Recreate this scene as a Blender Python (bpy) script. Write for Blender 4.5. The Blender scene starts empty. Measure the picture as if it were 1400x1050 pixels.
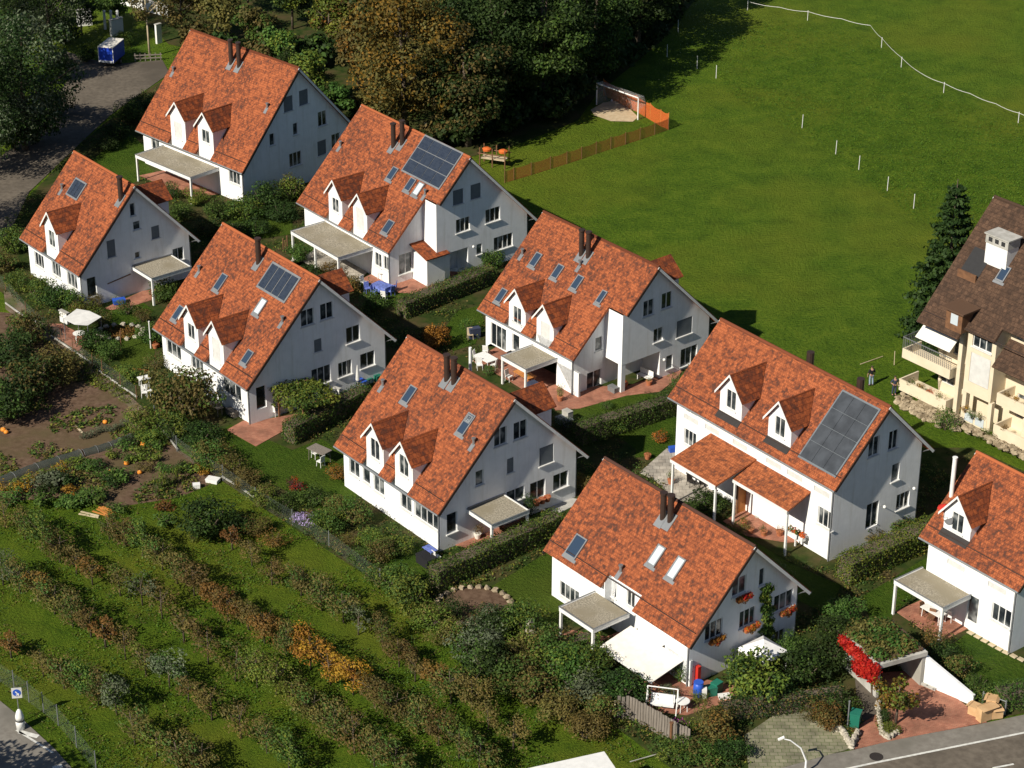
import bpy, bmesh, math, random
import numpy as np
from mathutils import Vector, Matrix
from mathutils.geometry import tessellate_polygon
R = math.radians
S = bpy.context.scene
COL = S.collection
rnd = random.Random(7)

# ------------------------------------------------------------------ camera
CAMH, FPX, PITCH, ROLL = 84.0, 3153.8, R(27.2126), R(0.2777)
cam_d = bpy.data.cameras.new('camera')
cam = bpy.data.objects.new('camera', cam_d); COL.objects.link(cam)
cam_d.sensor_width = 36; cam_d.lens = 36*FPX/1400; cam_d.clip_start = 1; cam_d.clip_end = 3000
cam.matrix_world = Matrix.Translation((0, 0, CAMH)) @ Matrix.Rotation(R(90)-PITCH, 4, 'X') @ Matrix.Rotation(ROLL, 4, 'Z')
S.camera = cam
RC = cam.matrix_world.to_3x3()

def ray(px, py):
    return RC @ Vector(((px-700)/FPX, -(py-525)/FPX, -1))
def at(px, py, z=0.0):
    d = ray(px, py); t = (z-CAMH)/d.z
    return Vector((d.x*t, d.y*t, z))
def hit(px, py, p0, n):
    d = ray(px, py); o = Vector((0, 0, CAMH))
    t = (p0-o).dot(n)/d.dot(n)
    return o+d*t
def mscale(y):            # photo pixels per metre at distance y
    return FPX/(y*math.cos(PITCH)+CAMH*math.sin(PITCH))
ZM = {'A': (0, 0, 4), 'A2': (350, 0, 4), 'P': (700, 0, 4), 'T': (1050, 0, 4), 'C': (0, 200, 4), 'B': (350, 200, 4),
      'M': (600, 262, 3.5), 'G': (880, 400, 3.5), 'W': (1100, 240, 4.667), 'W2': (1150, 430, 5.528), 'J': (1120, 600, 5),
      'K': (1120, 800, 4.2), 'L': (0, 380, 4), 'D': (180, 280, 3.684), 'E': (430, 440, 3.5), 'F': (700, 600, 3.256),
      'O': (0, 600, 4), 'O2': (0, 788, 4), 'O3': (350, 760, 3.59), 'S': (700, 800, 3.5)}
def q(z, x, y):
    a = ZM[z]; return (a[0]+x/a[2], a[1]+y/a[2])

# ------------------------------------------------------------------ materials
MATS = {}
def new_mat(name):
    m = bpy.data.materials.new(name); m.use_nodes = True
    nt = m.node_tree; b = nt.nodes['Principled BSDF']
    MATS[name] = m
    return m, nt, b
def N(nt, t, **kw):
    n = nt.nodes.new(t)
    for k, v in kw.items():
        if k in n.inputs: n.inputs[k].default_value = v
        else: setattr(n, k, v)
    return n
def coords(nt, kind='Object', scale=(1, 1, 1)):
    tc = N(nt, 'ShaderNodeTexCoord'); mp = N(nt, 'ShaderNodeMapping')
    mp.inputs['Scale'].default_value = scale
    nt.links.new(tc.outputs[kind], mp.inputs['Vector']); return mp.outputs['Vector']
def ramp(nt, fac, stops):
    r = N(nt, 'ShaderNodeValToRGB'); e = r.color_ramp.elements
    while len(e) < len(stops): e.new(0.5)
    for i, (p, c) in enumerate(stops):
        e[i].position = p; e[i].color = (*c, 1)
    nt.links.new(fac, r.inputs['Fac']); return r.outputs['Color']
def mixc(nt, fac, a, b, mode='MIX'):
    m = N(nt, 'ShaderNodeMix', data_type='RGBA', blend_type=mode)
    if isinstance(fac, (int, float)): m.inputs[0].default_value = fac
    else: nt.links.new(fac, m.inputs[0])
    for i, c in ((6, a), (7, b)):
        if isinstance(c, tuple): m.inputs[i].default_value = (*c, 1)
        else: nt.links.new(c, m.inputs[i])
    return m.outputs[2]
def noise(nt, vec, scale, detail=4, rough=.55, dist=0.):
    n = N(nt, 'ShaderNodeTexNoise'); n.inputs['Scale'].default_value = scale
    n.inputs['Detail'].default_value = detail; n.inputs['Roughness'].default_value = rough
    n.inputs['Distortion'].default_value = dist
    nt.links.new(vec, n.inputs['Vector']); return n.outputs['Fac']
def bump(nt, b, h, strength=.4, dist=.05):
    bp = N(nt, 'ShaderNodeBump'); bp.inputs['Strength'].default_value = strength; bp.inputs['Distance'].default_value = dist
    nt.links.new(h, bp.inputs['Height']); nt.links.new(bp.outputs['Normal'], b.inputs['Normal'])
def mottled(name, c1, c2, scale=3., rough=.8, c3=None, scale2=None, bstr=.0, kind='Object', sc=(1, 1, 1), lo=.35, hi=.65, metal=0, spec=.3):
    m, nt, b = new_mat(name); v = coords(nt, kind, sc)
    f = noise(nt, v, scale)
    c = ramp(nt, f, [(lo, c1), (hi, c2)])
    if c3:
        f2 = noise(nt, v, scale2 or scale*.2, 3)
        k = ramp(nt, f2, [(.45, (0, 0, 0)), (.65, (1, 1, 1))])
        c = mixc(nt, k, c, c3)
    nt.links.new(c, b.inputs['Base Color'])
    b.inputs['Roughness'].default_value = rough; b.inputs['Metallic'].default_value = metal
    b.inputs['Specular IOR Level'].default_value = spec
    if bstr: bump(nt, b, f, bstr)
    return m
def plain(name, c, rough=.6, metal=0, var=.12, scale=2.5, spec=.3):
    d = tuple(x*(1-var) for x in c)
    return mottled(name, d, c, scale, rough, metal=metal, spec=spec)

def mk_stucco():
    m, nt, b = new_mat('stucco'); v = coords(nt, 'Object'); vs = coords(nt, 'Object', (2.2, 2.2, .22))
    f = noise(nt, v, 1.4, 5, .6); c = ramp(nt, f, [(.3, (.75, .765, .775)), (.7, (.83, .84, .85))])
    k = ramp(nt, noise(nt, vs, 1.5, 4, .65), [(.50, (1, 1, 1)), (.78, (.86, .85, .82))]); c = mixc(nt, 1.0, c, k, 'MULTIPLY')
    nt.links.new(c, b.inputs['Base Color']); b.inputs['Roughness'].default_value = .92; b.inputs['Specular IOR Level'].default_value = .2; bump(nt, b, f, .05)
def mk_tiles(name, ca, cb, cc, tw=.24, th=.30, bstr=.5):
    m, nt, b = new_mat(name)
    v0 = coords(nt, 'UV'); oi = N(nt, 'ShaderNodeObjectInfo'); sc_ = N(nt, 'ShaderNodeMath', operation='MULTIPLY'); sc_.inputs[1].default_value = 64
    nt.links.new(oi.outputs['Random'], sc_.inputs[0]); va = N(nt, 'ShaderNodeVectorMath', operation='ADD'); nt.links.new(v0, va.inputs[0]); nt.links.new(sc_.outputs[0], va.inputs[1]); v = va.outputs[0]
    br = N(nt, 'ShaderNodeTexBrick'); br.offset = .5
    br.inputs['Scale'].default_value = 1; br.inputs['Brick Width'].default_value = tw; br.inputs['Row Height'].default_value = th
    br.inputs['Mortar Size'].default_value = .012; br.inputs['Mortar Smooth'].default_value = .3
    br.inputs['Color1'].default_value = (0, 0, 0, 1); br.inputs['Color2'].default_value = (1, 1, 1, 1); br.inputs['Mortar'].default_value = (.3, .3, .3, 1)
    br.inputs['Bias'].default_value = 0
    nt.links.new(v, br.inputs['Vector'])
    n0 = noise(nt, v, 2.6, 5, .75, .3); n1_ = N(nt, 'ShaderNodeMath', operation='MULTIPLY_ADD'); nt.links.new(n0, n1_.inputs[0]); n1_.inputs[1].default_value = 1.5; n1_.inputs[2].default_value = -.18; n1 = n1_.outputs[0]; n2 = noise(nt, v, .25, 2)
    a = N(nt, 'ShaderNodeMath', operation='MULTIPLY_ADD'); nt.links.new(br.outputs['Color'], a.inputs[0]); a.inputs[1].default_value = .20
    nt.links.new(n1, a.inputs[2])
    a2 = N(nt, 'ShaderNodeMath', operation='MULTIPLY_ADD'); nt.links.new(n2, a2.inputs[0]); a2.inputs[1].default_value = .35
    nt.links.new(a.outputs[0], a2.inputs[2])
    c = ramp(nt, a2.outputs[0], [(.62, cc), (.80, cb), (.93, ca), (1.04 if False else 1.0, tuple(min(1, x*1.2) for x in ca))])
    c = mixc(nt, br.outputs['Fac'], c, tuple(x*.55 for x in cb))
    nt.links.new(c, b.inputs['Base Color']); b.inputs['Roughness'].default_value = .85; b.inputs['Specular IOR Level'].default_value = .12
    # row steps
    sx = N(nt, 'ShaderNodeSeparateXYZ'); nt.links.new(v, sx.inputs[0])
    w = N(nt, 'ShaderNodeMath', operation='DIVIDE'); nt.links.new(sx.outputs[1], w.inputs[0]); w.inputs[1].default_value = th
    fr = N(nt, 'ShaderNodeMath', operation='FRACT'); nt.links.new(w.outputs[0], fr.inputs[0])
    ad = N(nt, 'ShaderNodeMath', operation='MULTIPLY_ADD'); nt.links.new(br.outputs['Color'], ad.inputs[0]); ad.inputs[1].default_value = .5
    nt.links.new(fr.outputs[0], ad.inputs[2])
    bump(nt, b, ad.outputs[0], bstr, .04)
    return m
M = MATS
mk_tiles('roof_tiles', (.315, .094, .038), (.21, .063, .030), (.072, .036, .027), .17, .22)
mk_tiles('dormer_tiles', (.24, .066, .024), (.155, .043, .020), (.08, .032, .021), .34, .40, .9)
mk_tiles('porch_tiles', (.33, .105, .042), (.24, .075, .032), (.11, .045, .03), .2, .26)
mk_tiles('brown_tiles', (.088, .052, .034), (.068, .041, .028), (.045, .029, .021), .3, .36, .8)
mk_stucco()
mottled('cream_stucco', (.62, .54, .40), (.68, .59, .45), 1.2, .9, spec=.2)
plain('white_paint', (.78, .78, .76), .5)
plain('frame_white', (.70, .70, .68), .5)
plain('dark_metal', (.035, .03, .028), .55)
plain('pipe_brown', (.045, .028, .022), .5)
plain('zinc', (.28, .29, .30), .45, .5)
plain('grey_metal', (.22, .23, .24), .5, .3)
plain('shutter_grey', (.14, .16, .18), .6)
plain('shutter_light', (.62, .62, .60), .6)
mottled('gravel', (.17, .15, .115), (.40, .36, .28), 9, .95, (.24, .21, .15), .6, .4)
mottled('stone', (.28, .25, .20), (.50, .46, .38), 2.5, .9, bstr=.4)
mottled('rockery', (.18, .14, .09), (.40, .33, .23), 1.8, .95, bstr=.6)
mottled('concrete', (.36, .35, .32), (.50, .49, .46), 1.5, .9, (.30, .29, .26), .5)
mottled('wood_orange', (.42, .16, .04), (.55, .23, .06), 2, .6)
mottled('wood_brown', (.13, .065, .035), (.20, .10, .05), 3, .7)
mottled('wood_grey', (.14, .12, .10), (.24, .21, .18), 2.5, .85, sc=(5, 5, .4))
mottled('wood_pale', (.42, .34, .22), (.55, .46, .32), 3, .8)
mottled('bark', (.07, .05, .035), (.15, .12, .09), 4, .95, bstr=.5)
mottled('cardboard', (.48, .30, .15), (.58, .38, .20), 1.5, .85)
plain('tarp_blue', (.02, .07, .55), .45)
plain('plastic_blue', (.03, .10, .50), .4)
plain('cloth_blue', (.16, .22, .60), .8, var=.5, scale=6)
plain('cloth_white', (.80, .80, .80), .8)
plain('cloth_cream', (.76, .73, .66), .8)
plain('plastic_green', (.02, .16, .11), .4)
plain('red_paint', (.50, .03, .02), .6)
plain('orange_net', (.62, .14, .03), .7)
plain('denim', (.25, .32, .42), .9)
plain('black_cloth', (.015, .015, .018), .9)
plain('navy_cloth', (.04, .05, .09), .9)
plain('skin', (.45, .26, .18), .6)
plain('hair', (.05, .035, .025), .8)
plain('rubber', (.02, .02, .02), .8)
plain('pumpkin_orange', (.75, .26, .03), .5)
plain('flower_pink', (.55, .10, .38), .7, var=.5, scale=8)
plain('flower_red', (.60, .035, .03), .7, var=.5, scale=8)
plain('terracotta', (.42, .15, .07), .8)
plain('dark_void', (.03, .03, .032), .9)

def mk_glass():
    m, nt, b = new_mat('glass')
    v = coords(nt, 'Object'); f = noise(nt, v, .9, 2)
    c = ramp(nt, f, [(.42, (.012, .016, .02)), (.56, (.05, .06, .065)), (.66, (.22, .23, .23))])
    nt.links.new(c, b.inputs['Base Color']); b.inputs['Roughness'].default_value = .12
    b.inputs['Specular IOR Level'].default_value = .6
    m2, nt, b = new_mat('sky_glass')
    b.inputs['Base Color'].default_value = (.03, .05, .085, 1); b.inputs['Roughness'].default_value = .08
    m4, nt, b = new_mat('blind_glass')
    b.inputs['Base Color'].default_value = (.50, .56, .60, 1); b.inputs['Roughness'].default_value = .3
    plain('solar_grey', (.060, .068, .080), .4, var=.35, scale=1.2)
    m3, nt, b = new_mat('solar_cell')
    v = coords(nt, 'UV'); br = N(nt, 'ShaderNodeTexBrick'); br.offset = 0
    br.inputs['Scale'].default_value = 1; br.inputs['Brick Width'].default_value = .22; br.inputs['Row Height'].default_value = .22
    br.inputs['Mortar Size'].default_value = .006
    br.inputs['Color1'].default_value = (.022, .030, .048, 1); br.inputs['Color2'].default_value = (.032, .042, .062, 1); br.inputs['Mortar'].default_value = (.045, .055, .075, 1)
    nt.links.new(v, br.inputs['Vector']); nt.links.new(br.outputs['Color'], b.inputs['Base Color'])
    b.inputs['Roughness'].default_value = .22
mk_glass()

def mk_ground():
    # grass kinds: (name, dark, mid, light, patch colour)
    for nm, d, mi, li, pa, s in (
            ('meadow', (.042, .084, .006), (.076, .136, .009), (.120, .174, .014), (.138, .162, .014), 1.0),
            ('orchard_grass', (.044, .086, .006), (.080, .136, .009), (.124, .174, .014), (.146, .160, .016), 1.6),
            ('lawn', (.032, .070, .006), (.050, .096, .008), (.072, .118, .012), (.082, .112, .014), 1.3)):
        m, nt, b = new_mat(nm); v = coords(nt)
        big = noise(nt, v, .045*s, 4, .6); med = noise(nt, v, .35*s, 5, .65, .4); fine = noise(nt, v, 3.2*s, 5, .75)
        a = N(nt, 'ShaderNodeMath', operation='MULTIPLY_ADD'); nt.links.new(med, a.inputs[0]); a.inputs[1].default_value = .8; nt.links.new(fine, a.inputs[2])
        a2 = N(nt, 'ShaderNodeMath', operation='MULTIPLY'); nt.links.new(a.outputs[0], a2.inputs[0]); a2.inputs[1].default_value = .55
        c = ramp(nt, a2.outputs[0], [(.38, d), (.49, mi), (.60, li)])
        k = ramp(nt, big, [(.46, (0, 0, 0)), (.68, (.75, .75, .75))])
        c = mixc(nt, k, c, pa)
        nt.links.new(c, b.inputs['Base Color']); b.inputs['Roughness'].default_value = .95; b.inputs['Specular IOR Level'].default_value = .1
        bump(nt, b, fine, 1.0, .4)
    mottled('soil', (.085, .052, .034), (.145, .095, .065), 2.2, .98, (.10, .075, .04), .25, .7, spec=.1)
    mottled('soil_path', (.13, .095, .065), (.21, .16, .12), 2, .98, (.07, .09, .03), .5, .5, spec=.1)
    mottled('sand', (.42, .32, .20), (.52, .42, .28), 2, .95, bstr=.3)
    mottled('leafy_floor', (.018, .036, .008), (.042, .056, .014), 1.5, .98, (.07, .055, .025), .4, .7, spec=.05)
    mottled('asphalt', (.105, .088, .070), (.155, .132, .105), 2.2, .9, (.082, .070, .056), .12, .2, spec=.2)
    mottled('asphalt_light', (.17, .155, .135), (.22, .205, .18), 2.5, .9, (.15, .14, .12), .3, .2, spec=.2)
    plain('road_paint', (.68, .68, .64), .7, var=.25, scale=4)
    for nm, c1, c2, mo, bw, rh in (('brick_paving', (.34, .125, .075), (.42, .18, .11), (.22, .12, .085), .24, .12),
                            ('slab_paving', (.36, .32, .27), (.45, .41, .35), (.22, .20, .17), .5, .5),
                            ('grid_paving', (.20, .19, .12), (.27, .25, .17), (.09, .12, .04), .5, .35)):
        m, nt, b = new_mat(nm); v = coords(nt)
        br = N(nt, 'ShaderNodeTexBrick'); br.inputs['Scale'].default_value = 1; br.inputs['Brick Width'].default_value = bw; br.inputs['Row Height'].default_value = rh
        br.inputs['Mortar Size'].default_value = .02 if bw > .3 else .01
        br.inputs['Color1'].default_value = (*c1, 1); br.inputs['Color2'].default_value = (*c2, 1); br.inputs['Mortar'].default_value = (*mo, 1)
        nt.links.new(v, br.inputs['Vector'])
        f = noise(nt, v, .9, 5); k = ramp(nt, f, [(.35, (.6, .6, .6)), (.65, (1.08, 1.08, 1.08))])
        c = mixc(nt, 1.0, br.outputs['Color'], k, 'MULTIPLY')
        nt.links.new(c, b.inputs['Base Color']); b.inputs['Roughness'].default_value = .9
        bump(nt, b, f, .3)
mk_ground()

def mk_leaf(name, sub=.25, rough=.6):
    m, nt, b = new_mat(name)
    at_ = N(nt, 'ShaderNodeAttribute', attribute_name='Col')
    oi = N(nt, 'ShaderNodeObjectInfo')
    hs = N(nt, 'ShaderNodeHueSaturation')
    mr = N(nt, 'ShaderNodeMapRange'); mr.inputs['To Min'].default_value = .82; mr.inputs['To Max'].default_value = 1.18
    nt.links.new(oi.outputs['Random'], mr.inputs['Value']); nt.links.new(mr.outputs[0], hs.inputs['Value'])
    mr2 = N(nt, 'ShaderNodeMapRange'); mr2.inputs['To Min'].default_value = .485; mr2.inputs['To Max'].default_value = .515
    nt.links.new(oi.outputs['Random'], mr2.inputs['Value']); nt.links.new(mr2.outputs[0], hs.inputs['Hue'])
    nt.links.new(at_.outputs['Color'], hs.inputs['Color'])
    nt.links.new(hs.outputs['Color'], b.inputs['Base Color'])
    b.inputs['Roughness'].default_value = rough; b.inputs['Specular IOR Level'].default_value = .15
    tr = N(nt, 'ShaderNodeBsdfTranslucent'); nt.links.new(hs.outputs['Color'], tr.inputs['Color'])
    mx = N(nt, 'ShaderNodeMixShader'); mx.inputs[0].default_value = sub
    out = nt.nodes['Material Output']
    nt.links.new(b.outputs[0], mx.inputs[1]); nt.links.new(tr.outputs[0], mx.inputs[2]); nt.links.new(mx.outputs[0], out.inputs['Surface'])
mk_leaf('leaves')

def mk_net(name, c, cell, wire):
    # woven netting: holes are real transparency in a square lattice
    m, nt, b = new_mat(name); b.inputs['Base Color'].default_value = (*c, 1); b.inputs['Roughness'].default_value = .8
    v = coords(nt, 'UV'); sx = N(nt, 'ShaderNodeSeparateXYZ'); nt.links.new(v, sx.inputs[0])
    outs = []
    for i in (0, 1):
        d = N(nt, 'ShaderNodeMath', operation='DIVIDE'); nt.links.new(sx.outputs[i], d.inputs[0]); d.inputs[1].default_value = cell
        f = N(nt, 'ShaderNodeMath', operation='FRACT'); nt.links.new(d.outputs[0], f.inputs[0])
        l = N(nt, 'ShaderNodeMath', operation='LESS_THAN'); nt.links.new(f.outputs[0], l.inputs[0]); l.inputs[1].default_value = wire
        outs.append(l.outputs[0])
    mx = N(nt, 'ShaderNodeMath', operation='MAXIMUM'); nt.links.new(outs[0], mx.inputs[0]); nt.links.new(outs[1], mx.inputs[1])
    tr = N(nt, 'ShaderNodeBsdfTransparent'); ms = N(nt, 'ShaderNodeMixShader')
    nt.links.new(mx.outputs[0], ms.inputs[0]); nt.links.new(tr.outputs[0], ms.inputs[1]); nt.links.new(b.outputs[0], ms.inputs[2])
    nt.links.new(ms.outputs[0], nt.nodes['Material Output'].inputs['Surface'])
mk_net('net_orange', (.62, .13, .025), .06, .42)
mk_net('net_brown', (.60, .17, .04), .06, .40)
mk_net('net_wire', (.16, .20, .17), .10, .05)
mk_net('net_goal', (.5, .5, .5), .12, .10)
mk_net('net_crop', (.05, .06, .05), .05, .45)

# ------------------------------------------------------------------ mesh helpers
class MB:
    """collects shapes into one mesh"""
    def __init__(s): s.v = []; s.f = []; s.uv = {}; s.mi = []; s.cur = 0; s.col = {}
    def poly(s, pts, uv=None):
        b = len(s.v); s.v += [tuple(p) for p in pts]; s.f.append(tuple(range(b, b+len(pts)))); s.mi.append(s.cur)
        if uv: s.uv[len(s.f)-1] = uv
    def box(s, c, d, rz=0, rx=0, ry=0, taper=1.0):
        mt = Matrix.Translation(c) @ Matrix.Rotation(rz, 4, 'Z') @ Matrix.Rotation(ry, 4, 'Y') @ Matrix.Rotation(rx, 4, 'X')
        x, y, z = d[0]/2, d[1]/2, d[2]/2; t = taper
        P = [mt @ Vector(p) for p in ((-x, -y, -z), (x, -y, -z), (x, y, -z), (-x, y, -z), (-x*t, -y*t, z), (x*t, -y*t, z), (x*t, y*t, z), (-x*t, y*t, z))]
        b = len(s.v); s.v += [tuple(p) for p in P]
        for f in ((0, 3, 2, 1), (4, 5, 6, 7), (0, 1, 5, 4), (1, 2, 6, 5), (2, 3, 7, 6), (3, 0, 4, 7)):
            s.f.append(tuple(b+i for i in f)); s.mi.append(s.cur)
    def bx(s, x0, x1, y0, y1, z0, z1): s.box(((x0+x1)/2, (y0+y1)/2, (z0+z1)/2), (x1-x0, y1-y0, z1-z0))
    def tube(s, pts, rad, n=8, cap=True):
        pts = [Vector(p) for p in pts]
        rad = rad if isinstance(rad, (list, tuple)) else [rad]*len(pts)
        b = len(s.v); up = Vector((0, 0, 1))
        for i, p in enumerate(pts):
            t = (pts[min(i+1, len(pts)-1)]-pts[max(i-1, 0)]).normalized()
            a = t.cross(up) if abs(t.z) < .95 else t.cross(Vector((1, 0, 0))); a.normalize(); c = t.cross(a)
            for k in range(n):
                an = 2*math.pi*k/n; s.v.append(tuple(p+(a*math.cos(an)+c*math.sin(an))*rad[i]))
        for i in range(len(pts)-1):
            for k in range(n):
                k2 = (k+1) % n; s.f.append((b+i*n+k, b+i*n+k2, b+(i+1)*n+k2, b+(i+1)*n+k)); s.mi.append(s.cur)
        if cap:
            s.f.append(tuple(b+k for k in range(n))[::-1]); s.mi.append(s.cur)
            s.f.append(tuple(b+(len(pts)-1)*n+k for k in range(n))); s.mi.append(s.cur)
    def lathe(s, prof, c=(0, 0, 0), n=12, sx=1, sy=1):
        b = len(s.v)
        for r, z in prof:
            for k in range(n):
                an = 2*math.pi*k/n; s.v.append((c[0]+r*math.cos(an)*sx, c[1]+r*math.sin(an)*sy, c[2]+z))
        for i in range(len(prof)-1):
            for k in range(n):
                k2 = (k+1) % n; s.f.append((b+i*n+k, b+i*n+k2, b+(i+1)*n+k2, b+(i+1)*n+k)); s.mi.append(s.cur)
        s.f.append(tuple(b+k for k in range(n))[::-1]); s.mi.append(s.cur)
        s.f.append(tuple(b+(len(prof)-1)*n+k for k in range(n))); s.mi.append(s.cur)
    def blob(s, c, r, sc=(1, 1, 1), seed=0, rough=.12, n=8):
        rr = random.Random(seed); b = len(s.v); m = n//2+1
        for i in range(m+1):
            th = math.pi*i/m
            for k in range(n):
                an = 2*math.pi*k/n; q_ = r*(1+rr.uniform(-rough, rough))
                s.v.append((c[0]+q_*math.sin(th)*math.cos(an)*sc[0], c[1]+q_*math.sin(th)*math.sin(an)*sc[1], c[2]+q_*math.cos(th)*sc[2]))
        for i in range(m):
            for k in range(n):
                k2 = (k+1) % n; s.f.append((b+i*n+k, b+(i+1)*n+k, b+(i+1)*n+k2, b+i*n+k2)); s.mi.append(s.cur)
    def slab(s, outline, fn, t):
        """polygon in (a,b) -> fn(a,b,h); thickness t below; UV = (a,b)"""
        tri = tessellate_polygon([[Vector((a, b, 0)) for a, b in outline]])
        b0 = len(s.v); n = len(outline)
        s.v += [tuple(fn(a, b, 0)) for a, b in outline]; s.v += [tuple(fn(a, b, -t)) for a, b in outline]
        nn = Vector(fn(0, 0, 1))-Vector(fn(0, 0, 0))
        for (i, j, k) in tri:
            p = [Vector(s.v[b0+x]) for x in (i, j, k)]
            if (p[1]-p[0]).cross(p[2]-p[0]).dot(nn) < 0: i, j = j, i
            s.f.append((b0+i, b0+j, b0+k)); s.mi.append(s.cur); s.uv[len(s.f)-1] = [outline[i], outline[j], outline[k]]
            s.f.append((b0+n+j, b0+n+i, b0+n+k)); s.mi.append(s.cur)
        for i in range(n):
            j = (i+1) % n; s.f.append((b0+i, b0+j, b0+n+j, b0+n+i)); s.mi.append(s.cur)
    def build(s, name, mats, parent=None, loc=None, rz=None, smooth=False):
        me = bpy.data.meshes.new(name); me.from_pydata(s.v, [], s.f)
        if not isinstance(mats, (list, tuple)): mats = [mats]
        for m in mats: me.materials.append(M[m] if isinstance(m, str) else m)
        if len(mats) > 1: me.polygons.foreach_set('material_index', s.mi)
        if s.uv:
            ul = me.uv_layers.new(name='UV')
            for fi, uv in s.uv.items():
                p = me.polygons[fi]
                for li, c in zip(p.loop_indices, uv): ul.data[li].uv = c
        if smooth: me.polygons.foreach_set('use_smooth', [True]*len(me.polygons))
        me.update(); o = bpy.data.objects.new(name, me); COL.objects.link(o)
        if parent: o.parent = parent
        if loc is not None: o.location = loc
        if rz is not None: o.rotation_euler.z = rz
        return o
def recalc(o):
    bm = bmesh.new(); bm.from_mesh(o.data); bmesh.ops.recalc_face_normals(bm, faces=bm.faces); bm.to_mesh(o.data); bm.free(); return o
def tag(o, label=None, cat=None, group=None, kind=None):
    for k, v in (('label', label), ('category', cat), ('group', group), ('kind', kind)):
        if v: o[k] = v
    return o
def empty(name, loc, rz=0, parent=None):
    o = bpy.data.objects.new(name, None); COL.objects.link(o); o.empty_display_size = .3
    o.location = loc; o.rotation_euler.z = rz
    if parent: o.parent = parent
    return o
def thing(name, label, cat, loc=(0, 0, 0), rz=0, group=None):
    return tag(empty(name, loc, rz), label, cat, group)
def copy_tree(o, parent=None):
    c = o.copy(); COL.objects.link(c); c.parent = parent
    for ch in [x for x in bpy.data.objects if x.parent == o]: copy_tree(ch, c)
    return c
def sheet(name, pts, mat, z, t=.02, kind='structure', px=True, label=None):
    P = [at(*p, z) for p in pts] if px else [Vector((p[0], p[1], z)) for p in pts]
    mb = MB(); tri = tessellate_polygon([P])
    mb.v = [tuple(p) for p in P]
    for (i, j, k) in tri:
        if (P[j]-P[i]).cross(P[k]-P[i]).z < 0: i, j = j, i
        mb.f.append((i, j, k)); mb.mi.append(0)
    if t > .03:
        n = len(P); mb.v += [(p.x, p.y, z-t) for p in P]
        for i in range(n):
            j = (i+1) % n; mb.f.append((i, j, j+n, i+n)); mb.mi.append(0)
    o = mb.build(name, mat); tag(o, kind=kind)
    return o
# ------------------------------------------------------------------ houses
def add_window(root, fn, w, h, nbars, depth, kind, name='window', sill=True):
    """fn(a,b,d): local wall frame, a right, b up, d inward; centred on a,b = 0"""
    f = MB(); fr = .055; d = depth-.05
    def bar(a0, a1, b0, b1, d0=d-.04, d1=d+.03):
        P = [fn(a, b, dd) for dd in (d0, d1) for a, b in ((a0, b0), (a1, b0), (a1, b1), (a0, b1))]
        b_ = len(f.v); f.v += [tuple(p) for p in P]
        for q_ in ((0, 1, 2, 3), (7, 6, 5, 4), (0, 4, 5, 1), (1, 5, 6, 2), (2, 6, 7, 3), (3, 7, 4, 0)):
            f.f.append(tuple(b_+i for i in q_)); f.mi.append(0)
    x, y = w/2, h/2
    bar(-x, -x+fr, -y, y); bar(x-fr, x, -y, y); bar(-x+fr, x-fr, y-fr, y); bar(-x+fr, x-fr, -y, -y+fr)
    for i in range(1, nbars):
        c = -x+w*i/nbars; bar(c-.035, c+.035, -y+fr, y-fr)
    o = recalc(f.build(name, 'frame_white', root))
    g = MB()
    if kind == 'shut':
        dd = max(d-.09, .01); g.poly([fn(-x+.03, -y+.03, dd), fn(x-.03, -y+.03, dd), fn(x-.03, y-.03, dd), fn(-x+.03, y-.03, dd)])
        g.build('roller_shutter', 'shutter_grey', o)
    elif kind == 'shutw':
        dd = max(d-.09, .01); g.poly([fn(-x+.03, -y+.03, dd), fn(x-.03, -y+.03, dd), fn(x-.03, y-.03, dd), fn(-x+.03, y-.03, dd)])
        g.build('roller_shutter', 'shutter_light', o)
    else:
        g.poly([fn(-x, -y, d), fn(x, -y, d), fn(x, y, d), fn(-x, y, d)])
        g.build('pane', 'glass', o)
    if sill:
        s_ = MB(); P = [fn(a, b, dd) for dd in (-.10, depth) for a, b in ((-x-.08, -y-.07), (x+.08, -y-.07), (x+.08, -y+.012), (-x-.08, -y+.012))]
        s_.v = [tuple(p) for p in P]; s_.f = [(0, 1, 2, 3), (7, 6, 5, 4), (0, 4, 5, 1), (1, 5, 6, 2), (2, 6, 7, 3), (3, 7, 4, 0)]; s_.mi = [0]*6
        recalc(s_.build('sill', 'frame_white', o))
    return o
def wall_panel(mb, outline, holes, fn, face):
    """outline (a,b); holes (a0,b0,a1,b1,depth)"""
    loops = [[Vector((a, b, 0)) for a, b in outline]]
    flat = list(outline)
    for (a0, b0, a1, b1, dp) in holes:
        l = [(a0, b0), (a1, b0), (a1, b1), (a0, b1)]; flat += l; loops.append([Vector((a, b, 0)) for a, b in l])
    b_ = len(mb.v); mb.v += [tuple(fn(a, b, 0)) for a, b in flat]
    for t in tessellate_polygon(loops):
        i, j, k = t; P = [Vector(mb.v[b_+x]) for x in t]
        if (P[1]-P[0]).cross(P[2]-P[0]).dot(face) < 0: i, j = j, i
        mb.f.append((b_+i, b_+j, b_+k)); mb.mi.append(0)
    for (a0, b0, a1, b1, dp) in holes:
        l = [(a0, b0), (a1, b0), (a1, b1), (a0, b1)]
        for i in range(4):
            p, r = l[i], l[(i+1) % 4]; mb.poly([fn(*p, 0), fn(*r, 0), fn(*r, dp), fn(*p, dp)])
        mb.poly([fn(*p, dp+.01) for p in l])

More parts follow.
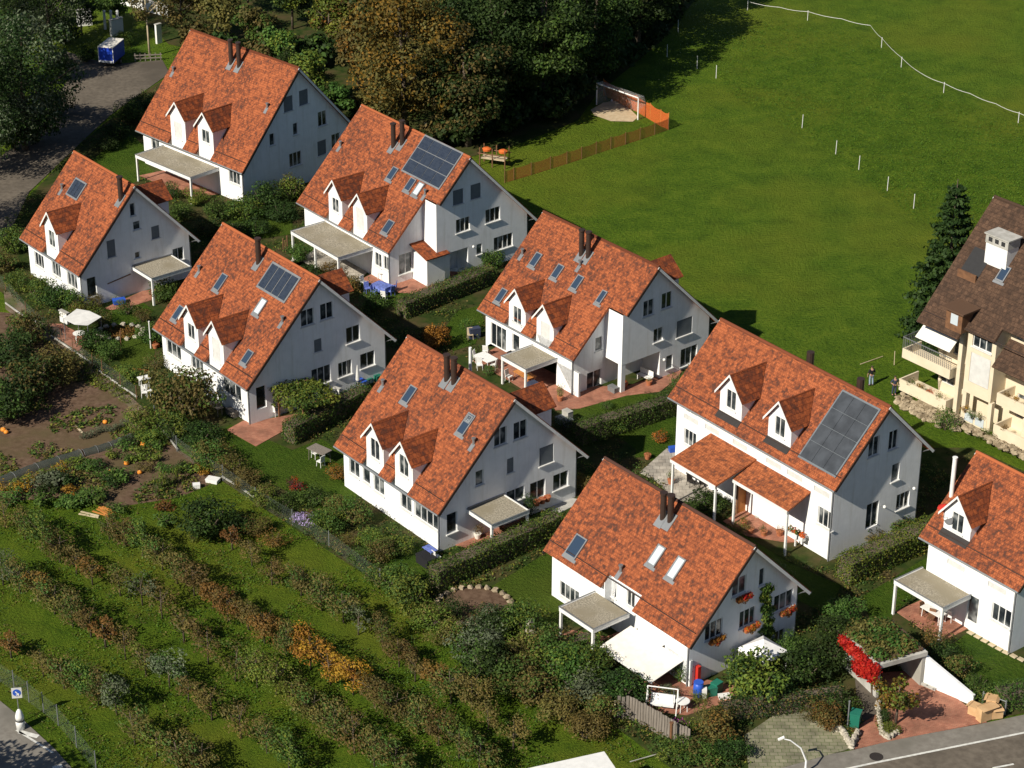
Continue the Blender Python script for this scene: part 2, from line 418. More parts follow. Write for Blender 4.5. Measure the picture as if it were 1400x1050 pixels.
class House:
    def __init__(s, name, label, cat, x, y, yaw, L, W, H, ez, fo=.55, ro=.85, rake=.46, wall='stucco', tiles='roof_tiles', group=None):
        s.x, s.y, s.yaw, s.L, s.W, s.H, s.ez = x, y, R(yaw), L, W, H, ez
        s.root = thing(name, label, cat, (x, y, 0), R(yaw), group)
        s.mw = Matrix.Translation((x, y, 0)) @ Matrix.Rotation(R(yaw), 4, 'Z'); s.iv = s.mw.inverted()
        s.phi = math.atan2(H, W); s.SL = math.hypot(W, H); s.cp, s.sp = math.cos(s.phi), math.sin(s.phi)
        s.fo, s.ro, s.rake = fo, ro, rake; s.wall, s.tiles = wall, tiles
        s.yf = -(W-fo); s.yr = W-ro; s.xr = -rake; s.xl = -L+rake
        s.gholes = []; s.gwin = []; s.fholes = []; s.fwin = []; s.notch = []; s.step = None; s.under = None; s.midf = None; s.mholes = []; s.g2holes = []
        s.zf = ez+fo*H/W-.24; s.zr = ez+ro*H/W-.24
    def loc(s, p): return s.iv @ Vector(p)
    def onroof(s, px, py):
        n = s.mw.to_3x3() @ Vector((0, -s.sp, s.cp)); p = s.loc(hit(px, py, s.mw @ Vector((0, 0, s.ez+s.H)), n))
        return p.x, -p.y/s.cp
    def ongable(s, px, py, x=None):
        x = s.xr if x is None else x
        n = s.mw.to_3x3() @ Vector((1, 0, 0)); p = s.loc(hit(px, py, s.mw @ Vector((x, 0, 0)), n)); return p.y, p.z
    def onfront(s, px, py, y=None):
        y = s.yf if y is None else y
        n = s.mw.to_3x3() @ Vector((0, 1, 0)); p = s.loc(hit(px, py, s.mw @ Vector((0, y, 0)), n)); return p.x, p.z
    def onground(s, px, py, z=0): return s.loc(at(px, py, z))
    def rf(s, x, t, h=0):      # front roof surface point
        return Vector((x, -t*s.cp-h*s.sp, s.ez+s.H-t*s.sp+h*s.cp))
    def rr(s, x, t, h=0):
        return Vector((x, t*s.cp+h*s.sp, s.ez+s.H-t*s.sp+h*s.cp))
    # features -------------------------------------------------
    def gwindow(s, px, w, h, n=2, kind='glass', inset=False, sill=True):
        x = s.xr-(s.step[0] if inset else 0)
        y, z = s.ongable(*px, x); dp = .16
        if inset: y = min(y, -s.step[1]*s.cp-w/2-.2)
        (s.g2holes if inset else s.gholes).append((y-w/2, z-h/2, y+w/2, z+h/2, dp+.02))
        s.gwin.append((lambda a, b, d, y=y, z=z, x=x: Vector((x-d, y+a, z+b)), w, h, n, dp, kind, sill))
    def gopen(s, px, w, h, depth, inset=False, zmin=None):
        y, z = s.ongable(*px, s.xr-(s.step[0] if inset else 0))
        z0 = z-h/2 if zmin is None else zmin
        (s.g2holes if inset else s.gholes).append((y-w/2, z0, y+w/2, z+h/2, depth))
    def fwindow(s, px, w, h, n=2, kind='glass', sill=True, mid=False):
        x, z = s.onfront(*px, s.midf[2] if mid else None); dp = .16
        if mid:
            ym = s.midf[2]; s.mholes.append((x-w/2, z-h/2, x+w/2, z+h/2, dp+.02))
            s.fwin.append((lambda a, b, d, x=x, z=z: Vector((x+a, ym+d, z+b)), w, h, n, dp, kind, sill)); return
        s.fholes.append((x-w/2, z-h/2, x+w/2, z+h/2, dp+.02))
        s.fwin.append((lambda a, b, d, x=x, z=z: Vector((x+a, s.yf+d, z+b)), w, h, n, dp, kind, sill))
    def dormer(s, apex, wd=2.1, win=(.9, 1.3), kind='glass', yface=None, hw=None, pitch=50, winpx=None):
        """apex px of the white face; yface None = flush with the front wall (roof notched below it)"""
        flush = yface is None
        yf = s.yf if flush else yface
        x, za = s.onfront(*apex, yf)
        za += .05
        tp = math.tan(R(pitch)); zb = s.zf if flush else s.ez+s.H+yf*s.H/s.W
        ze = za-(wd/2)*tp
        if flush: s.notch.append((x-wd/2-.02, x+wd/2+.02, (-yf-.02)/s.cp))
        D = MB(); w2 = wd/2
        ydeep = -(s.ez+s.H-ze)*s.W/s.H+.3   # where cheeks vanish in the roof
        yap = -(s.ez+s.H-za)*s.W/s.H+.2
        zw = (ze+zb)/2 if winpx is None else s.onfront(*winpx, yf)[1]
        ww, wh = win
        hole = (x-ww/2, zw-wh/2, x+ww/2, zw+wh/2, .14)
        fn = lambda a, b, d: Vector((a, yf+d, b))
        zlow = zb if flush else zb-.15
        wall_panel(D, [(x-w2, zlow), (x+w2, zlow), (x+w2, ze), (x, za), (x-w2, ze)], [hole], fn, Vector((0, -1, 0)))
        for sx in (-1, 1):
            # cheek
            zc = s.ez+s.H+(yf+.0)*s.H/s.W
            D.poly([(x+sx*w2, yf, zlow), (x+sx*w2, ydeep, ze), (x+sx*w2, yf, ze)])
            D.poly([(x+sx*w2, yf, zlow-.1), (x+sx*w2, ydeep, ze), (x+sx*w2, yf, zlow)])
        d = D.build('dormer', s.wall, s.root)
        T = MB(); oh = .28; sp = math.hypot(1, tp); Ls = (w2+.28)*sp
        for sx in (-1, 1):
            ye = yf-oh
            zeo = za-(w2+.28)*tp
            yend = -(s.ez+s.H-zeo)*s.W/s.H+.05; yendr = -(s.ez+s.H-za)*s.W/s.H+.05
            out = [(ye, 0), (yendr, 0), (yend, Ls), (ye, Ls)]
            fnr = lambda a, b, h, sx=sx: Vector((x+sx*(b/sp+h*tp/sp), a, za+.12-b*tp/sp+h/sp))
            T.slab(out, fnr, .1)
        recalc(T.build('dormer_roof', 'dormer_tiles', d))
        # white verge boards on the front
        V = MB()
        for sx in (-1, 1):
            p0 = Vector((x, yf-oh-.03, za+.13)); p1 = Vector((x+sx*(w2+.30), yf-oh-.03, za+.13-(w2+.30)*tp))
            dz = Vector((0, 0, -.2)); dy = Vector((0, .03, 0))
            a = [p0, p1, p1+dz, p0+dz]; b_ = len(V.v); V.v += [tuple(p) for p in a+[p+dy for p in a]]
            for f_ in ((0, 1, 2, 3), (7, 6, 5, 4), (0, 4, 5, 1), (1, 5, 6, 2), (2, 6, 7, 3), (3, 7, 4, 0)): V.f.append(tuple(b_+i for i in f_)); V.mi.append(0)
        recalc(V.build('verge_board', 'white_paint', d))
        add_window(d, lambda a, b, dd: Vector((x+a, yf+dd, zw+b)), ww, wh, 2, .12, kind)
        if not flush:
            A = MB(); t0 = (-yf)/s.cp
            A.slab([(x-w2-.05, t0), (x+w2+.05, t0), (x+w2+.05, t0+.55), (x-w2-.05, t0+.55)], lambda a, b, h: s.rf(a, b, .04+h), .02)
            recalc(A.build('flashing', 'dark_metal', d))
        return d
    def skylight(s, px, w=.75, h=1.25, kind='sky_glass'):
        x, t = s.onroof(*px)
        F = MB()
        for a0, a1, b0, b1 in ((-w/2, -w/2+.09, -h/2, h/2), (w/2-.09, w/2, -h/2, h/2), (-w/2+.09, w/2-.09, -h/2, -h/2+.09), (-w/2+.09, w/2-.09, h/2-.12, h/2)):
            F.slab([(x+a0, t+b0), (x+a1, t+b0), (x+a1, t+b1), (x+a0, t+b1)], lambda a, b, hh: s.rf(a, b, hh+.13), .13)
        F.slab([(x-w/2-.12, t+h/2), (x+w/2+.12, t+h/2), (x+w/2+.12, t+h/2+.22), (x-w/2-.12, t+h/2+.22)], lambda a, b, hh: s.rf(a, b, hh+.03), .02)
        o = recalc(F.build('roof_window', 'zinc', s.root))
        G = MB(); G.slab([(x-w/2+.09, t-h/2+.09), (x+w/2-.09, t-h/2+.09), (x+w/2-.09, t+h/2-.12), (x-w/2+.09, t+h/2-.12)], lambda a, b, hh: s.rf(a, b, hh+.09), .02)
        G.build('pane', kind, o)
    def vent(s, px):
        x, t = s.onroof(*px); p = s.rf(x, t)
        V = MB(); V.tube([p-Vector((0, 0, .2)), p+Vector((0, 0, .45))], .10); V.tube([p+Vector((0, 0, .42)), p+Vector((0, 0, .5))], .16)
        V.slab([(x-.18, t), (x+.18, t), (x+.18, t+.6), (x-.18, t+.6)], lambda a, b, hh: s.rf(a, b, hh+.03), .02)
        recalc(V.build('roof_vent', 'zinc', s.root))
    def chimneys(s, pts, h=2.0, r=.24, mat='pipe_brown', flash=True):
        h *= .9; r *= .84
        for px in pts:
            x, t = s.onroof(*px); p = s.rf(x, t)
            C = MB(); C.tube([p-Vector((0, 0, .5)), p+Vector((0, 0, h))], r, 12); C.tube([p+Vector((0, 0, h-.04)), p+Vector((0, 0, h+.10))], r+.06, 12)
            C.tube([p+Vector((0, 0, h*.5)), p+Vector((0, 0, h*.5+.05))], r+.015, 12)
            o = C.build('chimney', mat, s.root)
            if flash:
                A = MB(); A.slab([(x-.34, t-.5), (x+.34, t-.5), (x+.34, t+.75), (x-.34, t+.75)], lambda a, b, hh: s.rf(a, b, hh+.05), .03)
                recalc(A.build('flashing', 'zinc', o))
    def rear_dormer(s, px, zr, hw=1.6, drop=1.4):
        c = s.onground(*px, zr-drop); xr_, yc = c.x, c.y; xm = xr_-hw; sl = math.hypot(hw, drop)
        yz = lambda z: (s.ez+s.H-z)*s.W/s.H
        D = MB(); ym = max(yz(zr), .2); D.v = [(xm-hw+.25, yc-.3, yz(0)*0+s.ez+s.H-(yc-.3)*s.H/s.W-.3), (xm+hw-.25, yc-.3, s.ez+s.H-(yc-.3)*s.H/s.W-.3), (xm+hw-.25, yc-.3, zr-drop+.15), (xm, yc-.3, zr-.12), (xm-hw+.25, yc-.3, zr-drop+.15),
            (xm-hw+.25, yz(zr-drop)-.2, zr-drop+.15), (xm+hw-.25, yz(zr-drop)-.2, zr-drop+.15)]
        D.f = [(0, 1, 2, 3, 4), (1, 6, 2), (0, 4, 5)]; D.mi = [0]*3; d = D.build('rear_dormer', s.wall, s.root)
        T = MB()
        for sx in (-1, 1): T.slab([(yz(zr)-.05, 0), (yc, 0), (yc, sl), (yz(zr-drop)-.05, sl)], lambda a, b, h, sx=sx: Vector((xm+sx*(b*hw/sl+h*drop/sl), a, zr-b*drop/sl+h*hw/sl)), .12)
        recalc(T.build('dormer_roof', 'dormer_tiles', d))
    def solar(s, px, ncol, nrow, pw, ph, gap=.03, frame='zinc', cell='solar_cell'):
        x, t = s.onroof(*px); W2, H2 = ncol*pw/2, nrow*ph/2
        B = MB(); B.slab([(x-W2-.12, t-H2-.12), (x+W2+.12, t-H2-.12), (x+W2+.12, t+H2+.12), (x-W2-.12, t+H2+.12)], lambda a, b, hh: s.rf(a, b, hh+.09), .08)
        root = recalc(B.build('solar_array', frame, s.root))
        for i in range(ncol):
            for j in range(nrow):
                a0, b0 = x-W2+i*pw+gap, t-H2+j*ph+gap
                P = MB(); P.slab([(a0, b0), (a0+pw-2*gap, b0), (a0+pw-2*gap, b0+ph-2*gap), (a0, b0+ph-2*gap)], lambda a, b, hh: s.rf(a, b, hh+.13), .035)
                recalc(P.build('solar_panel', cell, root))
    def build(s):
        L, W, H, ez = s.L, s.W, s.H, s.ez; SL = s.SL
        # front outline with notches; step = (inset, t_n): lower right corner cut
        pts = [(-L, 0), (0, 0)]
        if s.step: ins, tn = s.step; pts += [(0, tn), (-ins, tn), (-ins, SL)]
        else: pts += [(0, SL)]
        for (x0, x1, t0) in sorted(s.notch, reverse=True):
            pts += [(x1, SL), (x1, t0), (x0, t0), (x0, SL)]
        pts += [(-L, SL)]
        if getattr(s, 'outline', None): pts = s.outline
        Rf = MB(); Rf.slab(pts, s.rf, .2); Rf.slab([(-L, .0), (0, .0), (0, SL), (-L, SL)], s.rr, .2)
        # ridge tiles
        Rf2 = MB(); Rf2.tube([(-L, 0, ez+H-.045), (0, 0, ez+H-.045)], .12, 8)
        ro = recalc(Rf.build('roof', s.tiles, s.root))
        Rf2.build('ridge_tiles', s.tiles, ro)
        # bargeboards along both gable verges, rear and front
        for xe in (0, -L):
            sx = 1 if xe == 0 else -1
            for sy in (1, -1):
                V = MB()
                fnc = s.rr if sy > 0 else s.rf
                t1 = SL if (sy > 0 or not s.step or xe != 0) else s.step[1]
                if getattr(s, 'outline', None) and sy < 0 and xe == 0: t1 = s.outline[2][1]
                P = [fnc(xe+sx*.0, .0, -.06), fnc(xe, t1, -.06), fnc(xe, t1, -.26), fnc(xe, .0, -.26)]
                P2 = [p+Vector((sx*.03, 0, 0)) for p in P]
                b_ = len(V.v); V.v += [tuple(p) for p in P+P2]
                for f_ in ((0, 1, 2, 3), (7, 6, 5, 4), (0, 4, 5, 1), (1, 5, 6, 2), (2, 6, 7, 3), (3, 7, 4, 0)): V.f.append(tuple(b_+i for i in f_)); V.mi.append(0)
                recalc(V.build('bargeboard', 'white_paint' if sy > 0 or s.tiles != 'roof_tiles' else 'pipe_brown', s.root))
        # walls
        Wl = MB(); zA = lambda y: ez+H-abs(y)*H/W-.24
        ymin = s.yf
        fg = lambda a, b, d: Vector((s.xr-d, a, b))
        if s.step:
            ins, tn = s.step; yn = -tn*s.cp+.05
            if s.under:
                ye, zh = s.under
                wall_panel(Wl, [(ye, 0), (s.yr, 0), (s.yr, zA(s.yr)), (0, zA(0)), (yn, zA(yn)), (yn, zh), (ye, zh)], s.gholes, fg, Vector((1, 0, 0)))
                xi = s.xr-ins
                Wl.poly([(xi, yn, 0), (xi, ye, 0), (xi, ye, zh), (xi, yn, zh)]); Wl.poly([(xi, ye, 0), (s.xr, ye, 0), (s.xr, ye, zh), (xi, ye, zh)])
                Wl.poly([(xi, yn, zh), (s.xr, yn, zh), (s.xr, ye, zh), (xi, ye, zh)])
                C = MB(); C.bx(s.xr-.42, s.xr-.01, yn+.01, yn+.42, 0, zh-.002); C.build('corner_pillar', s.wall, s.root)
            else:
                wall_panel(Wl, [(yn, 0), (s.yr, 0), (s.yr, zA(s.yr)), (0, zA(0)), (yn, zA(yn))], s.gholes, fg, Vector((1, 0, 0)))
            fg2 = lambda a, b, d: Vector((s.xr-ins-d, a, b))
            wall_panel(Wl, [(s.yf, 0), (yn, 0), (yn, zA(yn)), (s.yf, zA(s.yf))], s.g2holes, fg2, Vector((1, 0, 0)))
            zj = s.under[1] if s.under else 0
            Wl.poly([(s.xr-ins, yn, zj), (s.xr, yn, zj), (s.xr, yn, zA(yn)), (s.xr-ins, yn, zA(yn))])
        else:
            wall_panel(Wl, [(s.yf, 0), (s.yr, 0), (s.yr, zA(s.yr)), (0, zA(0)), (s.yf, zA(s.yf))], s.gholes, fg, Vector((1, 0, 0)))
        xr2 = s.xr-(s.step[0] if s.step else 0)
        ff = lambda a, b, d: Vector((a, s.yf+d, b))
        if s.midf:
            m0, m1, ym = s.midf; zf_ = zA(s.yf)
            wall_panel(Wl, [(s.xl, 0), (m0, 0), (m0, zf_), (s.xl, zf_)], [h for h in s.fholes if h[2] < m0], ff, Vector((0, -1, 0)))
            wall_panel(Wl, [(m1, 0), (xr2, 0), (xr2, zf_), (m1, zf_)], [h for h in s.fholes if h[0] > m1], ff, Vector((0, -1, 0)))
            wall_panel(Wl, [(m0, 0), (m1, 0), (m1, zA(ym)), (m0, zA(ym))], s.mholes, lambda a, b, d: Vector((a, ym+d, b)), Vector((0, -1, 0)))
            for m_ in (m0, m1): Wl.poly([(m_, s.yf, 0), (m_, ym, 0), (m_, ym, zA(ym)), (m_, s.yf, zf_)])
        else:
            wall_panel(Wl, [(s.xl, 0), (xr2, 0), (xr2, zA(s.yf)), (s.xl, zA(s.yf))], s.fholes, ff, Vector((0, -1, 0)))
        Wl.poly([(s.xl, s.yf, 0), (s.xl, s.yf, zA(s.yf)), (s.xl, 0, zA(0)), (s.xl, s.yr, zA(s.yr)), (s.xl, s.yr, 0)])
        Wl.poly([(s.xl, s.yr, 0), (s.xl, s.yr, zA(s.yr)), (s.xr, s.yr, zA(s.yr)), (s.xr, s.yr, 0)])
        Wl.build('wall', s.wall, s.root)
        for i, w in enumerate(s.gwin+s.fwin):
            fn, ww, hh, n, dp, kind, sl = w
            add_window(s.root, fn, ww, hh, n, dp, kind, sill=sl, name='window' if hh < 1.9 else 'glass_door')
        # gutters and downpipes
        Gt = MB(); Gr = MB(); Dp = MB(); Dr = MB(); xe = -(s.step[0] if s.step else 0)
        if not getattr(s, 'outline', None):
            p0 = s.rf(-L, SL+.04, -.08); p1 = s.rf(xe, SL+.04, -.08); Gt.tube([p0, p1], .085, 6)
        Gr.tube([s.rr(-L, SL+.04, -.08), s.rr(0, SL+.04, -.08)], .085, 6)
        Dp.tube([s.rf(xe-.12, SL, -.15), (xr2-.05, s.yf-.1, ez-.35), (xr2-.05, s.yf-.1, 0)], .06, 6)
        Dr.tube([s.rr(-.35, SL, -.15), (s.xr-.1, s.yr+.1, ez-.2), (s.xr-.1, s.yr+.1, 0)], .06, 6)
        for g_ in (Gt, Gr):
            if g_.v: g_.build('gutter', 'grey_metal', s.root)
        Dp.build('downpipe', 'grey_metal', s.root); Dr.build('downpipe', 'grey_metal', s.root)
        # snow guard rail near the eave
        tg = SL-1.0
        xs = sorted([(-L+.2, None)]+[(xe-.2, None)])
        cuts = [(-L+.15)]+[v for (x0, x1, t0) in sorted(s.notch) for v in (x0-.1, x1+.1)]+[xe-.15]
        if not getattr(s, 'outline', None) or True:
            for i in range(0, len(cuts)-1, 2):
                if cuts[i+1]-cuts[i] > .3:
                    Sg = MB(); Sg.tube([s.rf(cuts[i], tg, .09), s.rf(cuts[i+1], tg, .09)], .035, 6); Sg.build('snow_guard', 'pipe_brown', s.root)
        return s.root
    def flat_porch(s, FL, FR, BR, z=2.75, posts=((0, 0), (1, 0)), name='porch', yb=None, wall_left=False):
        a, b, c = s.onground(*FL, z), s.onground(*FR, z), s.onground(*BR, z)
        x0, x1 = a.x, (b.x+c.x)/2; y0 = (a.y+b.y)/2; y1 = c.y if yb is None else yb
        F = MB(); t = .1
        F.bx(x0, x1, y0, y0+t, z-.32, z); F.bx(x0, x0+t, y0+t, y1, z-.32, z-.003); F.bx(x1-t, x1, y0+t, y1, z-.32, z-.003)
        F.bx(x0+t, x1-t, y0+t, y1-.02, z-.25, z-.18)
        o = F.build(name, 'white_paint', s.root)
        G = MB(); G.bx(x0+t+.002, x1-t-.002, y0+t+.002, y1-.03, z-.18, z-.05); G.build('gravel_deck', 'gravel', o)
        E = MB()
        E.bx(x0-.03, x1+.03, y0-.03, y0+.06, z, z+.035); E.bx(x0-.03, x0+.06, y0+.06, y1, z, z+.035); E.bx(x1-.06, x1+.03, y0+.06, y1, z, z+.035)
        E.build('roof_edging', 'grey_metal', o)
        for (fx, fy) in posts:
            px_, py_ = x0+.1+fx*(x1-x0-.2), y0+.1+fy*(y1-y0-.2)
            P = MB(); P.bx(px_-.08, px_+.08, py_-.08, py_+.08, 0, z-.321); P.build('post', 'white_paint', o)
        return x0, x1, y0, y1
    def side_porch(s, FL, FR, BR, z=2.6, name='pavilion'):
        a, b, c = s.onground(*FL, z), s.onground(*FR, z), s.onground(*BR, z)
        x0, x1, y0, y1 = s.xr+.004, (b.x+c.x)/2, (a.y+b.y)/2, c.y; t = .1
        F = MB(); F.bx(x0, x1, y0, y0+t, z-.3, z); F.bx(x0, x1, y1-t, y1, z-.3, z); F.bx(x1-t, x1, y0+t, y1-t, z-.3, z-.003); F.bx(x0, x1-t, y0+t, y1-t, z-.25, z-.18)
        o = F.build(name, 'white_paint', s.root)
        G = MB(); G.bx(x0, x1-t-.002, y0+t+.002, y1-t-.002, z-.18, z-.04); G.build('gravel_deck', 'gravel', o)
        E = MB(); E.bx(x0, x1+.03, y0-.03, y0+.06, z, z+.035); E.bx(x1-.06, x1+.03, y0+.06, y1+.03, z, z+.035); E.bx(x0, x0+.06, y0+.06, y1, z, z+.12)
        E.build('roof_edging', 'grey_metal', o)
        for px_, py_ in ((x1-.12, y0+.12), (x1-.12, y1-.12)):
            P = MB(); P.bx(px_-.08, px_+.08, py_-.08, py_+.08, 0, z-.3); P.build('post', 'white_paint', o)
        return x0, x1, y0, y1
    def tiled_porch(s, FL, FR, BL, posts=((0, 0), (1, 0)), name='porch', tiles='porch_tiles'):
        x0, zb = s.onfront(*BL, s.yf); y0, zf = s.ongable(*FL, x0); y1 = s.yf
        n = s.mw.to_3x3() @ Vector((0, 1, 0)); x1 = s.loc(hit(*FR, s.mw @ Vector((0, y0, 0)), n)).x
        T = MB(); ln = math.hypot(y1-y0, zb-zf); cy, cz = (y1-y0)/ln, (zb-zf)/ln
        T.slab([(x0, 0), (x1, 0), (x1, ln), (x0, ln)], lambda a_, b_, h: Vector((a_, y0+b_*cy-h*cz, zf+b_*cz+h*cy)), .12)
        o = recalc(T.build(name, tiles, s.root))
        F = MB(); F.bx(x0+.02, x1-.02, y0-.05, y0+.03, zf-.26, zf-.04); F.build('fascia', 'white_paint', o)
        for (fx, fy) in posts:
            px_, py_ = x0+.15+fx*(x1-x0-.3), y0+.15+fy*(y1-y0-.3)
            P = MB(); P.bx(px_-.07, px_+.07, py_-.07, py_+.07, 0, zf-.14+fy*(zb-zf)); P.build('post', 'white_paint', o)
        return x0, x1, y0, y1

HG = 'white houses with red tiled roofs'
def mkhouse(k, label):
    D = {'A': (-19.94, 204.47, -43.75, 15.91, 7.52, 8.41, 3.48), 'B': (-3.63, 184.2, -51.66, 16.23, 7.44, 7.63, 3.43),
         'C': (-31.78, 179.97, -50.58, 10.18, 6.02, 6.62, 3.4), 'D': (-14.67, 159.99, -51.13, 13.75, 7.08, 7.26, 3.4),
         'M': (11.42, 163.52, -50.9, 14.13, 6.95, 6.85, 3.39), 'E': (0.25, 141.28, -51.42, 12.6, 6.82, 6.85, 3.38),
         'F': (15.34, 124.07, -51.47, 14.6, 5.38, 5.45, 3.4), 'G': (25.8, 138.98, -52.6, 17.3, 4.9, 4.97, 6.0),
         'J': (36.21, 127.71, -52.08, 8.59, 4.98, 4.8, 5.19)}[k]
    return House('gabled_house', label, 'house', *D, group=HG)

# A ---------------------------------------------------------------
hA = mkhouse('A', 'white house farthest back, with paired dormers over a long flat gravel porch')
hA.dormer(q('A', 965, 563), 2.2, (1.1, 1.7), 'shutw', winpx=q('A', 975, 715)); hA.dormer(q('A', 1117, 620), 2.2, (1.1, 1.3), winpx=q('A', 1135, 750))
hA.chimneys([q('A', 1265, 345), q('A', 1308, 360)], 2.5, .26); hA.vent(q('A', 948, 392)); hA.vent(q('A2', 62, 590))
for p, w, h, n, kd in (((176, 568), 1.1, 1.5, 1, 'shut'), ((260, 532), 1.1, 1.5, 1, 'shut'), ((363, 648), 1.1, 1.5, 2, 'glass'), ((216, 705), .6, 1.2, 1, 'glass'),
                   ((88, 763), .6, 1.2, 1, 'glass'), ((216, 870), 1.5, 1.4, 3, 'glass'), ((360, 808), 1.1, 1.5, 2, 'shut'), ((437, 770), 1.1, 1.5, 2, 'glass')):
    hA.gwindow(q('A2', *p), w, h, n, kd)
hA.fwindow(q('A', 1282, 970), 1.6, 1.3, 3); hA.fwindow(q('A', 850, 790), 1.2, 1.2, 2)
hA.build(); hA.flat_porch(q('A', 740, 845), q('A', 1048, 975), q('A', 1200, 910), 2.75, ((0, 0), (1, 0)), yb=hA.yf)
# B ---------------------------------------------------------------
hB = mkhouse('B', 'white house with a twelve panel solar array beside its twin chimneys and a stepped gable')
_t = hB.onroof(*q('B', 1010, 325)); _i = hB.onroof(*q('B', 735, 605))
hB.step = (2.0, _t[1])
hB.dormer(q('B', 430, 190), 2.1, (1.0, 1.3), winpx=q('B', 440, 325)); hB.dormer(q('B', 566, 265), 2.1, (1.1, 2.0), 'shutw', winpx=q('B', 575, 400))
hB.chimneys([q('A2', 752, 800), q('A2', 800, 785)], 2.3, .26); hB.vent(q('A2', 462, 800)); hB.vent(q('B', 925, 265))
hB.solar(q('A2', 965, 888), 4, 3, 1.33, 1.2)
hB.skylight(q('B', 748, 152), .8, 1.3); hB.skylight(q('B', 845, 212), .8, 1.3); hB.skylight(q('B', 890, 236), .8, 1.3, 'blind_glass'); hB.skylight(q('B', 725, 443), .9, 1.3)
for p, w, h, n, kd in (((1105, 277), 1.1, 1.4, 1, 'shut'), ((1201, 246), 1.1, 1.4, 1, 'shut'), ((1132, 430), 1.5, 1.3, 3, 'glass'), ((1295, 375), 1.6, 1.3, 3, 'glass'),
                   ((1221, 562), .6, 1.0, 1, 'glass'), ((1352, 523), 2.1, 1.3, 4, 'glass')):
    hB.gwindow(q('B', *p), w, h, n, kd)
hB.gopen(q('B', 1110, 635), 2.0, 2.4, 1.6, zmin=.05)
hB.gwindow(q('B', 818, 640), 1.4, 1.9, 2, 'glass', inset=True)
hB.fwindow(q('B', 668, 622), 1.0, 1.3, 2); hB.fwindow(q('B', 712, 640), .8, 1.3, 2)
hB.build(); hB.flat_porch(q('B', 183, 465), q('B', 455, 608), q('B', 615, 560), 2.75, ((0, 0), (.5, 0), (1, 0)), yb=hB.yf)
# C ---------------------------------------------------------------
hC = mkhouse('C', 'small white house with a single dormer at the left edge beside the asphalt road')
hC.dormer(q('C', 270, 365), 2.2, (1.0, 1.5), winpx=q('C', 290, 510)); hC.chimneys([q('C', 662, 290)], 2.2, .26); hC.vent(q('C', 340, 235))
hC.solar(q('C', 420, 235), 3, 1, .55, 1.5, frame='zinc')
for p, w, h, n, kd in (((725, 347), .5, 1.2, 1, 'glass'), ((748, 433), .7, .8, 1, 'glass'), ((850, 470), .8, 1.2, 1, 'shut'), ((608, 560), .8, 1.6, 1, 'shut'), ((752, 595), .5, .6, 1, 'glass'), ((975, 590), 1.1, 1.2, 2, 'glass')):
    hC.gwindow(q('C', *p), w, h, n, kd)
hC.gwindow(q('C', 503, 770), .9, 1.8, 1, 'glass', sill=False)
for p, w in (((215, 625), 1.6), ((308, 675), 1.5), ((395, 735), 1.7)): hC.fwindow(q('C', *p), w, 1.3, 3)
hC.build(); hC.rear_dormer(q('C', 945, 290), hC.ez+hC.H-1.6)
hC.side_porch(q('C', 697, 640), q('C', 830, 728), q('C', 1042, 655))
# D ---------------------------------------------------------------
hD = mkhouse('D', 'white house with four tilted solar collectors on its roof behind the leafy pergola')
hD.dormer(q('D', 291, 510), 2.1, (1.0, 1.3), winpx=q('D', 310, 645)); hD.dormer(q('D', 418, 590), 2.1, (1.1, 2.0), 'shutw', winpx=q('D', 432, 735))
hD.chimneys([q('D', 640, 290)], 2.2, .26); hD.vent(q('D', 340, 335)); hD.vent(q('D', 760, 590))
hD.solar(q('D', 742, 392), 4, 1, .92, 2.15, gap=.05)
hD.skylight(q('D', 450, 392), .8, 1.5); hD.skylight(q('D', 236, 548), .75, 1.3); hD.skylight(q('D', 650, 515), .8, 1.4, 'blind_glass'); hD.skylight(q('D', 585, 770), .8, 1.2)
for p, w, h, n, kd in (((885, 568), 1.2, 1.4, 2, 'glass'), ((982, 535), 1.2, 1.4, 2, 'glass'), ((1115, 652), 1.3, 1.4, 2, 'glass'), ((938, 708), .7, 1.1, 1, 'shut'),
                   ((1075, 825), 1.3, 1.3, 3, 'glass'), ((1188, 780), 1.4, 1.3, 2, 'glass'), ((955, 860), 1.8, 1.5, 3, 'glass')):
    hD.gwindow(q('D', *p), w, h, n, kd)
hD.gwindow(q('D', 653, 970), .9, 1.9, 1, 'glass', sill=False)
for p, w in (((212, 730), 2.2), ((330, 800), 1.8), ((505, 930), 2.6)): hD.fwindow(q('D', *p), w, 1.3, 3)
hD.build(); hD.rear_dormer(q('D', 1120, 432), hD.ez+hD.H-1.5)
# M ---------------------------------------------------------------
hM = mkhouse('M', 'white house beside the meadow with five roof windows and a pillared corner under its gable')
_t = hM.onroof(*q('M', 920, 605)); hM.step = (2.1, _t[1])
hM.dormer(q('M', 376, 470), 2.1, (1.0, 1.5), winpx=q('M', 388, 600)); hM.dormer(q('M', 510, 545), 2.1, (1.1, 2.1), 'shutw', winpx=q('M', 520, 690))
hM.chimneys([q('M', 682, 300), q('M', 715, 310)], 2.3, .25); hM.vent(q('M', 400, 300)); hM.vent(q('M', 675, 355))
for p in ((465, 328), (570, 385), (664, 437), (300, 500)): hM.skylight(q('M', *p), .75, 1.3)
hM.skylight(q('M', 780, 507), .6, 1.2)
for p, w, h, n, kd in (((1004, 557), 1.1, 1.4, 2, 'glass'), ((1091, 520), 1.1, 1.4, 2, 'glass'), ((1050, 685), 1.0, 1.2, 2, 'glass'), ((1175, 648), 1.7, 1.5, 1, 'shut'),
                   ((1103, 815), .7, 1.2, 1, 'glass'), ((1196, 785), 1.8, 1.6, 3, 'glass')):
    hM.gwindow(q('M', *p), w, h, n, kd)
hM.under = (hM.ongable(*q('M', 1055, 860))[0], 2.45)
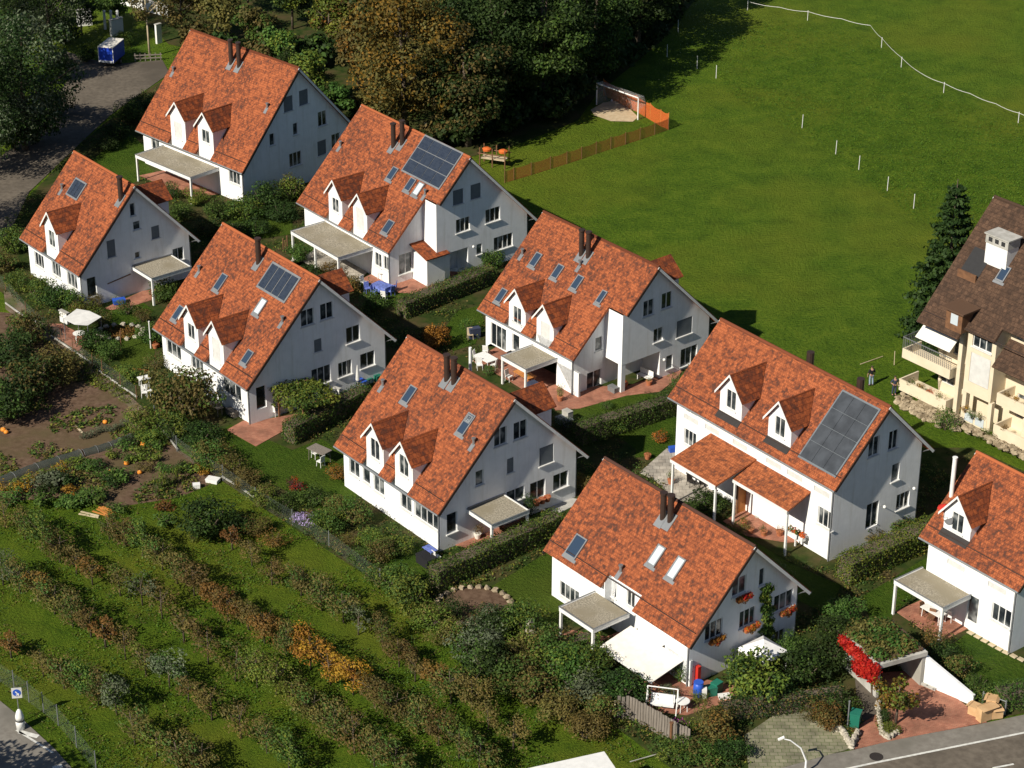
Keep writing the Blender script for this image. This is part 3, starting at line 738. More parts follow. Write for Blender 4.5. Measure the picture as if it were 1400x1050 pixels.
hM.gwindow(q('M', 811, 712), .7, 1.2, 1, 'glass', inset=True); hM.gwindow(q('M', 770, 888), 1.5, 1.5, 2, 'glass', inset=True)
hM.fwindow(q('M', 285, 695), 2.0, 2.0, 3, sill=False); hM.fwindow(q('M', 368, 725), .9, 1.5, 1); hM.fwindow(q('M', 615, 900), 2.7, 2.1, 4, sill=False)
hM.build(); hM.rear_dormer(q('M', 1172, 405), hM.ez+hM.H-1.5); hM.flat_porch(q('M', 300, 785), q('M', 415, 855), q('M', 550, 800), 2.5, ((0, 0), (1, 0)), yb=hM.yf)
# E ---------------------------------------------------------------
hE = mkhouse('E', 'white house in the centre with twin dormers above the long clipped hedge')
hE.dormer(q('E', 286, 490), 2.1, (1.1, 1.6), winpx=q('E', 305, 620)); hE.dormer(q('E', 425, 578), 2.1, (1.1, 1.6), winpx=q('E', 445, 700))
hE.chimneys([q('E', 634, 275), q('E', 668, 290)], 2.1, .26); hE.vent(q('E', 327, 305)); hE.vent(q('E', 762, 585))
hE.skylight(q('E', 455, 350), .8, 1.4); hE.skylight(q('E', 727, 492), .8, 1.7); hE.skylight(q('E', 742, 468), .55, .6, 'blind_glass')
for p, w, h, n, kd in (((890, 550), 1.1, 1.4, 2, 'glass'), ((985, 517), 1.2, 1.4, 2, 'glass'), ((1110, 637), 1.3, 1.5, 1, 'shut'), ((937, 687), .6, 1.2, 1, 'shut'), ((790, 747), .7, 1.2, 1, 'glass'),
                   ((962, 828), 1.6, 1.0, 2, 'glass'), ((1068, 805), 1.4, 1.5, 2, 'glass'), ((1178, 760), 1.4, 1.3, 2, 'glass')):
    hE.gwindow(q('E', *p), w, h, n, kd)
hE.gwindow(q('E', 658, 962), .9, 1.6, 1, 'glass')
for p, w, n in (((190, 697), 1.3, 2), ((248, 732), .9, 1), ((308, 780), 1.3, 2), ((438, 862), 1.3, 2), ((535, 925), 2.8, 4)): hE.fwindow(q('E', *p), w, 1.4, n)
hE.build(); hE.rear_dormer(q('E', 1160, 405), hE.ez+hE.H-1.5)
hE.side_porch(q('E', 705, 880), q('E', 840, 970), q('E', 1035, 905))
# F ---------------------------------------------------------------
hF = mkhouse('F', 'white house nearest the camera with a cream awning and ivy climbing its gable')
tn = hF.onroof(*q('F', 490, 640))[1]; a0 = hF.onroof(*q('F', 388, 660))[0]; a1 = hF.onroof(*q('F', 530, 760)); SLf = hF.SL
a2 = (a1[0]+hF.onroof(*q('F', 630, 640))[0])/2
_tl = SLf-.15
hF.outline = [(-hF.L, 0), (0, 0), (0, SLf), (a1[0]+.1, SLf), (a1[0]+.1, tn), (a0, tn), (a0, _tl), (-hF.L, _tl)]
hF.chimneys([q('F', 672, 350), q('F', 705, 362)], 2.0, .25); hF.vent(q('F', 484, 590))
hF.skylight(q('F', 287, 482), 1.1, 1.6); hF.skylight(q('F', 645, 522), .75, 1.5, 'blind_glass'); hF.skylight(q('F', 732, 578), .75, 1.6, 'blind_glass')
for p, w, h, n, kd in (((1012, 655), 1.2, 1.3, 2, 'glass'), ((1113, 615), .5, 1.3, 1, 'glass'), ((898, 850), 1.5, 1.3, 3, 'glass'), ((1048, 795), 1.4, 1.3, 3, 'glass'), ((1208, 722), 1.7, 1.3, 3, 'glass'), ((1190, 880), .9, 1.0, 2, 'glass')):
    hF.gwindow(q('F', *p), w, h, n, kd)
hF.midf = (a0+.05, a1[0]+.15, -tn*hF.cp+.3)
hF.fwindow(q('F', 255, 690), 2.0, 1.2, 4); hF.fwindow(q('F', 440, 662), 1.1, 1.2, 2, mid=True); hF.fwindow(q('F', 528, 715), .8, 1.2, 2, mid=True)
hF.fwindow(q('F', 735, 1010), 2.4, 1.9, 3, sill=False)
hF.build(); hF.flat_porch(q('F', 203, 750), q('F', 365, 845), q('F', 487, 795), 2.6, ((0, 0), (1, 0)), yb=hF.yf)
# G ---------------------------------------------------------------
hG = mkhouse('G', 'tall white two storey house with a black solar field and tiled twin porches')
for ap, bt, wp in (((425, 398), (430, 610), (430, 520)), ((660, 525), (665, 735), (665, 650))):
    tt = hG.onroof(*q('G', bt[0], bt[1]-12))
    yfc = -tt[1]*hG.cp
    hG.dormer(q('G', *ap), 2.3, (1.0, 1.5), yface=yfc, pitch=52, winpx=q('G', *wp))
hG.solar(q('G', 937, 675), 3, 4, 1.15, 1.35, gap=.015, frame='shutter_grey', cell='solar_grey')
for p, w, h, n, kd in (((1102, 737), 1.0, 1.5, 2, 'glass'), ((1195, 705), .9, 1.5, 2, 'glass'), ((1205, 860), .75, 1.4, 1, 'glass'), ((1240, 995), 1.3, 1.3, 3, 'glass')):
    hG.gwindow(q('G', *p), w, h, n, kd)
hG.gwindow(q('J', 362, 520), 1.2, 2.0, 2, 'glass', sill=False)
for p in ((228, 592), (328, 642), (460, 715), (622, 805), (722, 862), (852, 940)): hG.fwindow(q('G', p[0], p[1]+15), 1.5, .42, 3, 'shutw', sill=False); hG.fwindow(q('G', p[0], p[1]-13), 1.2, .17, 3, 'glass', sill=False)
hG.fwindow(q('G', 222, 700), 1.3, 1.3, 3); hG.fwindow(q('J', 40, 545), 1.4, 1.4, 3)
hG.build()
hG.tiled_porch(q('G', 128, 795), q('G', 345, 925), q('G', 322, 672))
hG.tiled_porch(q('G', 425, 890), q('G', 690, 1032), q('G', 535, 800))
# J ---------------------------------------------------------------
hJ = mkhouse('J', 'white house at the right edge with one dormer, half outside the frame')
tt = hJ.onroof(*q('J', 965, 670)); hJ.dormer(q('J', 965, 398), 2.3, (1.0, 1.4), yface=-tt[1]*hJ.cp, pitch=52, winpx=q('J', 975, 590))
for p in ((935, 845), (1215, 1000)): hJ.fwindow(q('J', p[0], p[1]+20), 1.5, .42, 3, 'shutw', sill=False); hJ.fwindow(q('J', p[0], p[1]-20), 1.2, .17, 3, 'glass', sill=False)
hJ.fwindow(q('K', 1045, 175), 1.6, 1.3, 3)
hJ.fwindow(q('K', 880, 140), .9, 2.0, 1, sill=False)
hJ.build(); hJ.flat_porch(q('J', 510, 965), q('K', 700, 125), q('K', 920, 45), 2.7, ((0, 0), (1, 0)), yb=hJ.yf)
# ------------------------------------------------------------------ ground
sheet('ground', [(-700, 40), (900, 40), (900, 1500), (-700, 1500)], 'meadow', 0, px=False)
SHEETS = []
def qs(z, *p): return [q(z, *a) for a in p]
sheet('orchard_grass', [(-60, 690), (100, 680), (150, 690), (240, 680), (300, 650), (520, 800), (600, 860), (830, 985), (900, 1060), (930, 1120), (-60, 1120)], 'orchard_grass', .012)
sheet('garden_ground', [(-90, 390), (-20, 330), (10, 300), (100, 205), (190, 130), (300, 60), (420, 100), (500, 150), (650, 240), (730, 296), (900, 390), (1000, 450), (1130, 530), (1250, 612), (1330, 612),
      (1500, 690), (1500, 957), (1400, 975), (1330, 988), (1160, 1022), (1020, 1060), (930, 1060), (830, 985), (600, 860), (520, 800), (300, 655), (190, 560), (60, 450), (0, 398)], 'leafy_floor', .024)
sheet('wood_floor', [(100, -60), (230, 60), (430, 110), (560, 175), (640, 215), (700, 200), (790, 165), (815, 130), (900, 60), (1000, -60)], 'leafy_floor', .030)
sheet('garden_plot', [(-80, 420), (40, 430), (90, 480), (187, 545), (240, 612), (305, 655), (245, 680), (150, 695), (100, 680), (-80, 690)], 'soil', .018)
sheet('path', qs('L', (20, 70), (60, 80), (240, 250), (290, 250), (440, 390), (560, 510), (840, 760), (960, 900), (900, 900), (700, 700), (520, 560), (330, 400), (30, 170)), 'soil_path', .040)
for i, z in enumerate([
    qs('A', (480, 900), (600, 790), (720, 735), (790, 800), (800, 900), (860, 950), (700, 1010), (600, 960)),
    qs('L', (560, 180), (700, 125), (770, 120), (840, 180), (740, 255), (600, 270)),
    qs('L', (600, 340), (750, 270), (830, 290), (850, 440), (760, 500), (680, 490), (620, 420)),
    [(290, 600), (315, 580), (400, 615), (440, 600), (500, 640), (480, 700), (430, 695), (380, 665), (330, 645)],
    [(655, 812), (770, 742), (800, 745), (760, 860), (715, 885), (690, 840)],
    [(775, 565), (857, 536), (897, 540), (932, 575), (905, 640), (850, 600), (800, 590)],
    [(600, 460), (625, 425), (655, 418), (662, 440), (650, 470), (620, 480)],
    qs('G', (-30, 640), (100, 600), (170, 610), (160, 730), (50, 780), (-40, 790)),
    [(1180, 815), (1270, 760), (1290, 780), (1220, 840), (1215, 880), (1190, 850)],
    [(1290, 890), (1330, 860), (1410, 915), (1430, 960), (1370, 960), (1320, 920)],
    [(480, 735), (530, 730), (560, 745), (600, 755), (585, 790), (540, 780)],
    [(800, 650), (835, 640), (860, 660), (850, 700), (815, 690)],
    [(930, 720), (1000, 720), (1080, 770), (1150, 800), (1130, 840), (1050, 800)],
    [(500, 400), (560, 395), (640, 360), (660, 380), (560, 430)],
    [(300, 290), (400, 280), (400, 320), (330, 330)]]):
    sheet('lawn', z, 'lawn', .034+.0008*i); SHEETS.append(z)
for i, (z, m) in enumerate([(qs('C', (570, 885), (780, 790), (850, 780), (830, 840), (700, 880), (610, 895)), 'brick_paving'),
    (qs('A', (760, 960), (900, 930), (1250, 940), (1330, 1090), (1200, 1060), (1050, 1080)), 'brick_paving'),
    (qs('B', (180, 640), (330, 560), (650, 640), (560, 740), (460, 720), (200, 610)), 'slab_paving'),
    (qs('B', (560, 735), (700, 660), (1180, 690), (1090, 710), (940, 775), (860, 805), (780, 800), (740, 770)), 'brick_paving'),
    (qs('M', (160, 810), (280, 740), (680, 930), (900, 930), (1180, 840), (1130, 900), (1060, 955), (900, 975), (680, 1035), (560, 1045), (330, 900)), 'brick_paving'),
    (qs('E', (640, 1060), (690, 960), (960, 880), (1050, 950), (1010, 1010), (900, 1050), (760, 1085)), 'brick_paving'),
    (qs('E', (1060, 880), (1180, 830), (1270, 850), (1240, 880), (1150, 925)), 'concrete'),
    (qs('L', (1240, 830), (1330, 780), (1400, 780), (1640, 740), (1560, 830), (1400, 920)), 'brick_paving'),
    (qs('L', (270, 250), (340, 250), (480, 330), (430, 400), (320, 330)), 'brick_paving'),
    (qs('F', (130, 925), (260, 850), (420, 880), (520, 840), (600, 830), (400, 900), (350, 960), (180, 945)), 'brick_paving'),
    (qs('S', (620, 470), (700, 400), (880, 440), (1060, 480), (1080, 545), (960, 580), (840, 620), (660, 600)), 'brick_paving'),
    (qs('G', (-20, 860), (110, 745), (200, 760), (420, 900), (300, 1010), (150, 990), (60, 900)), 'slab_paving'),
    (qs('F', (940, 365), (1080, 290), (1330, 390), (1380, 450), (1230, 460), (1040, 430)), 'brick_paving'),
    (qs('K', (440, 150), (640, 60), (900, 225), (700, 325)), 'brick_paving'),
    (qs('K', (195, 942), (235, 800), (330, 740), (345, 860), (440, 880), (350, 590), (360, 500), (545, 490), (640, 530), (962, 785), (450, 885), (330, 912)), 'brick_paving'),
    (qs('K', (200, 480), (340, 560), (340, 735), (232, 795)), 'asphalt'),
    ([(1018, 1005), (1062, 975), (1110, 962), (1140, 985), (1167, 1022), (1060, 1052), (1025, 1062)], 'grid_paving')]):
    sheet('terrace' if m != 'grid_paving' and m != 'asphalt' else 'driveway', z, m, .055+.0015*i, .05); SHEETS.append(z)
sheet('sand_patch', qs('P', (430, 600), (500, 560), (560, 550), (650, 600), (690, 640), (660, 665), (540, 662), (450, 630)), 'sand', .035)
# roads
sheet('road', [(-90, 340), (-10, 345), (10, 325), (40, 262), (102, 203), (150, 158), (192, 128), (232, 100), (222, 82), (150, 88), (90, 70), (84, 78), (95, 105), (60, 165), (0, 215), (-90, 250)], 'asphalt', .042)
sheet('pavement', [(1010, 1066), (1060, 1050), (1120, 1034), (1168, 1025), (1227, 1010.5), (1334, 991), (1400, 977), (1480, 961), (1480, 1120), (1000, 1120)], 'asphalt_light', .06, .06)
sheet('road', [(1090, 1070), (1187, 1046), (1400, 1002), (1480, 985), (1480, 1125), (1080, 1125)], 'asphalt', .064)
sheet('road', [(-90, 900), (0, 958), (25, 978), (75, 1024), (100, 1052), (140, 1120), (-90, 1120)], 'asphalt_light', .055, .05)
def stripe(p0, p1, w, z):
    a, b = at(*p0, z), at(*p1, z); d = (b-a).normalized(); n = Vector((-d.y, d.x, 0))*w/2
    return sheet('road_marking', [(a+n)[:2], (b+n)[:2], (b-n)[:2], (a-n)[:2]], 'road_paint', z, px=False)
stripe((1120, 1059), (1187, 1044.6), .16, .070); stripe((1187, 1044.6), (1480, 985.5), .16, .070); stripe((1357, 1050), (1386, 1044.5), .14, .070); stripe((1420, 1037), (1450, 1031), .14, .070)
stripe((22.5, 998), (72.5, 1029), .15, .062); stripe((26, 1000), (52, 1007), .35, .062); stripe((72, 1050), (85, 1046.5), .3, .062)
mh = MB(); c = at(1198, 1034.5, .066); mh.lathe([(.42, 0), (.42, .012), (.36, .018), (.36, .010)], (0, 0, 0), 20); o = mh.build('manhole_cover', 'dark_metal', loc=c); tag(o, 'round dark iron manhole cover in the pavement near the driveway', 'manhole cover')

# ------------------------------------------------------------------ vegetation
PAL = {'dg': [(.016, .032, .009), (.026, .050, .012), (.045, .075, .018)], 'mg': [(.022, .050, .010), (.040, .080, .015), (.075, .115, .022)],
       'yg': [(.045, .075, .012), (.085, .12, .018), (.15, .16, .025)], 'ol': [(.045, .045, .014), (.085, .075, .022), (.13, .10, .030)],
       'br': [(.060, .040, .020), (.105, .065, .028), (.15, .095, .035)], 'rust': [(.12, .045, .015), (.22, .075, .02), (.30, .12, .03)],
       'yel': [(.16, .11, .015), (.32, .19, .02), (.46, .28, .03)], 'org': [(.13, .06, .012), (.24, .11, .018), (.34, .17, .025)],
       'red': [(.22, .028, .008), (.46, .050, .012), (.58, .10, .025)], 'grs': [(.036, .082, .006), (.062, .125, .009), (.100, .165, .014)], 'sil': [(.05, .065, .035), (.085, .105, .06), (.13, .15, .09)],
       'autumn': [(.035, .036, .010), (.095, .066, .014), (.24, .115, .018)], 'purple': [(.05, .018, .02), (.08, .03, .03), (.10, .04, .035)]}
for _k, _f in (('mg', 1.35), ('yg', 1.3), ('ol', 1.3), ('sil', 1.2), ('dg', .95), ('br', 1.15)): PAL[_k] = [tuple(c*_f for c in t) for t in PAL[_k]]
PAL['br'] = [(.065, .052, .018), (.115, .086, .027), (.165, .115, .034)]; PAL['rust'] = [(.095, .055, .016), (.155, .082, .022), (.22, .12, .03)]
def leaf_mesh(name, blobs, n, leaf, pal, seed, shell=.5, second=None, up=.5, sq=.6):
    """blobs (cx,cy,cz,rx,ry,rz); n leaf quads spread through them"""
    g = np.random.default_rng(seed); B = np.array(blobs, float)
    vol = (B[:, 3]*B[:, 4]*B[:, 5])**(2/3); idx = g.choice(len(B), n, p=vol/vol.sum())
    d = g.normal(size=(n, 3)); d /= np.linalg.norm(d, axis=1)[:, None]
    r = shell+(1-shell)*g.random(n)**.7; r *= 1+.10*g.normal(size=n)
    P = B[idx, :3]+d*B[idx, 3:6]*r[:, None]
    nr = d+g.normal(size=(n, 3))*.55; nr[:, 2] += up; nr /= np.linalg.norm(nr, axis=1)[:, None]
    t = np.cross(nr, g.normal(size=(n, 3))); t /= np.linalg.norm(t, axis=1)[:, None]; b = np.cross(nr, t)
    s = leaf*(.6+.8*g.random(n))[:, None]
    V = np.stack([P+t*s*.5, P+b*s*.5*sq, P-t*s*.5, P-b*s*.5*sq], 1).reshape(-1, 3)
    ok = np.repeat(P[:, 2] > .02, 4)
    me = bpy.data.meshes.new(name)
    me.vertices.add(4*n); me.vertices.foreach_set('co', V.astype(np.float32).ravel())
    me.loops.add(4*n); me.loops.foreach_set('vertex_index', np.arange(4*n, dtype=np.int32))
    me.polygons.add(n); me.polygons.foreach_set('loop_start', np.arange(0, 4*n, 4, dtype=np.int32)); me.polygons.foreach_set('loop_total', np.full(n, 4, dtype=np.int32))
    C = np.array(PAL[pal]); bt = g.random(len(B)); f = np.clip(bt[idx]*.45+g.random(n)*.65, 0, .999)*2
    i0 = f.astype(int); fr = (f-i0)[:, None]; c = C[i0]*(1-fr)+C[np.minimum(i0+1, 2)]*fr
    if second:
        C2 = np.array(PAL[second]); sel = g.random(len(B))[idx]*.6+g.random(n)*.4 > .62; c[sel] = (C2[i0]*(1-fr)+C2[np.minimum(i0+1, 2)]*fr)[sel]
    col = me.color_attributes.new('Col', 'FLOAT_COLOR', 'CORNER')
    cc = np.ones((4*n, 4), np.float32); cc[:, :3] = np.repeat(c, 4, 0); col.data.foreach_set('color', cc.ravel())
    me.materials.append(M['leaves']); me.update(calc_edges=True)
    return me
def clumps(r, h0, h1, k, seed, cr=.36, shape='round'):
    g = random.Random(seed); out = []; cz, rz = (h0+h1)/2, (h1-h0)/2
    for i in range(k):
        a = g.uniform(0, 6.283); u = g.uniform(-1, 1); rr = g.uniform(.45, .82)
        c = math.sqrt(max(0, 1-u*u)); w = r*cr*g.uniform(.7, 1.25)
        if shape == 'round': sx = 1
        elif shape == 'cone': sx = .35+.65*(1-u)/2
        out.append((math.cos(a)*c*rr*r*sx, math.sin(a)*c*rr*r*sx, cz+u*rr*rz, w, w, w*g.uniform(.6, .85)))
    return out
def trunk_mb(h, r, seed, limbs=5, spread=.5, top=None):
    g = random.Random(seed); T = MB(); top = top or h*.8
    lean = (g.uniform(-.06, .06)*h, g.uniform(-.06, .06)*h)
    T.tube([(0, 0, -.05), (lean[0]*.3, lean[1]*.3, h*.35), (lean[0], lean[1], top)], [r, r*.75, r*.25], 7)
    for i in range(limbs):
        a = g.uniform(0, 6.283); z = g.uniform(.28, .62)*h; l = g.uniform(.5, 1)*spread*h
        p0 = Vector((lean[0]*z/h, lean[1]*z/h, z)); d = Vector((math.cos(a), math.sin(a), g.uniform(.5, 1.1))).normalized()
        p1 = p0+d*l*.55; p2 = p1+(d+Vector((g.uniform(-.3, .3), g.uniform(-.3, .3), .15)))*l*.45
        T.tube([p0, p1, p2], [r*.42, r*.26, r*.08], 5)
    return T
PROT = {}
def tree(px, r, h, kind, label, cat='tree', name='tree', n=2500, leaf=.3, h0=None, k=26, second=None, group=None, trunk=.22, seed=None, shape='round', cr=.36, var=0, loc=None, bark='bark', limbs=5, stretch=None, rz=None):
    """individual tree: trunk + crown; prototypes are shared between look-alikes at different scales"""
    key = (kind, second, n, round(leaf, 2), shape, var, k, round(cr, 2), round((h0 or h*.25)/h, 1), bark)
    p = at(*px, 0) if loc is None else Vector(loc)
    root = thing(name, label, cat, p, rnd.uniform(0, 6.28) if rz is None else rz, group)
    if key not in PROT:
        hh0 = (h0 if h0 is not None else h*.25); sd = hash(str(key)) % 9999 if False else len(PROT)*13+5
        me = leaf_mesh('crown', clumps(r, hh0, h, k, sd, cr, shape), n, leaf, kind, sd, second=second)
        tm = trunk_mb(h, trunk, sd, limbs, .42); o = tm.build('trunk', bark, root, smooth=True)
        PROT[key] = (me, o.data, r, h)
        c = bpy.data.objects.new('crown', me); COL.objects.link(c); c.parent = root
        if stretch: c.scale = (stretch[0], stretch[1], 1)
    else:
        me, td, r0, hh = PROT[key]
        s = (r/r0, r/r0, h/hh)
        for nm, d in (('crown', me), ('trunk', td)):
            c = bpy.data.objects.new(nm, d); COL.objects.link(c); c.parent = root; c.scale = s
            if stretch and nm == 'crown': c.scale = (s[0]*stretch[0], s[1]*stretch[1], s[2])
    return root
def shrub(px, r, h, kind, label, n=1100, leaf=.15, second=None, group=None, var=0, cat='shrub', name='shrub', k=16, loc=None, wide=1.0, rz=None):
    key = ('s', kind, second, n, round(leaf, 2), var, k)
    p = at(*px, 0) if loc is None else Vector(loc)
    if key not in PROT:
        sd = len(PROT)*17+3
        bl = clumps(1.0, .12, 1.3, k, sd, .40); bl = [(a, b, max(c, .3), d, e, f) for a, b, c, d, e, f in bl]
        bl += [(0, 0, .55, .62, .62, .5)]
        PROT[key] = leaf_mesh('foliage', bl, n, leaf/1.3, kind, sd, second=second, shell=.6)
    root = thing(name, label, cat, p, rnd.uniform(0, 6.28) if rz is None else rz, group)
    c = bpy.data.objects.new('foliage', PROT[key]); COL.objects.link(c); c.parent = root; c.scale = (r*wide, r, h/1.35)
    skey = 'stems%d' % (len(PROT) % 3)
    if skey not in PROT:
        T = MB(); g = random.Random(3)
        for i in range(6):
            a = i*1.05; T.tube([(0, 0, 0), (math.cos(a)*.25, math.sin(a)*.25, .45), (math.cos(a)*.5, math.sin(a)*.5, .85)], [.05, .035, .012], 5)
        o = T.build('stems', 'bark', root); PROT[skey] = o.data; o.scale = c.scale
    else:
        o = bpy.data.objects.new('stems', PROT[skey]); COL.objects.link(o); o.parent = root; o.scale = c.scale
    return root
def hedge(p0, p1, w, h, kind, label, dens=190, leaf=.115, second=None, group='clipped hedges', z=0, wave=.08):
    a, b = at(*p0, z), at(*p1, z); L = (b-a).length; ang = math.atan2(b.y-a.y, b.x-a.x)
    root = thing('hedge', label, 'hedge', a, ang, group)
    g = np.random.default_rng(int(L*100)); area = 2*L*h+L*w+2*w*h; n = int(area*dens)
    faces = [('f', L*h), ('b', L*h), ('t', L*w), ('l', w*h), ('r', w*h)]; pr = np.array([x[1] for x in faces]); idx = g.choice(5, n, p=pr/pr.sum())
    u, v = g.random(n), g.random(n); P = np.zeros((n, 3)); Nn = np.zeros((n, 3))
    x = u*L; wv = wave*np.sin(x*1.7)+wave*np.sin(x*.63+2)
    for i, (cx, cy, cz, nx, ny, nz) in enumerate([(x, -w/2+0*u, v*h, 0, -1, 0), (x, w/2+0*u, v*h, 0, 1, 0), (x, (v-.5)*w, h+0*u, 0, 0, 1), (0*u, (u-.5)*w, v*h, -1, 0, 0), (0*u+L, (u-.5)*w, v*h, 1, 0, 0)]):
        m = idx == i; P[m] = np.stack([cx[m]+0*u[m] if not np.isscalar(cx) else u[m]*0+cx, cy[m], cz[m]+(wv[m] if i == 2 else 0)], 1); Nn[m] = (nx, ny, nz)
    P += g.normal(size=(n, 3))*.07; P[:, 2] = np.maximum(P[:, 2], .03)
    nr = Nn+g.normal(size=(n, 3))*.6; nr[:, 2] += .3; nr /= np.linalg.norm(nr, axis=1)[:, None]
    t = np.cross(nr, g.normal(size=(n, 3))); t /= np.linalg.norm(t, axis=1)[:, None]; bb = np.cross(nr, t); s = leaf*(.6+.8*g.random(n))[:, None]
    V = np.stack([P+t*s*.5, P+bb*s*.35, P-t*s*.5, P-bb*s*.35], 1).reshape(-1, 3)
    me = bpy.data.meshes.new('foliage'); me.vertices.add(4*n); me.vertices.foreach_set('co', V.astype(np.float32).ravel())
    me.loops.add(4*n); me.loops.foreach_set('vertex_index', np.arange(4*n, dtype=np.int32))
    me.polygons.add(n); me.polygons.foreach_set('loop_start', np.arange(0, 4*n, 4, dtype=np.int32)); me.polygons.foreach_set('loop_total', np.full(n, 4, dtype=np.int32))
    C = np.array(PAL[kind]); f = np.clip(.5+.25*np.sin(P[:, 0]*2.1)*np.sin(P[:, 2]*3+P[:, 0])+.35*g.normal(size=n), 0, .999)*2
    i0 = f.astype(int); fr = (f-i0)[:, None]; c = C[i0]*(1-fr)+C[np.minimum(i0+1, 2)]*fr
    if second: sel = g.random(n) > .75; C2 = np.array(PAL[second]); c[sel] = (C2[i0]*(1-fr)+C2[np.minimum(i0+1, 2)]*fr)[sel]
    cc = np.ones((4*n, 4), np.float32); cc[:, :3] = np.repeat(c, 4, 0); me.color_attributes.new('Col', 'FLOAT_COLOR', 'CORNER').data.foreach_set('color', cc.ravel())
    me.materials.append(M['leaves']); me.update(calc_edges=True)
    o = bpy.data.objects.new('foliage', me); COL.objects.link(o); o.parent = root
    B = MB(); B.bx(.08, L-.08, -w/2+.1, w/2-.1, 0, h-.12); B.build('branches', 'bark', root)
    return root
# ---- woods at the back
GW = 'trees of the dark wood behind the houses'
woods = [((556, 196), 6.6, 17.5, 'autumn', 'ol', 'broad olive and orange autumn tree at the front of the dark wood'),
         ((640, 200), 5.0, 13, 'dg', 'ol', 'smaller dark green tree between the autumn tree and the taller ones'),
         ((672, 165), 5.6, 18, 'dg', None, 'dark green tree directly right of the big autumn tree'),
         ((742, 158), 5.4, 18, 'dg', 'mg', 'dark green tree left of the football goal, its crown touching the top edge'),
         ((812, 118), 5.0, 16, 'dg', 'mg', 'dark green tree standing nearest behind the football goal'),
         ((870, 70), 5.5, 15, 'dg', None, 'rightmost dark tree of the wood, throwing shade over the meadow'),
         ((620, 110), 6.0, 17, 'dg', 'ol', 'shaded tree just behind the big autumn tree'), ((700, 90), 6.0, 18, 'dg', None, 'deep shaded tree in the wood behind the dark green pair'),
         ((780, 60), 6.0, 17, 'dg', None, 'deep shaded tree at the top edge above the goal'),
         ((930, 20), 5.0, 12, 'dg', None, 'tree in deep shade at the top edge beside the meadow fence'),
         ((540, 80), 6.0, 16, 'dg', 'ol', 'tree at the top edge left behind the big autumn tree')]
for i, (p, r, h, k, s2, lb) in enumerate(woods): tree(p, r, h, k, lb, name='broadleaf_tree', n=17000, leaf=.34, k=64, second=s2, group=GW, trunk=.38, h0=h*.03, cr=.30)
GB = 'trees and bushes behind the farthest house'
for p, r, h, k, s2, lb in [((425, 150), 2.7, 6.5, 'yg', 'mg', 'yellow green tree rising behind the shaded gable of the farthest house'), ((455, 175), 2.2, 5, 'mg', None, 'low green tree between the farthest gable and the autumn tree'),
      ((385, 95), 2.4, 5, 'mg', 'yg', 'green tree peeping over the ridge of the farthest house'), ((355, 75), 2.8, 6, 'ol', 'mg', 'olive tree behind the chimneys of the farthest house'),
      ((300, 60), 3.2, 7.5, 'ol', None, 'brownish olive tree left behind the farthest ridge'), ((250, 62), 3.4, 8, 'ol', 'br', 'brown olive tree above the left end of the farthest roof'),
      ((400, 40), 3.0, 7, 'dg', 'yg', 'dark tree at the top edge above the yellow green one'), ((450, 60), 3.0, 6, 'yg', 'autumn', 'yellowish tree at the top edge beside the autumn crown'),
      ((340, 20), 3.5, 8, 'dg', None, 'dark tree at the top edge above the farthest roof'), ((160, 30), 2.2, 4.5, 'mg', None, 'green tree between white garden walls at the top edge'),
      ((112, 48), 2.3, 6, 'dg', None, 'dark tree left of the white garden wall'), ((490, 115), 2.6, 6, 'ol', 'autumn', 'orange tipped bush tree against the left flank of the autumn tree'),
      ((268, 105), 2.0, 3.6, 'dg', None, 'dark low tree tucked behind the left verge of the farthest roof'), ((400, 120), 2.2, 4.5, 'dg', None, 'dark low tree close behind the farthest house')]:
    tree(p, r, h, k, lb, name='garden_tree', n=3200, leaf=.34, k=26, second=s2, group=GB, trunk=.16, h0=h*.12)
tree((205, 78), 2.0, 9.5, 'ol', 'thin pale stemmed birch standing beside the blue trailer', name='birch_tree', n=1500, leaf=.26, k=18, second='yg', trunk=.14, h0=3.2, bark='wood_pale')
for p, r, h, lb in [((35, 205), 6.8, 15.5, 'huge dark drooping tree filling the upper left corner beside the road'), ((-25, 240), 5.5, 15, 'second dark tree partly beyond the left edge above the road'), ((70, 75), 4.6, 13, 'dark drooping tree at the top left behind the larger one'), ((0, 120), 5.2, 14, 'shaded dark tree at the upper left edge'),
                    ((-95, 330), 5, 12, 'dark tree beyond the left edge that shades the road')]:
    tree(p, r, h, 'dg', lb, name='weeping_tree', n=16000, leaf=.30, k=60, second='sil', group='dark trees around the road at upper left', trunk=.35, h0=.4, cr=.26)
# spruce beside the apartment block
sp = thing('spruce_tree', 'tall dark spruce against the left end of the brown roofed block', 'tree', at(1288, 464), 0)
bl = []; g_ = random.Random(5)
for i in range(17):
    z = 1+i*.78; rr = 4.4*(1-(z/14.6))**.7
    for j in range(8):
        a = j*.785+i*.5; l = rr*g_.uniform(.7, 1.12)
        bl.append((math.cos(a)*l*.6, math.sin(a)*l*.6, z-.12*l, .18+abs(math.cos(a))*l*.42, .18+abs(math.sin(a))*l*.42, .26))
c = bpy.data.objects.new('crown', leaf_mesh('crown', bl, 15000, .32, 'dg', 4, shell=.2, up=.2)); COL.objects.link(c); c.parent = sp
T = MB(); T.tube([(0, 0, 0), (0, 0, 14.3)], [.3, .03], 8); T.build('trunk', 'bark', sp)
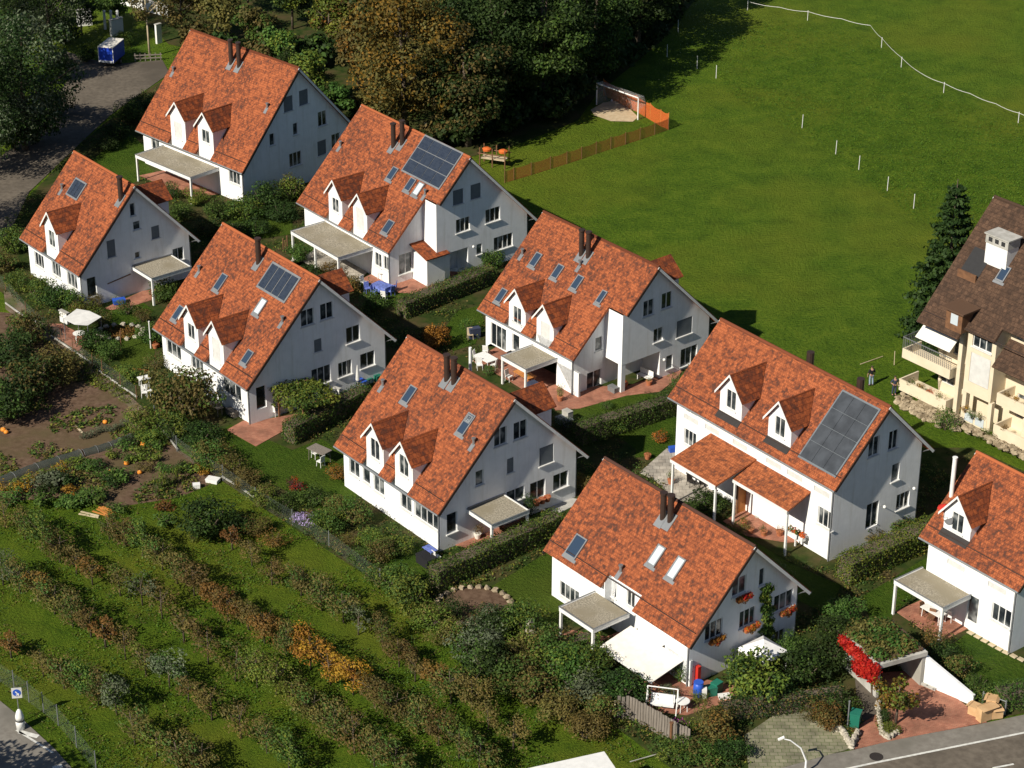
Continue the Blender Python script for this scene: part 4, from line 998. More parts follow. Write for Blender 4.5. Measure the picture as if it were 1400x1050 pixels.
# ---- orchard rows
KN = {'ol': 'olive green', 'br': 'brown leaved', 'rust': 'rust red', 'yel': 'bright yellow', 'org': 'orange', 'mg': 'green', 'dg': 'dark green', 'yg': 'yellow green', 'sil': 'grey green'}
ORD = ['first', 'second', 'third', 'fourth', 'fifth', 'sixth', 'seventh', 'eighth', 'ninth', 'tenth', 'eleventh', 'twelfth', 'thirteenth', 'fourteenth', 'fifteenth', 'sixteenth', 'seventeenth']
def row(pts, desc, r0=1.12, h0=2.6):
    for i, (x, y, k, sc) in enumerate(pts):
        bare = k.endswith('-'); k = k.strip('-')
        lb = '%s %s tree, %s in the %s' % ('half bare' if bare else 'bushy', KN[k], ORD[i], desc)
        tree((x, y), r0*sc*rnd.uniform(.9, 1.1), h0*sc*rnd.uniform(.9, 1.12), k, lb, name='orchard_tree', n=700 if bare else 1500, leaf=.13, k=14 if bare else 22, h0=.4,
             second={'ol': 'mg', 'br': 'ol', 'rust': 'br', 'yel': 'org', 'org': 'yel', 'mg': 'yg', 'dg': 'mg', 'yg': 'ol', 'sil': 'mg'}[k], group='orchard trees in diagonal rows', trunk=.06, cr=.40, var=i % 3, limbs=9, stretch=(1.45, .85), rz=R(-50)+(math.pi if i % 2 else 0)+rnd.uniform(-.15, .15))
row([(318, 752, 'rust-', .7), (345, 775, 'br-', .9), (372, 800, 'br-', .9), (412, 815, 'ol', 1.05), (440, 835, 'ol', 1.2), (470, 852, 'ol', 1.0), (490, 868, 'sil-', .8), (523, 885, 'ol', 1.0), (546, 912, 'br', .95), (568, 932, 'br-', .7), (595, 945, 'rust', .8), (617, 962, 'ol', 1.15), (645, 972, 'br', 1.1), (668, 1000, 'br-', .8), (702, 1024, 'br-', .9)], 'orchard row nearest the houses from upper left')
row([(150, 738, 'ol', .9), (172, 748, 'br', 1.1), (195, 762, 'mg', 1.15), (222, 780, 'ol', 1.1), (243, 798, 'ol', 1.0), (266, 815, 'br', 1.0), (292, 832, 'rust', .8), (312, 850, 'rust', 1.0), (340, 862, 'br', 1.1), (362, 880, 'rust', 1.1), (392, 898, 'ol', 1.1), (425, 915, 'org', 1.15), (452, 935, 'org', 1.1), (483, 950, 'yel', 1.1), (512, 968, 'br', 1.0), (540, 988, 'ol', 1.2), (572, 1005, 'ol', 1.25)], 'second orchard row, the one with yellow trees')
row([(600, 1020, 'br', 1.2), (628, 1038, 'mg', 1.25), (655, 1056, 'ol', 1.2)], 'bottom end of the second orchard row')
row([(8, 722, 'br-', 1.1), (35, 738, 'ol', 1.1), (58, 752, 'mg', 1.1), (82, 770, 'ol', 1.2), (105, 785, 'br-', .9), (127, 800, 'rust-', .9), (165, 815, 'ol-', 1.0), (195, 828, 'sil-', 1.1), (222, 846, 'br-', 1.1), (252, 878, 'br-', 1.0), (285, 908, 'br-', 1.1), (322, 932, 'ol-', 1.2), (352, 940, 'yg', 1.15), (378, 950, 'yg', 1.2), (402, 972, 'yg', 1.1), (428, 990, 'ol', 1.15), (458, 1012, 'ol', 1.2)], 'third orchard row from the houses')
row([(485, 1030, 'br-', 1.2), (512, 1048, 'ol', 1.2), (540, 1066, 'ol', 1.2)], 'bottom end of the third orchard row')
row([(5, 800, 'sil', 1.1), (28, 812, 'ol', 1.2), (52, 822, 'rust-', .9), (75, 840, 'ol', 1.2), (100, 858, 'ol', 1.1), (125, 872, 'br-', 1.0), (145, 885, 'rust-', .9), (172, 902, 'br-', 1.0), (200, 925, 'yg-', 1.0), (232, 940, 'sil', 1.15), (258, 960, 'br-', .8), (290, 985, 'br-', 1.0), (330, 1010, 'br-', 1.1), (365, 1030, 'ol', 1.1), (395, 1052, 'mg', 1.1)], 'fourth orchard row from the houses')
row([(16, 900, 'rust-', .8), (60, 925, 'br-', .75), (88, 942, 'ol', .9), (110, 950, 'mg', 1.0), (135, 965, 'ol', 1.15), (160, 978, 'sil', 1.1), (185, 1018, 'ol', 1.1), (215, 1035, 'yg-', .9), (245, 1052, 'ol', 1.1), (275, 1056, 'ol', 1.1)], 'orchard row beside the road fence')
# ---- hedges
hedge((592, 806), (762, 728), 1.3, 1.7, 'mg', 'long clipped green hedge between the central house and the awning house', second='yg')
hedge((395, 606), (500, 552), 1.3, 1.6, 'mg', 'green hedge below the leafy pergola', second='ol')
hedge((548, 434), (672, 384), 1.4, 1.5, 'mg', 'green hedge running below the stepping stones of the solar array house', second='ol')
hedge((790, 606), (928, 562), 1.3, 1.6, 'mg', 'dark green hedge between the pillared house and the slab terrace')
hedge((1152, 796), (1272, 742), 1.5, 1.8, 'yg', 'thick yellow green hedge beside the rightmost house', second='mg')
hedge((985, 985), (1150, 962), .9, 1.3, 'dg', 'low dark hedge above the grass paved parking bays', second='br')
hedge((1362, 968), (1470, 948), 1.3, 1.4, 'mg', 'clipped hedge at the right edge above the pavement')
hedge((735, 905), (815, 885), 1.0, 1.2, 'mg', 'low hedge in front of the awning house terrace', second='yg')
# ---- shrubs
SH = [ ((20, 205), 2.4, 4.0, 'dg', 'mg', 'dark bush under the huge drooping tree, left'), ((52, 195), 2.4, 4.2, 'dg', 'mg', 'dark bush under the huge drooping tree, right'), ((78, 160), 2.0, 3.4, 'dg', None, 'dark bush at the right edge of the huge drooping tree'), ((84, 110), 1.8, 3.0, 'dg', 'mg', 'dark bush between the huge drooping tree and the trailer'), ((5, 160), 2.4, 4.0, 'dg', None, 'dark bush behind the huge drooping tree at the left edge'), ((55, 40), 2.4, 4.0, 'dg', 'mg', 'dark bush in the top left corner'), ((88, 60), 2.0, 2.8, 'dg', None, 'dark bush left of the white garden wall piece'),
 ((290, 640), 1.5, 2.4, 'mg', 'ol', 'upright green bush at the path side of the umbrella lawn'), ((245, 600), 1.6, 2.2, 'mg', 'yg', 'green bush right of the path bend beside the large olive bush'), ((320, 650), 1.2, 1.9, 'ol', 'yg', 'olive bush on the garden side of the wire fence'),
 ((365, 690), 1.3, 1.6, 'yg', 'ol', 'yellowish bush along the garden side of the wire fence'), ((395, 690), 1.0, 1.4, 'mg', None, 'green bush left of the dark red bush'), ((450, 725), 1.4, 1.8, 'mg', 'yg', 'green bush below the left windows of the central house'), ((520, 765), 1.3, 1.5, 'ol', 'mg', 'olive bush by the lower windows of the central house'), ((495, 770), 1.1, 1.2, 'mg', None, 'green bush inside the fence corner below the central house'),
 ((720, 870), 1.8, 2.8, 'mg', 'yg', 'tall green bush left of the small terrace of the awning house'), ((750, 905), 1.7, 2.5, 'mg', 'ol', 'tall green bush below the standing stone'), ((690, 870), 1.4, 2.0, 'dg', 'mg', 'dark bush between pond and small terrace'), ((620, 845), 1.2, 1.6, 'dg', None, 'dark bush at the left rim of the pond'),
 ((1085, 905), 1.4, 2.2, 'mg', 'dg', 'green bush at the rear right of the ivy gable'), ((1155, 850), 1.5, 2.0, 'mg', 'dg', 'green bush below the thick yellow green hedge'), ((1175, 880), 1.2, 1.8, 'ol', 'mg', 'olive bush behind the planted garage roof'), ((1060, 795), 1.3, 1.5, 'mg', 'ol', 'green bush in the shade behind the awning house ridge'),
 ((845, 590), 1.2, 1.5, 'mg', 'yg', 'green bush at the left end of the hedge by the pillared house lawn'), ((775, 590), 1.1, 1.3, 'dg', 'mg', 'dark bush by the grey planter trough'), ((705, 560), 1.1, 1.5, 'mg', 'ol', 'green bush behind the ridge of the central house below the orange table'),
 ((510, 425), 1.3, 1.8, 'mg', 'dg', 'green bush right of the blue covered table'), ((425, 385), 1.3, 1.8, 'dg', 'mg', 'dark bush below the long porch of the solar array house'), ((385, 400), 1.2, 1.5, 'mg', 'ol', 'green bush left of the long gravel porch'), ((235, 270), 1.2, 1.6, 'mg', 'dg', 'green bush under the left part of the farthest porch'),
 ((175, 430), 1.2, 1.5, 'mg', 'ol', 'green bush at the end of the small lawn by the brown shed'), ((205, 470), 1.3, 1.8, 'mg', 'dg', 'green bush at the left corner of the collector house'), ((180, 520), 1.4, 1.5, 'yg', 'mg', 'yellow green bush behind the green mesh fence'), ((100, 425), 1.3, 2.1, 'mg', 'yg', 'green bush before the right corner of the single dormer house'),
 ((22, 345), 1.9, 2.6, 'mg', 'yg', 'green bush left of the small single dormer house, by the road'), ((6, 372), 1.5, 1.8, 'ol', 'mg', 'olive bush at the left edge below the road'),
 ((30, 398), 1.5, 2.0, 'mg', 'yg', 'bush in front of the left corner of the single dormer house'), ((55, 415), 1.6, 2.3, 'mg', 'yg', 'bush before the front windows of the single dormer house'), ((80, 425), 1.4, 2.4, 'dg', 'mg', 'dark bush below the front wall of the single dormer house'),
 ((225, 412), 1.5, 2.0, 'mg', None, 'round bush beside the gravel roofed annexe'), ((132, 420), .9, 1.3, 'ol', None, 'olive bush at the corner by the brown shed'), ((110, 440), 1.6, 1.7, 'yg', 'ol', 'yellowish bush behind the small grey canopy'), ((138, 445), 1.1, 1.5, 'ol', 'mg', 'olive bush right of the grey canopy'),
 ((128, 478), 1.5, 1.8, 'dg', 'mg', 'dark bush between the grey canopy and the wire fence'), ((150, 492), 1.3, 1.7, 'mg', None, 'bush beside the wooden garden post'), ((195, 440), .9, 1.2, 'ol', None, 'bush at the lawn edge left of the collector house'), ((213, 505), 1.0, 1.5, 'ol', 'mg', 'bush against the front wall of the collector house'),
 ((258, 578), 2.8, 4.4, 'ol', 'mg', 'large olive bush in front of the collector house'), ((232, 560), 2.1, 3.6, 'ol', 'dg', 'olive bush left of the large one before the collector house'), ((275, 608), 1.7, 1.9, 'dg', 'mg', 'dark low bush below the large olive one'), ((300, 625), 1.2, 1.4, 'ol', 'rust', 'brownish bush at the edge of the lawn below the umbrella'),
 ((190, 590), 1.8, 2.0, 'yg', 'ol', 'yellow green bush at the bend of the garden path'), ((205, 605), 1.3, 1.4, 'yg', 'mg', 'small yellow green bush right of the path bend'),
 ((410, 357), 1.3, 1.7, 'mg', None, 'bush below the front posts of the solar array house porch'), ((472, 396), 1.7, 1.6, 'rust', 'ol', 'rust coloured bush left of the blue covered table'), ((450, 375), 1.2, 1.2, 'br', 'rust', 'brown bush behind the rust coloured one'),
 ((268, 278), 1.4, 1.5, 'yg', None, 'bright yellow green bush under the farthest porch'), ((300, 300), 1.8, 2.0, 'mg', 'dg', 'bush below the right corner of the farthest porch'), ((335, 300), 2.0, 2.2, 'mg', 'yg', 'bush before the shaded gable of the farthest house, left'), ((362, 285), 2.1, 2.6, 'dg', 'mg', 'dark bush in the middle before the farthest gable'), ((398, 275), 1.5, 2.6, 'yg', 'ol', 'yellowish bush at the right foot of the farthest gable'),
 ((385, 300), 1.8, 1.8, 'dg', None, 'dark bush above the porch of the solar array house'), ((320, 325), 1.8, 1.6, 'dg', None, 'dark bush over the ridge of the collector house'), ((350, 322), 1.6, 1.6, 'dg', 'mg', 'dark bush behind the chimney of the collector house'), ((285, 320), 1.6, 1.5, 'dg', 'ol', 'dark bush in the shade left of the collector ridge'), ((245, 300), 1.4, 1.5, 'mg', None, 'bush behind the rear eave of the single dormer house'),
 ((596, 475), 1.6, 2.4, 'org', 'rust', 'orange autumn shrub behind the ridge of the central house'), ((570, 470), 1.1, 1.5, 'ol', 'yg', 'olive shrub left of the orange one'), ((672, 368), 1.3, 1.9, 'mg', None, 'bush against the base of the stepped gable'), ((640, 385), 1.2, 1.3, 'dg', None, 'dark bush behind the stepping stones'),
 ((640, 455), .8, 1.5, 'mg', 'yg', 'slim bush left of the pillared house'), ((668, 512), .8, .9, 'mg', None, 'small bush below the white garden table'), ((830, 560), .7, .8, 'mg', None, 'small bush on the lawn of the pillared house'), ((928, 535), 1.2, 1.8, 'mg', 'ol', 'bush at the right end of the pillared gable'),
 ((405, 672), .9, 1.2, 'purple', 'red', 'dark red bush by the lower left of the central house'), ((428, 690), 1.3, 1.5, 'mg', 'dg', 'green bush right of the dark red one'), ((460, 655), 1.1, 1.1, 'org', 'ol', 'orange bush at the left corner of the central house'), ((462, 708), 1.3, 1.7, 'ol', 'mg', 'olive bush before the white wall of the central house'), ((485, 715), 1.5, 2.0, 'mg', 'ol', 'green bush before the front wall of the central house'),
 ((508, 748), 1.3, 1.3, 'yg', 'mg', 'yellow green bush below the front wall of the central house'), ((545, 758), 1.4, 1.3, 'yg', 'mg', 'yellow green bush right of the other, by the hedge end'), ((430, 715), 1.0, .9, 'ol', None, 'low olive bush beside the lilac flowers'), ((480, 745), .9, .8, 'br', 'mg', 'low brown bush along the wire fence'),
 ((722, 712), .8, 2.4, 'dg', None, 'tall dark climbing bush beside the gravel roofed pavilion'), ((796, 672), .7, 1.6, 'br', 'rust', 'reddish climber at the rear corner of the central house'), ((745, 735), 1.1, 1.4, 'yg', None, 'bush at the right end of the long hedge'),
 ((540, 815), 1.6, 2.4, 'mg', 'yg', 'upright green bush at the top of the orchard boundary'), ((515, 800), 1.2, 1.5, 'mg', 'ol', 'green bush where the wire fence ends'), ((562, 835), 1.7, 2.6, 'yg', 'mg', 'tall yellow green bush below the long hedge'), ((590, 860), 1.5, 1.8, 'yg', 'ol', 'yellow green bush left of the pond'), ((612, 880), 1.4, 1.6, 'ol', 'yg', 'olive bush below the pond'),
 ((645, 905), 1.9, 2.4, 'sil', 'mg', 'grey green bush before the pond'), ((672, 868), 1.7, 1.9, 'sil', 'dg', 'grey green bush right of the pond'), ((668, 930), 1.9, 2.7, 'dg', 'mg', 'dark bush on the orchard boundary below the pond'), ((700, 945), 1.9, 2.4, 'mg', 'ol', 'green bush on the orchard boundary below the standing stone'), ((712, 900), 1.5, 1.9, 'ol', 'yg', 'olive bush before the standing stone'),
 ((735, 960), 1.9, 2.2, 'ol', 'mg', 'olive bush on the orchard boundary, middle'), ((765, 930), 2.0, 2.6, 'mg', 'yg', 'green bush before the small terrace of the awning house'), ((790, 958), 1.9, 2.3, 'sil', 'mg', 'grey green willowy bush below the awning'), ((770, 985), 1.7, 2.0, 'ol', 'br', 'brownish bush at the orchard side of the boundary'), ((805, 925), 1.7, 2.2, 'mg', 'yg', 'green bush left below the cream awning'), ((850, 962), 1.8, 2.4, 'dg', 'mg', 'dark bush at the front corner of the cream awning'), ((825, 985), 1.5, 1.8, 'ol', 'mg', 'bush at the upper end of the plank fence'), ((800, 1010), 1.5, 1.7, 'br', 'ol', 'brown bush on the orchard grass by the plank fence'),
 ((932, 932), .9, 1.6, 'mg', 'yg', 'round green bush at the corner of the awning house'), ((915, 955), .9, 1.0, 'sil', 'yg', 'pale plants behind the white swing seat'), ((1030, 958), 2.4, 3.4, 'yg', 'dg', 'big leafy bush before the gable of the awning house'), ((1062, 962), 1.5, 2.0, 'mg', 'dg', 'leafy bush below the white canopy'), ((1098, 935), 1.9, 2.6, 'dg', 'mg', 'dark bush right of the ivy covered gable'), ((1128, 915), 1.8, 2.4, 'dg', None, 'dark bush between the gable and the red creeper'), ((1140, 880), 1.6, 2.0, 'dg', 'mg', 'dark bush behind the garage, left'),
 ((975, 1008), 1.7, 2.0, 'ol', 'rust', 'olive rust bush below the pink flowers'), ((945, 1010), 1.1, 1.3, 'yg', 'mg', 'yellow green bush at the lower end of the plank fence'), ((955, 960), .7, .8, 'yg', None, 'light green bush right of the swing seat'), ((960, 1040), 1.6, 1.4, 'mg', 'ol', 'low bush at the bottom edge left of the grass pavers'), ((920, 1040), 1.5, 1.3, 'mg', 'yg', 'low bush at the bottom edge by the plank fence'), ((1000, 1035), 1.3, 1.4, 'dg', 'mg', 'dark bush left of the grass paved bays'),
 ((965, 702), 1.6, 1.8, 'dg', 'mg', 'dark round bush below the left tiled porch'), ((1165, 735), 1.5, 2.6, 'dg', 'mg', 'dark tall bush at the front corner of the tall house'), ((1135, 742), 1.0, 1.4, 'rust', 'ol', 'rusty bush left of the dark one at the tall house'), ((902, 605), .9, 1.1, 'rust', 'red', 'red brown bush on the lawn by the slab terrace'), ((1115, 745), .9, 1.1, 'br', 'mg', 'bush at the right end of the brick terrace'), ((1195, 740), 1.2, 1.0, 'ol', 'br', 'low heather bush above the thick hedge'), ((1230, 722), 1.5, 1.2, 'mg', 'ol', 'low green bush at the foot of the tall gable'), ((1010, 728), .9, .8, 'ol', 'yg', 'low plants beside the brick terrace of the tall house'),
 ((1150, 975), 1.2, 1.8, 'dg', 'mg', 'dark bush left of the ramp'), ((1132, 992), 1.3, 1.6, 'rust', 'ol', 'rusty red bush above the green bin'), ((1112, 985), 1.1, 1.5, 'ol', 'mg', 'olive bush behind the grass pavers'), ((1215, 1003), .75, .9, 'yg', None, 'yellow green bush in the stone planter by the driveway'), ((1208, 985), .7, .9, 'dg', None, 'dark bush at the top of the stone planter'),
 ((1290, 912), 1.4, 1.9, 'dg', 'mg', 'dark bush behind the sloping driveway wall'), ((1310, 925), 1.3, 1.6, 'ol', 'mg', 'olive bush along the driveway wall'), ((1335, 945), 1.2, 1.4, 'mg', None, 'green bush near the lower end of the driveway wall'), ((1275, 895), 1.2, 2.0, 'ol', 'rust', 'rust tipped bush at the head of the driveway wall'), ((1350, 960), 1.0, 1.2, 'mg', 'yg', 'bush beside the cardboard boxes'),
 ((160, 190), 1.6, 1.9, 'dg', 'mg', 'dark bush along the road opposite the big drooping tree'), ((178, 168), 1.8, 2.4, 'mg', 'dg', 'green bush along the road left of the farthest roof'), ((145, 205), 1.3, 1.5, 'dg', None, 'lowest of the roadside bushes above the single dormer roof'), ((198, 150), 1.6, 1.9, 'dg', None, 'dark bush by the left verge of the farthest roof'),
 ((118, 85), 1.3, 1.7, 'dg', 'mg', 'dark bush left of the blue trailer'), ((168, 62), 1.3, 1.6, 'mg', 'yg', 'bush behind the blue trailer'),
 ((8, 575), 2.6, 3.6, 'dg', 'mg', 'big dark bush at the left edge of the vegetable plot'), ((45, 540), 2.8, 4.0, 'dg', 'ol', 'big dark bush in the upper part of the vegetable plot'), ((75, 520), 2.3, 3.0, 'ol', 'br', 'brownish bush shading the vegetable plot'), ((15, 500), 2.6, 3.4, 'dg', None, 'dark bush above the vegetable plot at the left edge'), ((35, 470), 2.2, 2.6, 'ol', 'mg', 'olive bush beside the garden path at left'),
 ((285, 735), 2.3, 3.1, 'dg', 'mg', 'dark round tree like bush at the top of the orchard'), ((325, 725), 1.4, 1.5, 'mg', 'rust', 'bush along the wire fence right of the dark round one'), ((350, 728), 1.3, 1.2, 'ol', 'yg', 'olive bush along the wire fence'),
 ((375, 745), 1.2, 1.3, 'rust', 'br', 'rust bush on the orchard side of the wire fence'), ((300, 640), 1.4, 1.4, 'ol', 'yg', 'bush at the upper end of the wire fence'), ((340, 665), 1.3, 1.5, 'ol', 'br', 'brownish bush between wire fence and lawn'), ((385, 700), 1.2, 1.3, 'dg', 'mg', 'dark bush behind the wire fence'),
 ((1292, 588), 1.1, 1.9, 'mg', 'yg', 'bush on the rocks below the lower balcony'), ((1255, 545), .9, .9, 'yg', None, 'small bush on the rocks by the balcony'), ((1345, 600), .8, .8, 'mg', 'yg', 'small bush on the dry stone wall of the block')]
for i, (p, r, h, k, s2, lb) in enumerate(SH): shrub(p, r, h, k, lb, second=s2, n=2600 if r > 1.2 else 1200, leaf=.125, group='garden shrubs between the houses')
# ------------------------------------------------------------------ apartment block
_u = Vector((math.cos(R(-51)), math.sin(R(-51)), 0)); _v = Vector((-_u.y, _u.x, 0)); _O = at(*q('W2', 895, 790), 0)
_o = _O+_u*17.8+_v*6.65
hP = House('apartment_block', 'cream apartment block with brown tiled roof, bay tower and planted balconies at the right edge', 'apartment building',
           _o.x, _o.y, -51, 22, 7.85, 8.4, 7.2, fo=2.8, ro=.8, rake=.6, wall='cream_stucco', tiles='brown_tiles')
def ub(u): return u-17.8
def vb(v): return v-6.65
tb = hP.onroof(*q('W2', 1060, 172))[1]; tr_ = hP.onroof(*q('W2', 1290, 145))[1]; SLp = hP.SL
hP.outline = [(-22, 0), (0, 0), (0, tr_), (ub(2.9), tr_), (ub(2.9), tb), (ub(-.1), tb), (ub(-.1), SLp), (-22, SLp)]
for u_, w_, z_, h_ in ((-3.6, 1.2, 5.2, 2.0), (-2.1, 1.0, 5.2, 2.0), (-3.0, 1.6, 2.3, 1.9)):
    x = ub(u_); hP.fholes.append((x-w_/2, z_-h_/2, x+w_/2, z_+h_/2, .2)); hP.fwin.append((lambda a, b, d, x=x, z=z_: Vector((x+a, hP.yf+d, z+b)), w_, h_, 2, .18, 'glass', False))
for u_, w_, z_, h_, kd in ((3.6, .5, 8.4, 1.3, 'shutw'), (4.8, 1.3, 8.5, 1.3, 'shutw'), (5.0, 2.2, 5.6, 2.0, 'shutw'), (5.0, 2.0, 2.4, 2.0, 'glass'), (9.0, 2.0, 5.6, 2.0, 'glass')):
    x = ub(u_); hP.fholes.append((x-w_/2, z_-h_/2, x+w_/2, z_+h_/2, .2)); hP.fwin.append((lambda a, b, d, x=x, z=z_: Vector((x+a, hP.yf+d, z+b)), w_, h_, 2, .18, kd, False))
hP.build()
hP.skylight(q('W', 1270, 630), .8, 1.3)
x, t = hP.onroof(*q('W', 1245, 545)); p = hP.rf(x, t)       # big white chimney with three flue openings
C = MB(); C.bx(x-.75, x+.95, p.y-.4, p.y+.9, p.z-1.2, p.z+1.3); C.bx(x-1.15, x-.75, p.y-.4, p.y+.9, p.z-1.2, p.z+1.3); ch = C.build('chimney', 'white_paint', hP.root)
C = MB(); C.bx(x-1.2, x+1.0, p.y-.45, p.y+.95, p.z+1.3, p.z+2.0); C.bx(x-1.3, x+1.1, p.y-.55, p.y+1.05, p.z+2.0, p.z+2.1); C.build('chimney_cap', 'concrete', ch)
for k in range(3):
    C = MB(); C.bx(x-.9+k*.62, x-.9+k*.62+.36, p.y-.47, p.y-.42, p.z+1.5, p.z+1.85); C.build('flue_opening', 'dark_void', ch)
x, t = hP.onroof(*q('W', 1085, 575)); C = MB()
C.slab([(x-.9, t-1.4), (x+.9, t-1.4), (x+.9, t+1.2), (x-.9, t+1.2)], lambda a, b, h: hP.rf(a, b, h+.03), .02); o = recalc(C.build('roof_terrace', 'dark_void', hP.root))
C = MB(); C.bx(x-.9, x+.9, hP.rf(x, t+1.2).y-.05, hP.rf(x, t+1.2).y+.1, hP.rf(x, t+1.2).z-.1, hP.rf(x, t+1.2).z+.55); C.build('parapet', 'wood_brown', o)
x, t = hP.onroof(*q('W', 1010, 905)); pz = hP.rf(x, t); C = MB()
C.bx(x-.9, x+.7, pz.y-.9, pz.y+1.2, pz.z-.9, pz.z+.75); o = C.build('dormer', 'wood_brown', hP.root)
C = MB(); C.bx(x-1.2, x+1.0, pz.y-1.2, pz.y+1.3, pz.z+.76, pz.z+.9); C.build('dormer_roof', 'brown_tiles', o)
C = MB(); C.bx(x-.4, x+.3, pz.y-.93, pz.y-.88, pz.z-.35, pz.z+.5); C.build('pane', 'blind_glass', o)
# bay tower
B = MB(); zt = hP.ez+hP.H-abs(vb(.03))*hP.H/hP.W-.26
fb = lambda a, b, d: Vector((ub(a), vb(0)+d, b))
hol = [(.45, zt-1.75, 2.35, zt-.25, .25), (.45, 3.5, 2.4, 6.0, .12)]
wall_panel(B, [(0, 2.5), (2.75, 2.5), (2.75, zt), (0, zt)], hol, fb, Vector((0, -1, 0)))
for a in (0, 2.75): B.poly([(ub(a), vb(0), 2.5), (ub(a), hP.yf, 2.5), (ub(a), hP.yf, zt+1.6), (ub(a), vb(0), zt)])
B.poly([(ub(0), vb(0), 2.5), (ub(2.75), vb(0), 2.5), (ub(2.75), hP.yf, 2.5), (ub(0), hP.yf, 2.5)])
bay = B.build('bay_tower', 'cream_stucco', hP.root)
add_window(bay, lambda a, b, d: fb(1.4+a, zt-1.0+b, d), 1.9, 1.5, 3, .2, 'glass')
add_window(bay, lambda a, b, d: fb(1.42+a, 4.75+b, d), 1.95, 2.5, 1, .14, 'shutw', sill=False)
for a in (-.75, .0, 2.55, 5.9):
    C = MB(); C.bx(ub(a), ub(a)+.36, vb(-.05 if a < 0 else .05), vb(.4), 0, zt-.6 if a < 0 else 2.49); C.build('pillar', 'cream_stucco', hP.root)
C = MB(); C.bx(ub(.1), ub(2.6), vb(.02), vb(.22), 0, 1.05); o = C.build('basement_wall', 'cream_stucco', hP.root)
for a in (.45, 1.5):
    C = MB(); C.bx(ub(a), ub(a)+.85, vb(-.02), vb(.015), .15, .85); C.build('pane', 'blind_glass', o)
def balcony(u0, u1, v0, zt_, hh, rail):
    F = MB(); F.bx(ub(u0), ub(u1), vb(v0), vb(v0)+.12, zt_-hh, zt_); F.bx(ub(u0), ub(u0)+.12, vb(v0)+.12, hP.yf-.01, zt_-hh, zt_); F.bx(ub(u1)-.12, ub(u1), vb(v0)+.12, hP.yf-.01, zt_-hh, zt_)
    F.bx(ub(u0)+.12, ub(u1)-.12, vb(v0)+.12, hP.yf-.01, zt_-hh, zt_-hh+.15); o = F.build('balcony', 'cream_stucco', hP.root)
    if rail:
        G = MB(); G.bx(ub(u0)-.02, ub(u1)+.02, vb(v0)-.03, vb(v0)+.02, zt_+.95, zt_+1.02)
        for i in range(25):
            a = u0+(u1-u0)*i/24; G.bx(ub(a)-.015, ub(a)+.015, vb(v0)+.0, vb(v0)+.02, zt_, zt_+.95)
        for i in range(10):
            b = vb(v0)+.1+i*.2; G.bx(ub(u0), ub(u0)+.02, b, b+.03, zt_, zt_+.95)
        G.bx(ub(u0)-.02, ub(u0)+.02, vb(v0)+.02, hP.yf, zt_+.95, zt_+1.02)
        G.build('railing', 'zinc', o)
    return o
balcony(-5.9, -1.0, -.5, 4.0, .8, True); balcony(-5.9, -1.0, -.6, 1.35, .95, False); balcony(3.6, 9.5, -.4, 3.9, .95, False); balcony(3.6, 9.5, -.4, 1.2, 1.0, False)
A = MB(); 
A.slab([(ub(-4.6), 0), (ub(-1.1), 0), (ub(-1.1), 1.9), (ub(-4.6), 1.9)], lambda a, b, h: Vector((a, vb(-.7)+b*.75+h*-.66, 5.55+b*.66+h*.75)), .04); recalc(A.build('awning', 'cloth_cream', hP.root))
C = MB(); C.slab([(ub(2.95), 0), (ub(12), 0), (ub(12), 2.6), (ub(2.95), 2.6)], lambda a, b, h: Vector((a, vb(-.6)+b*.72-h*.69, 5.9+b*.69+h*.72)), .15); recalc(C.build('lower_roof', 'brown_tiles', hP.root))
def w_of(h, x, y, z): return h.mw @ Vector((x, y, z))
for u_, v_, z_, k, lb, r in ((-4.9, -.3, .95, 'mg', 'green pot plants at the left end of the lower balcony', .45), (-3.9, -.3, .95, 'yel', 'yellowish plants along the lower balcony', .42), (-2.9, -.3, .95, 'red', 'red flowering plants along the lower balcony', .38), (-1.8, -.3, .95, 'yg', 'light green plants at the right end of the lower balcony', .42),
                   (.5, -.1, .8, 'yel', 'yellow green plants under the left of the bay tower', .4), (1.3, -.2, .6, 'mg', 'green plants hanging under the bay tower', .5), (2.1, -.2, .8, 'yg', 'yellow green plants under the right of the bay tower', .4), (4.4, -.2, 3.6, 'rust', 'rust red plants on the upper right balcony', .4), (5.3, -.2, 3.6, 'yel', 'yellow plants on the upper right balcony', .4), (4.6, -.2, .9, 'rust', 'rust red plants on the lower right balcony', .4)):
    shrub(None, r, r*1.9, k, lb, n=260, leaf=.2, name='potted_plant', cat='plant', loc=w_of(hP, ub(u_), vb(v_), z_), group='balcony plants', k=10)
def chair(px, rz, mat, label, group='white garden chairs', z=.06, loc=None):
    t = thing('garden_chair', label, 'chair', at(*px, z) if loc is None else loc, rz, group)
    m = MB(); m.box((0, 0, .43), (.46, .46, .05)); m.build('seat', mat, t)
    m = MB(); m.box((0, .22, .70), (.46, .04, .5), rx=-.15); m.build('backrest', mat, t)
    for a in (-.2, .2):
        for b in (-.2, .2):
            m = MB(); m.tube([(a*1.1, b*1.1, 0), (a, b, .41)], .022, 6); m.build('leg', mat, t)
    return t
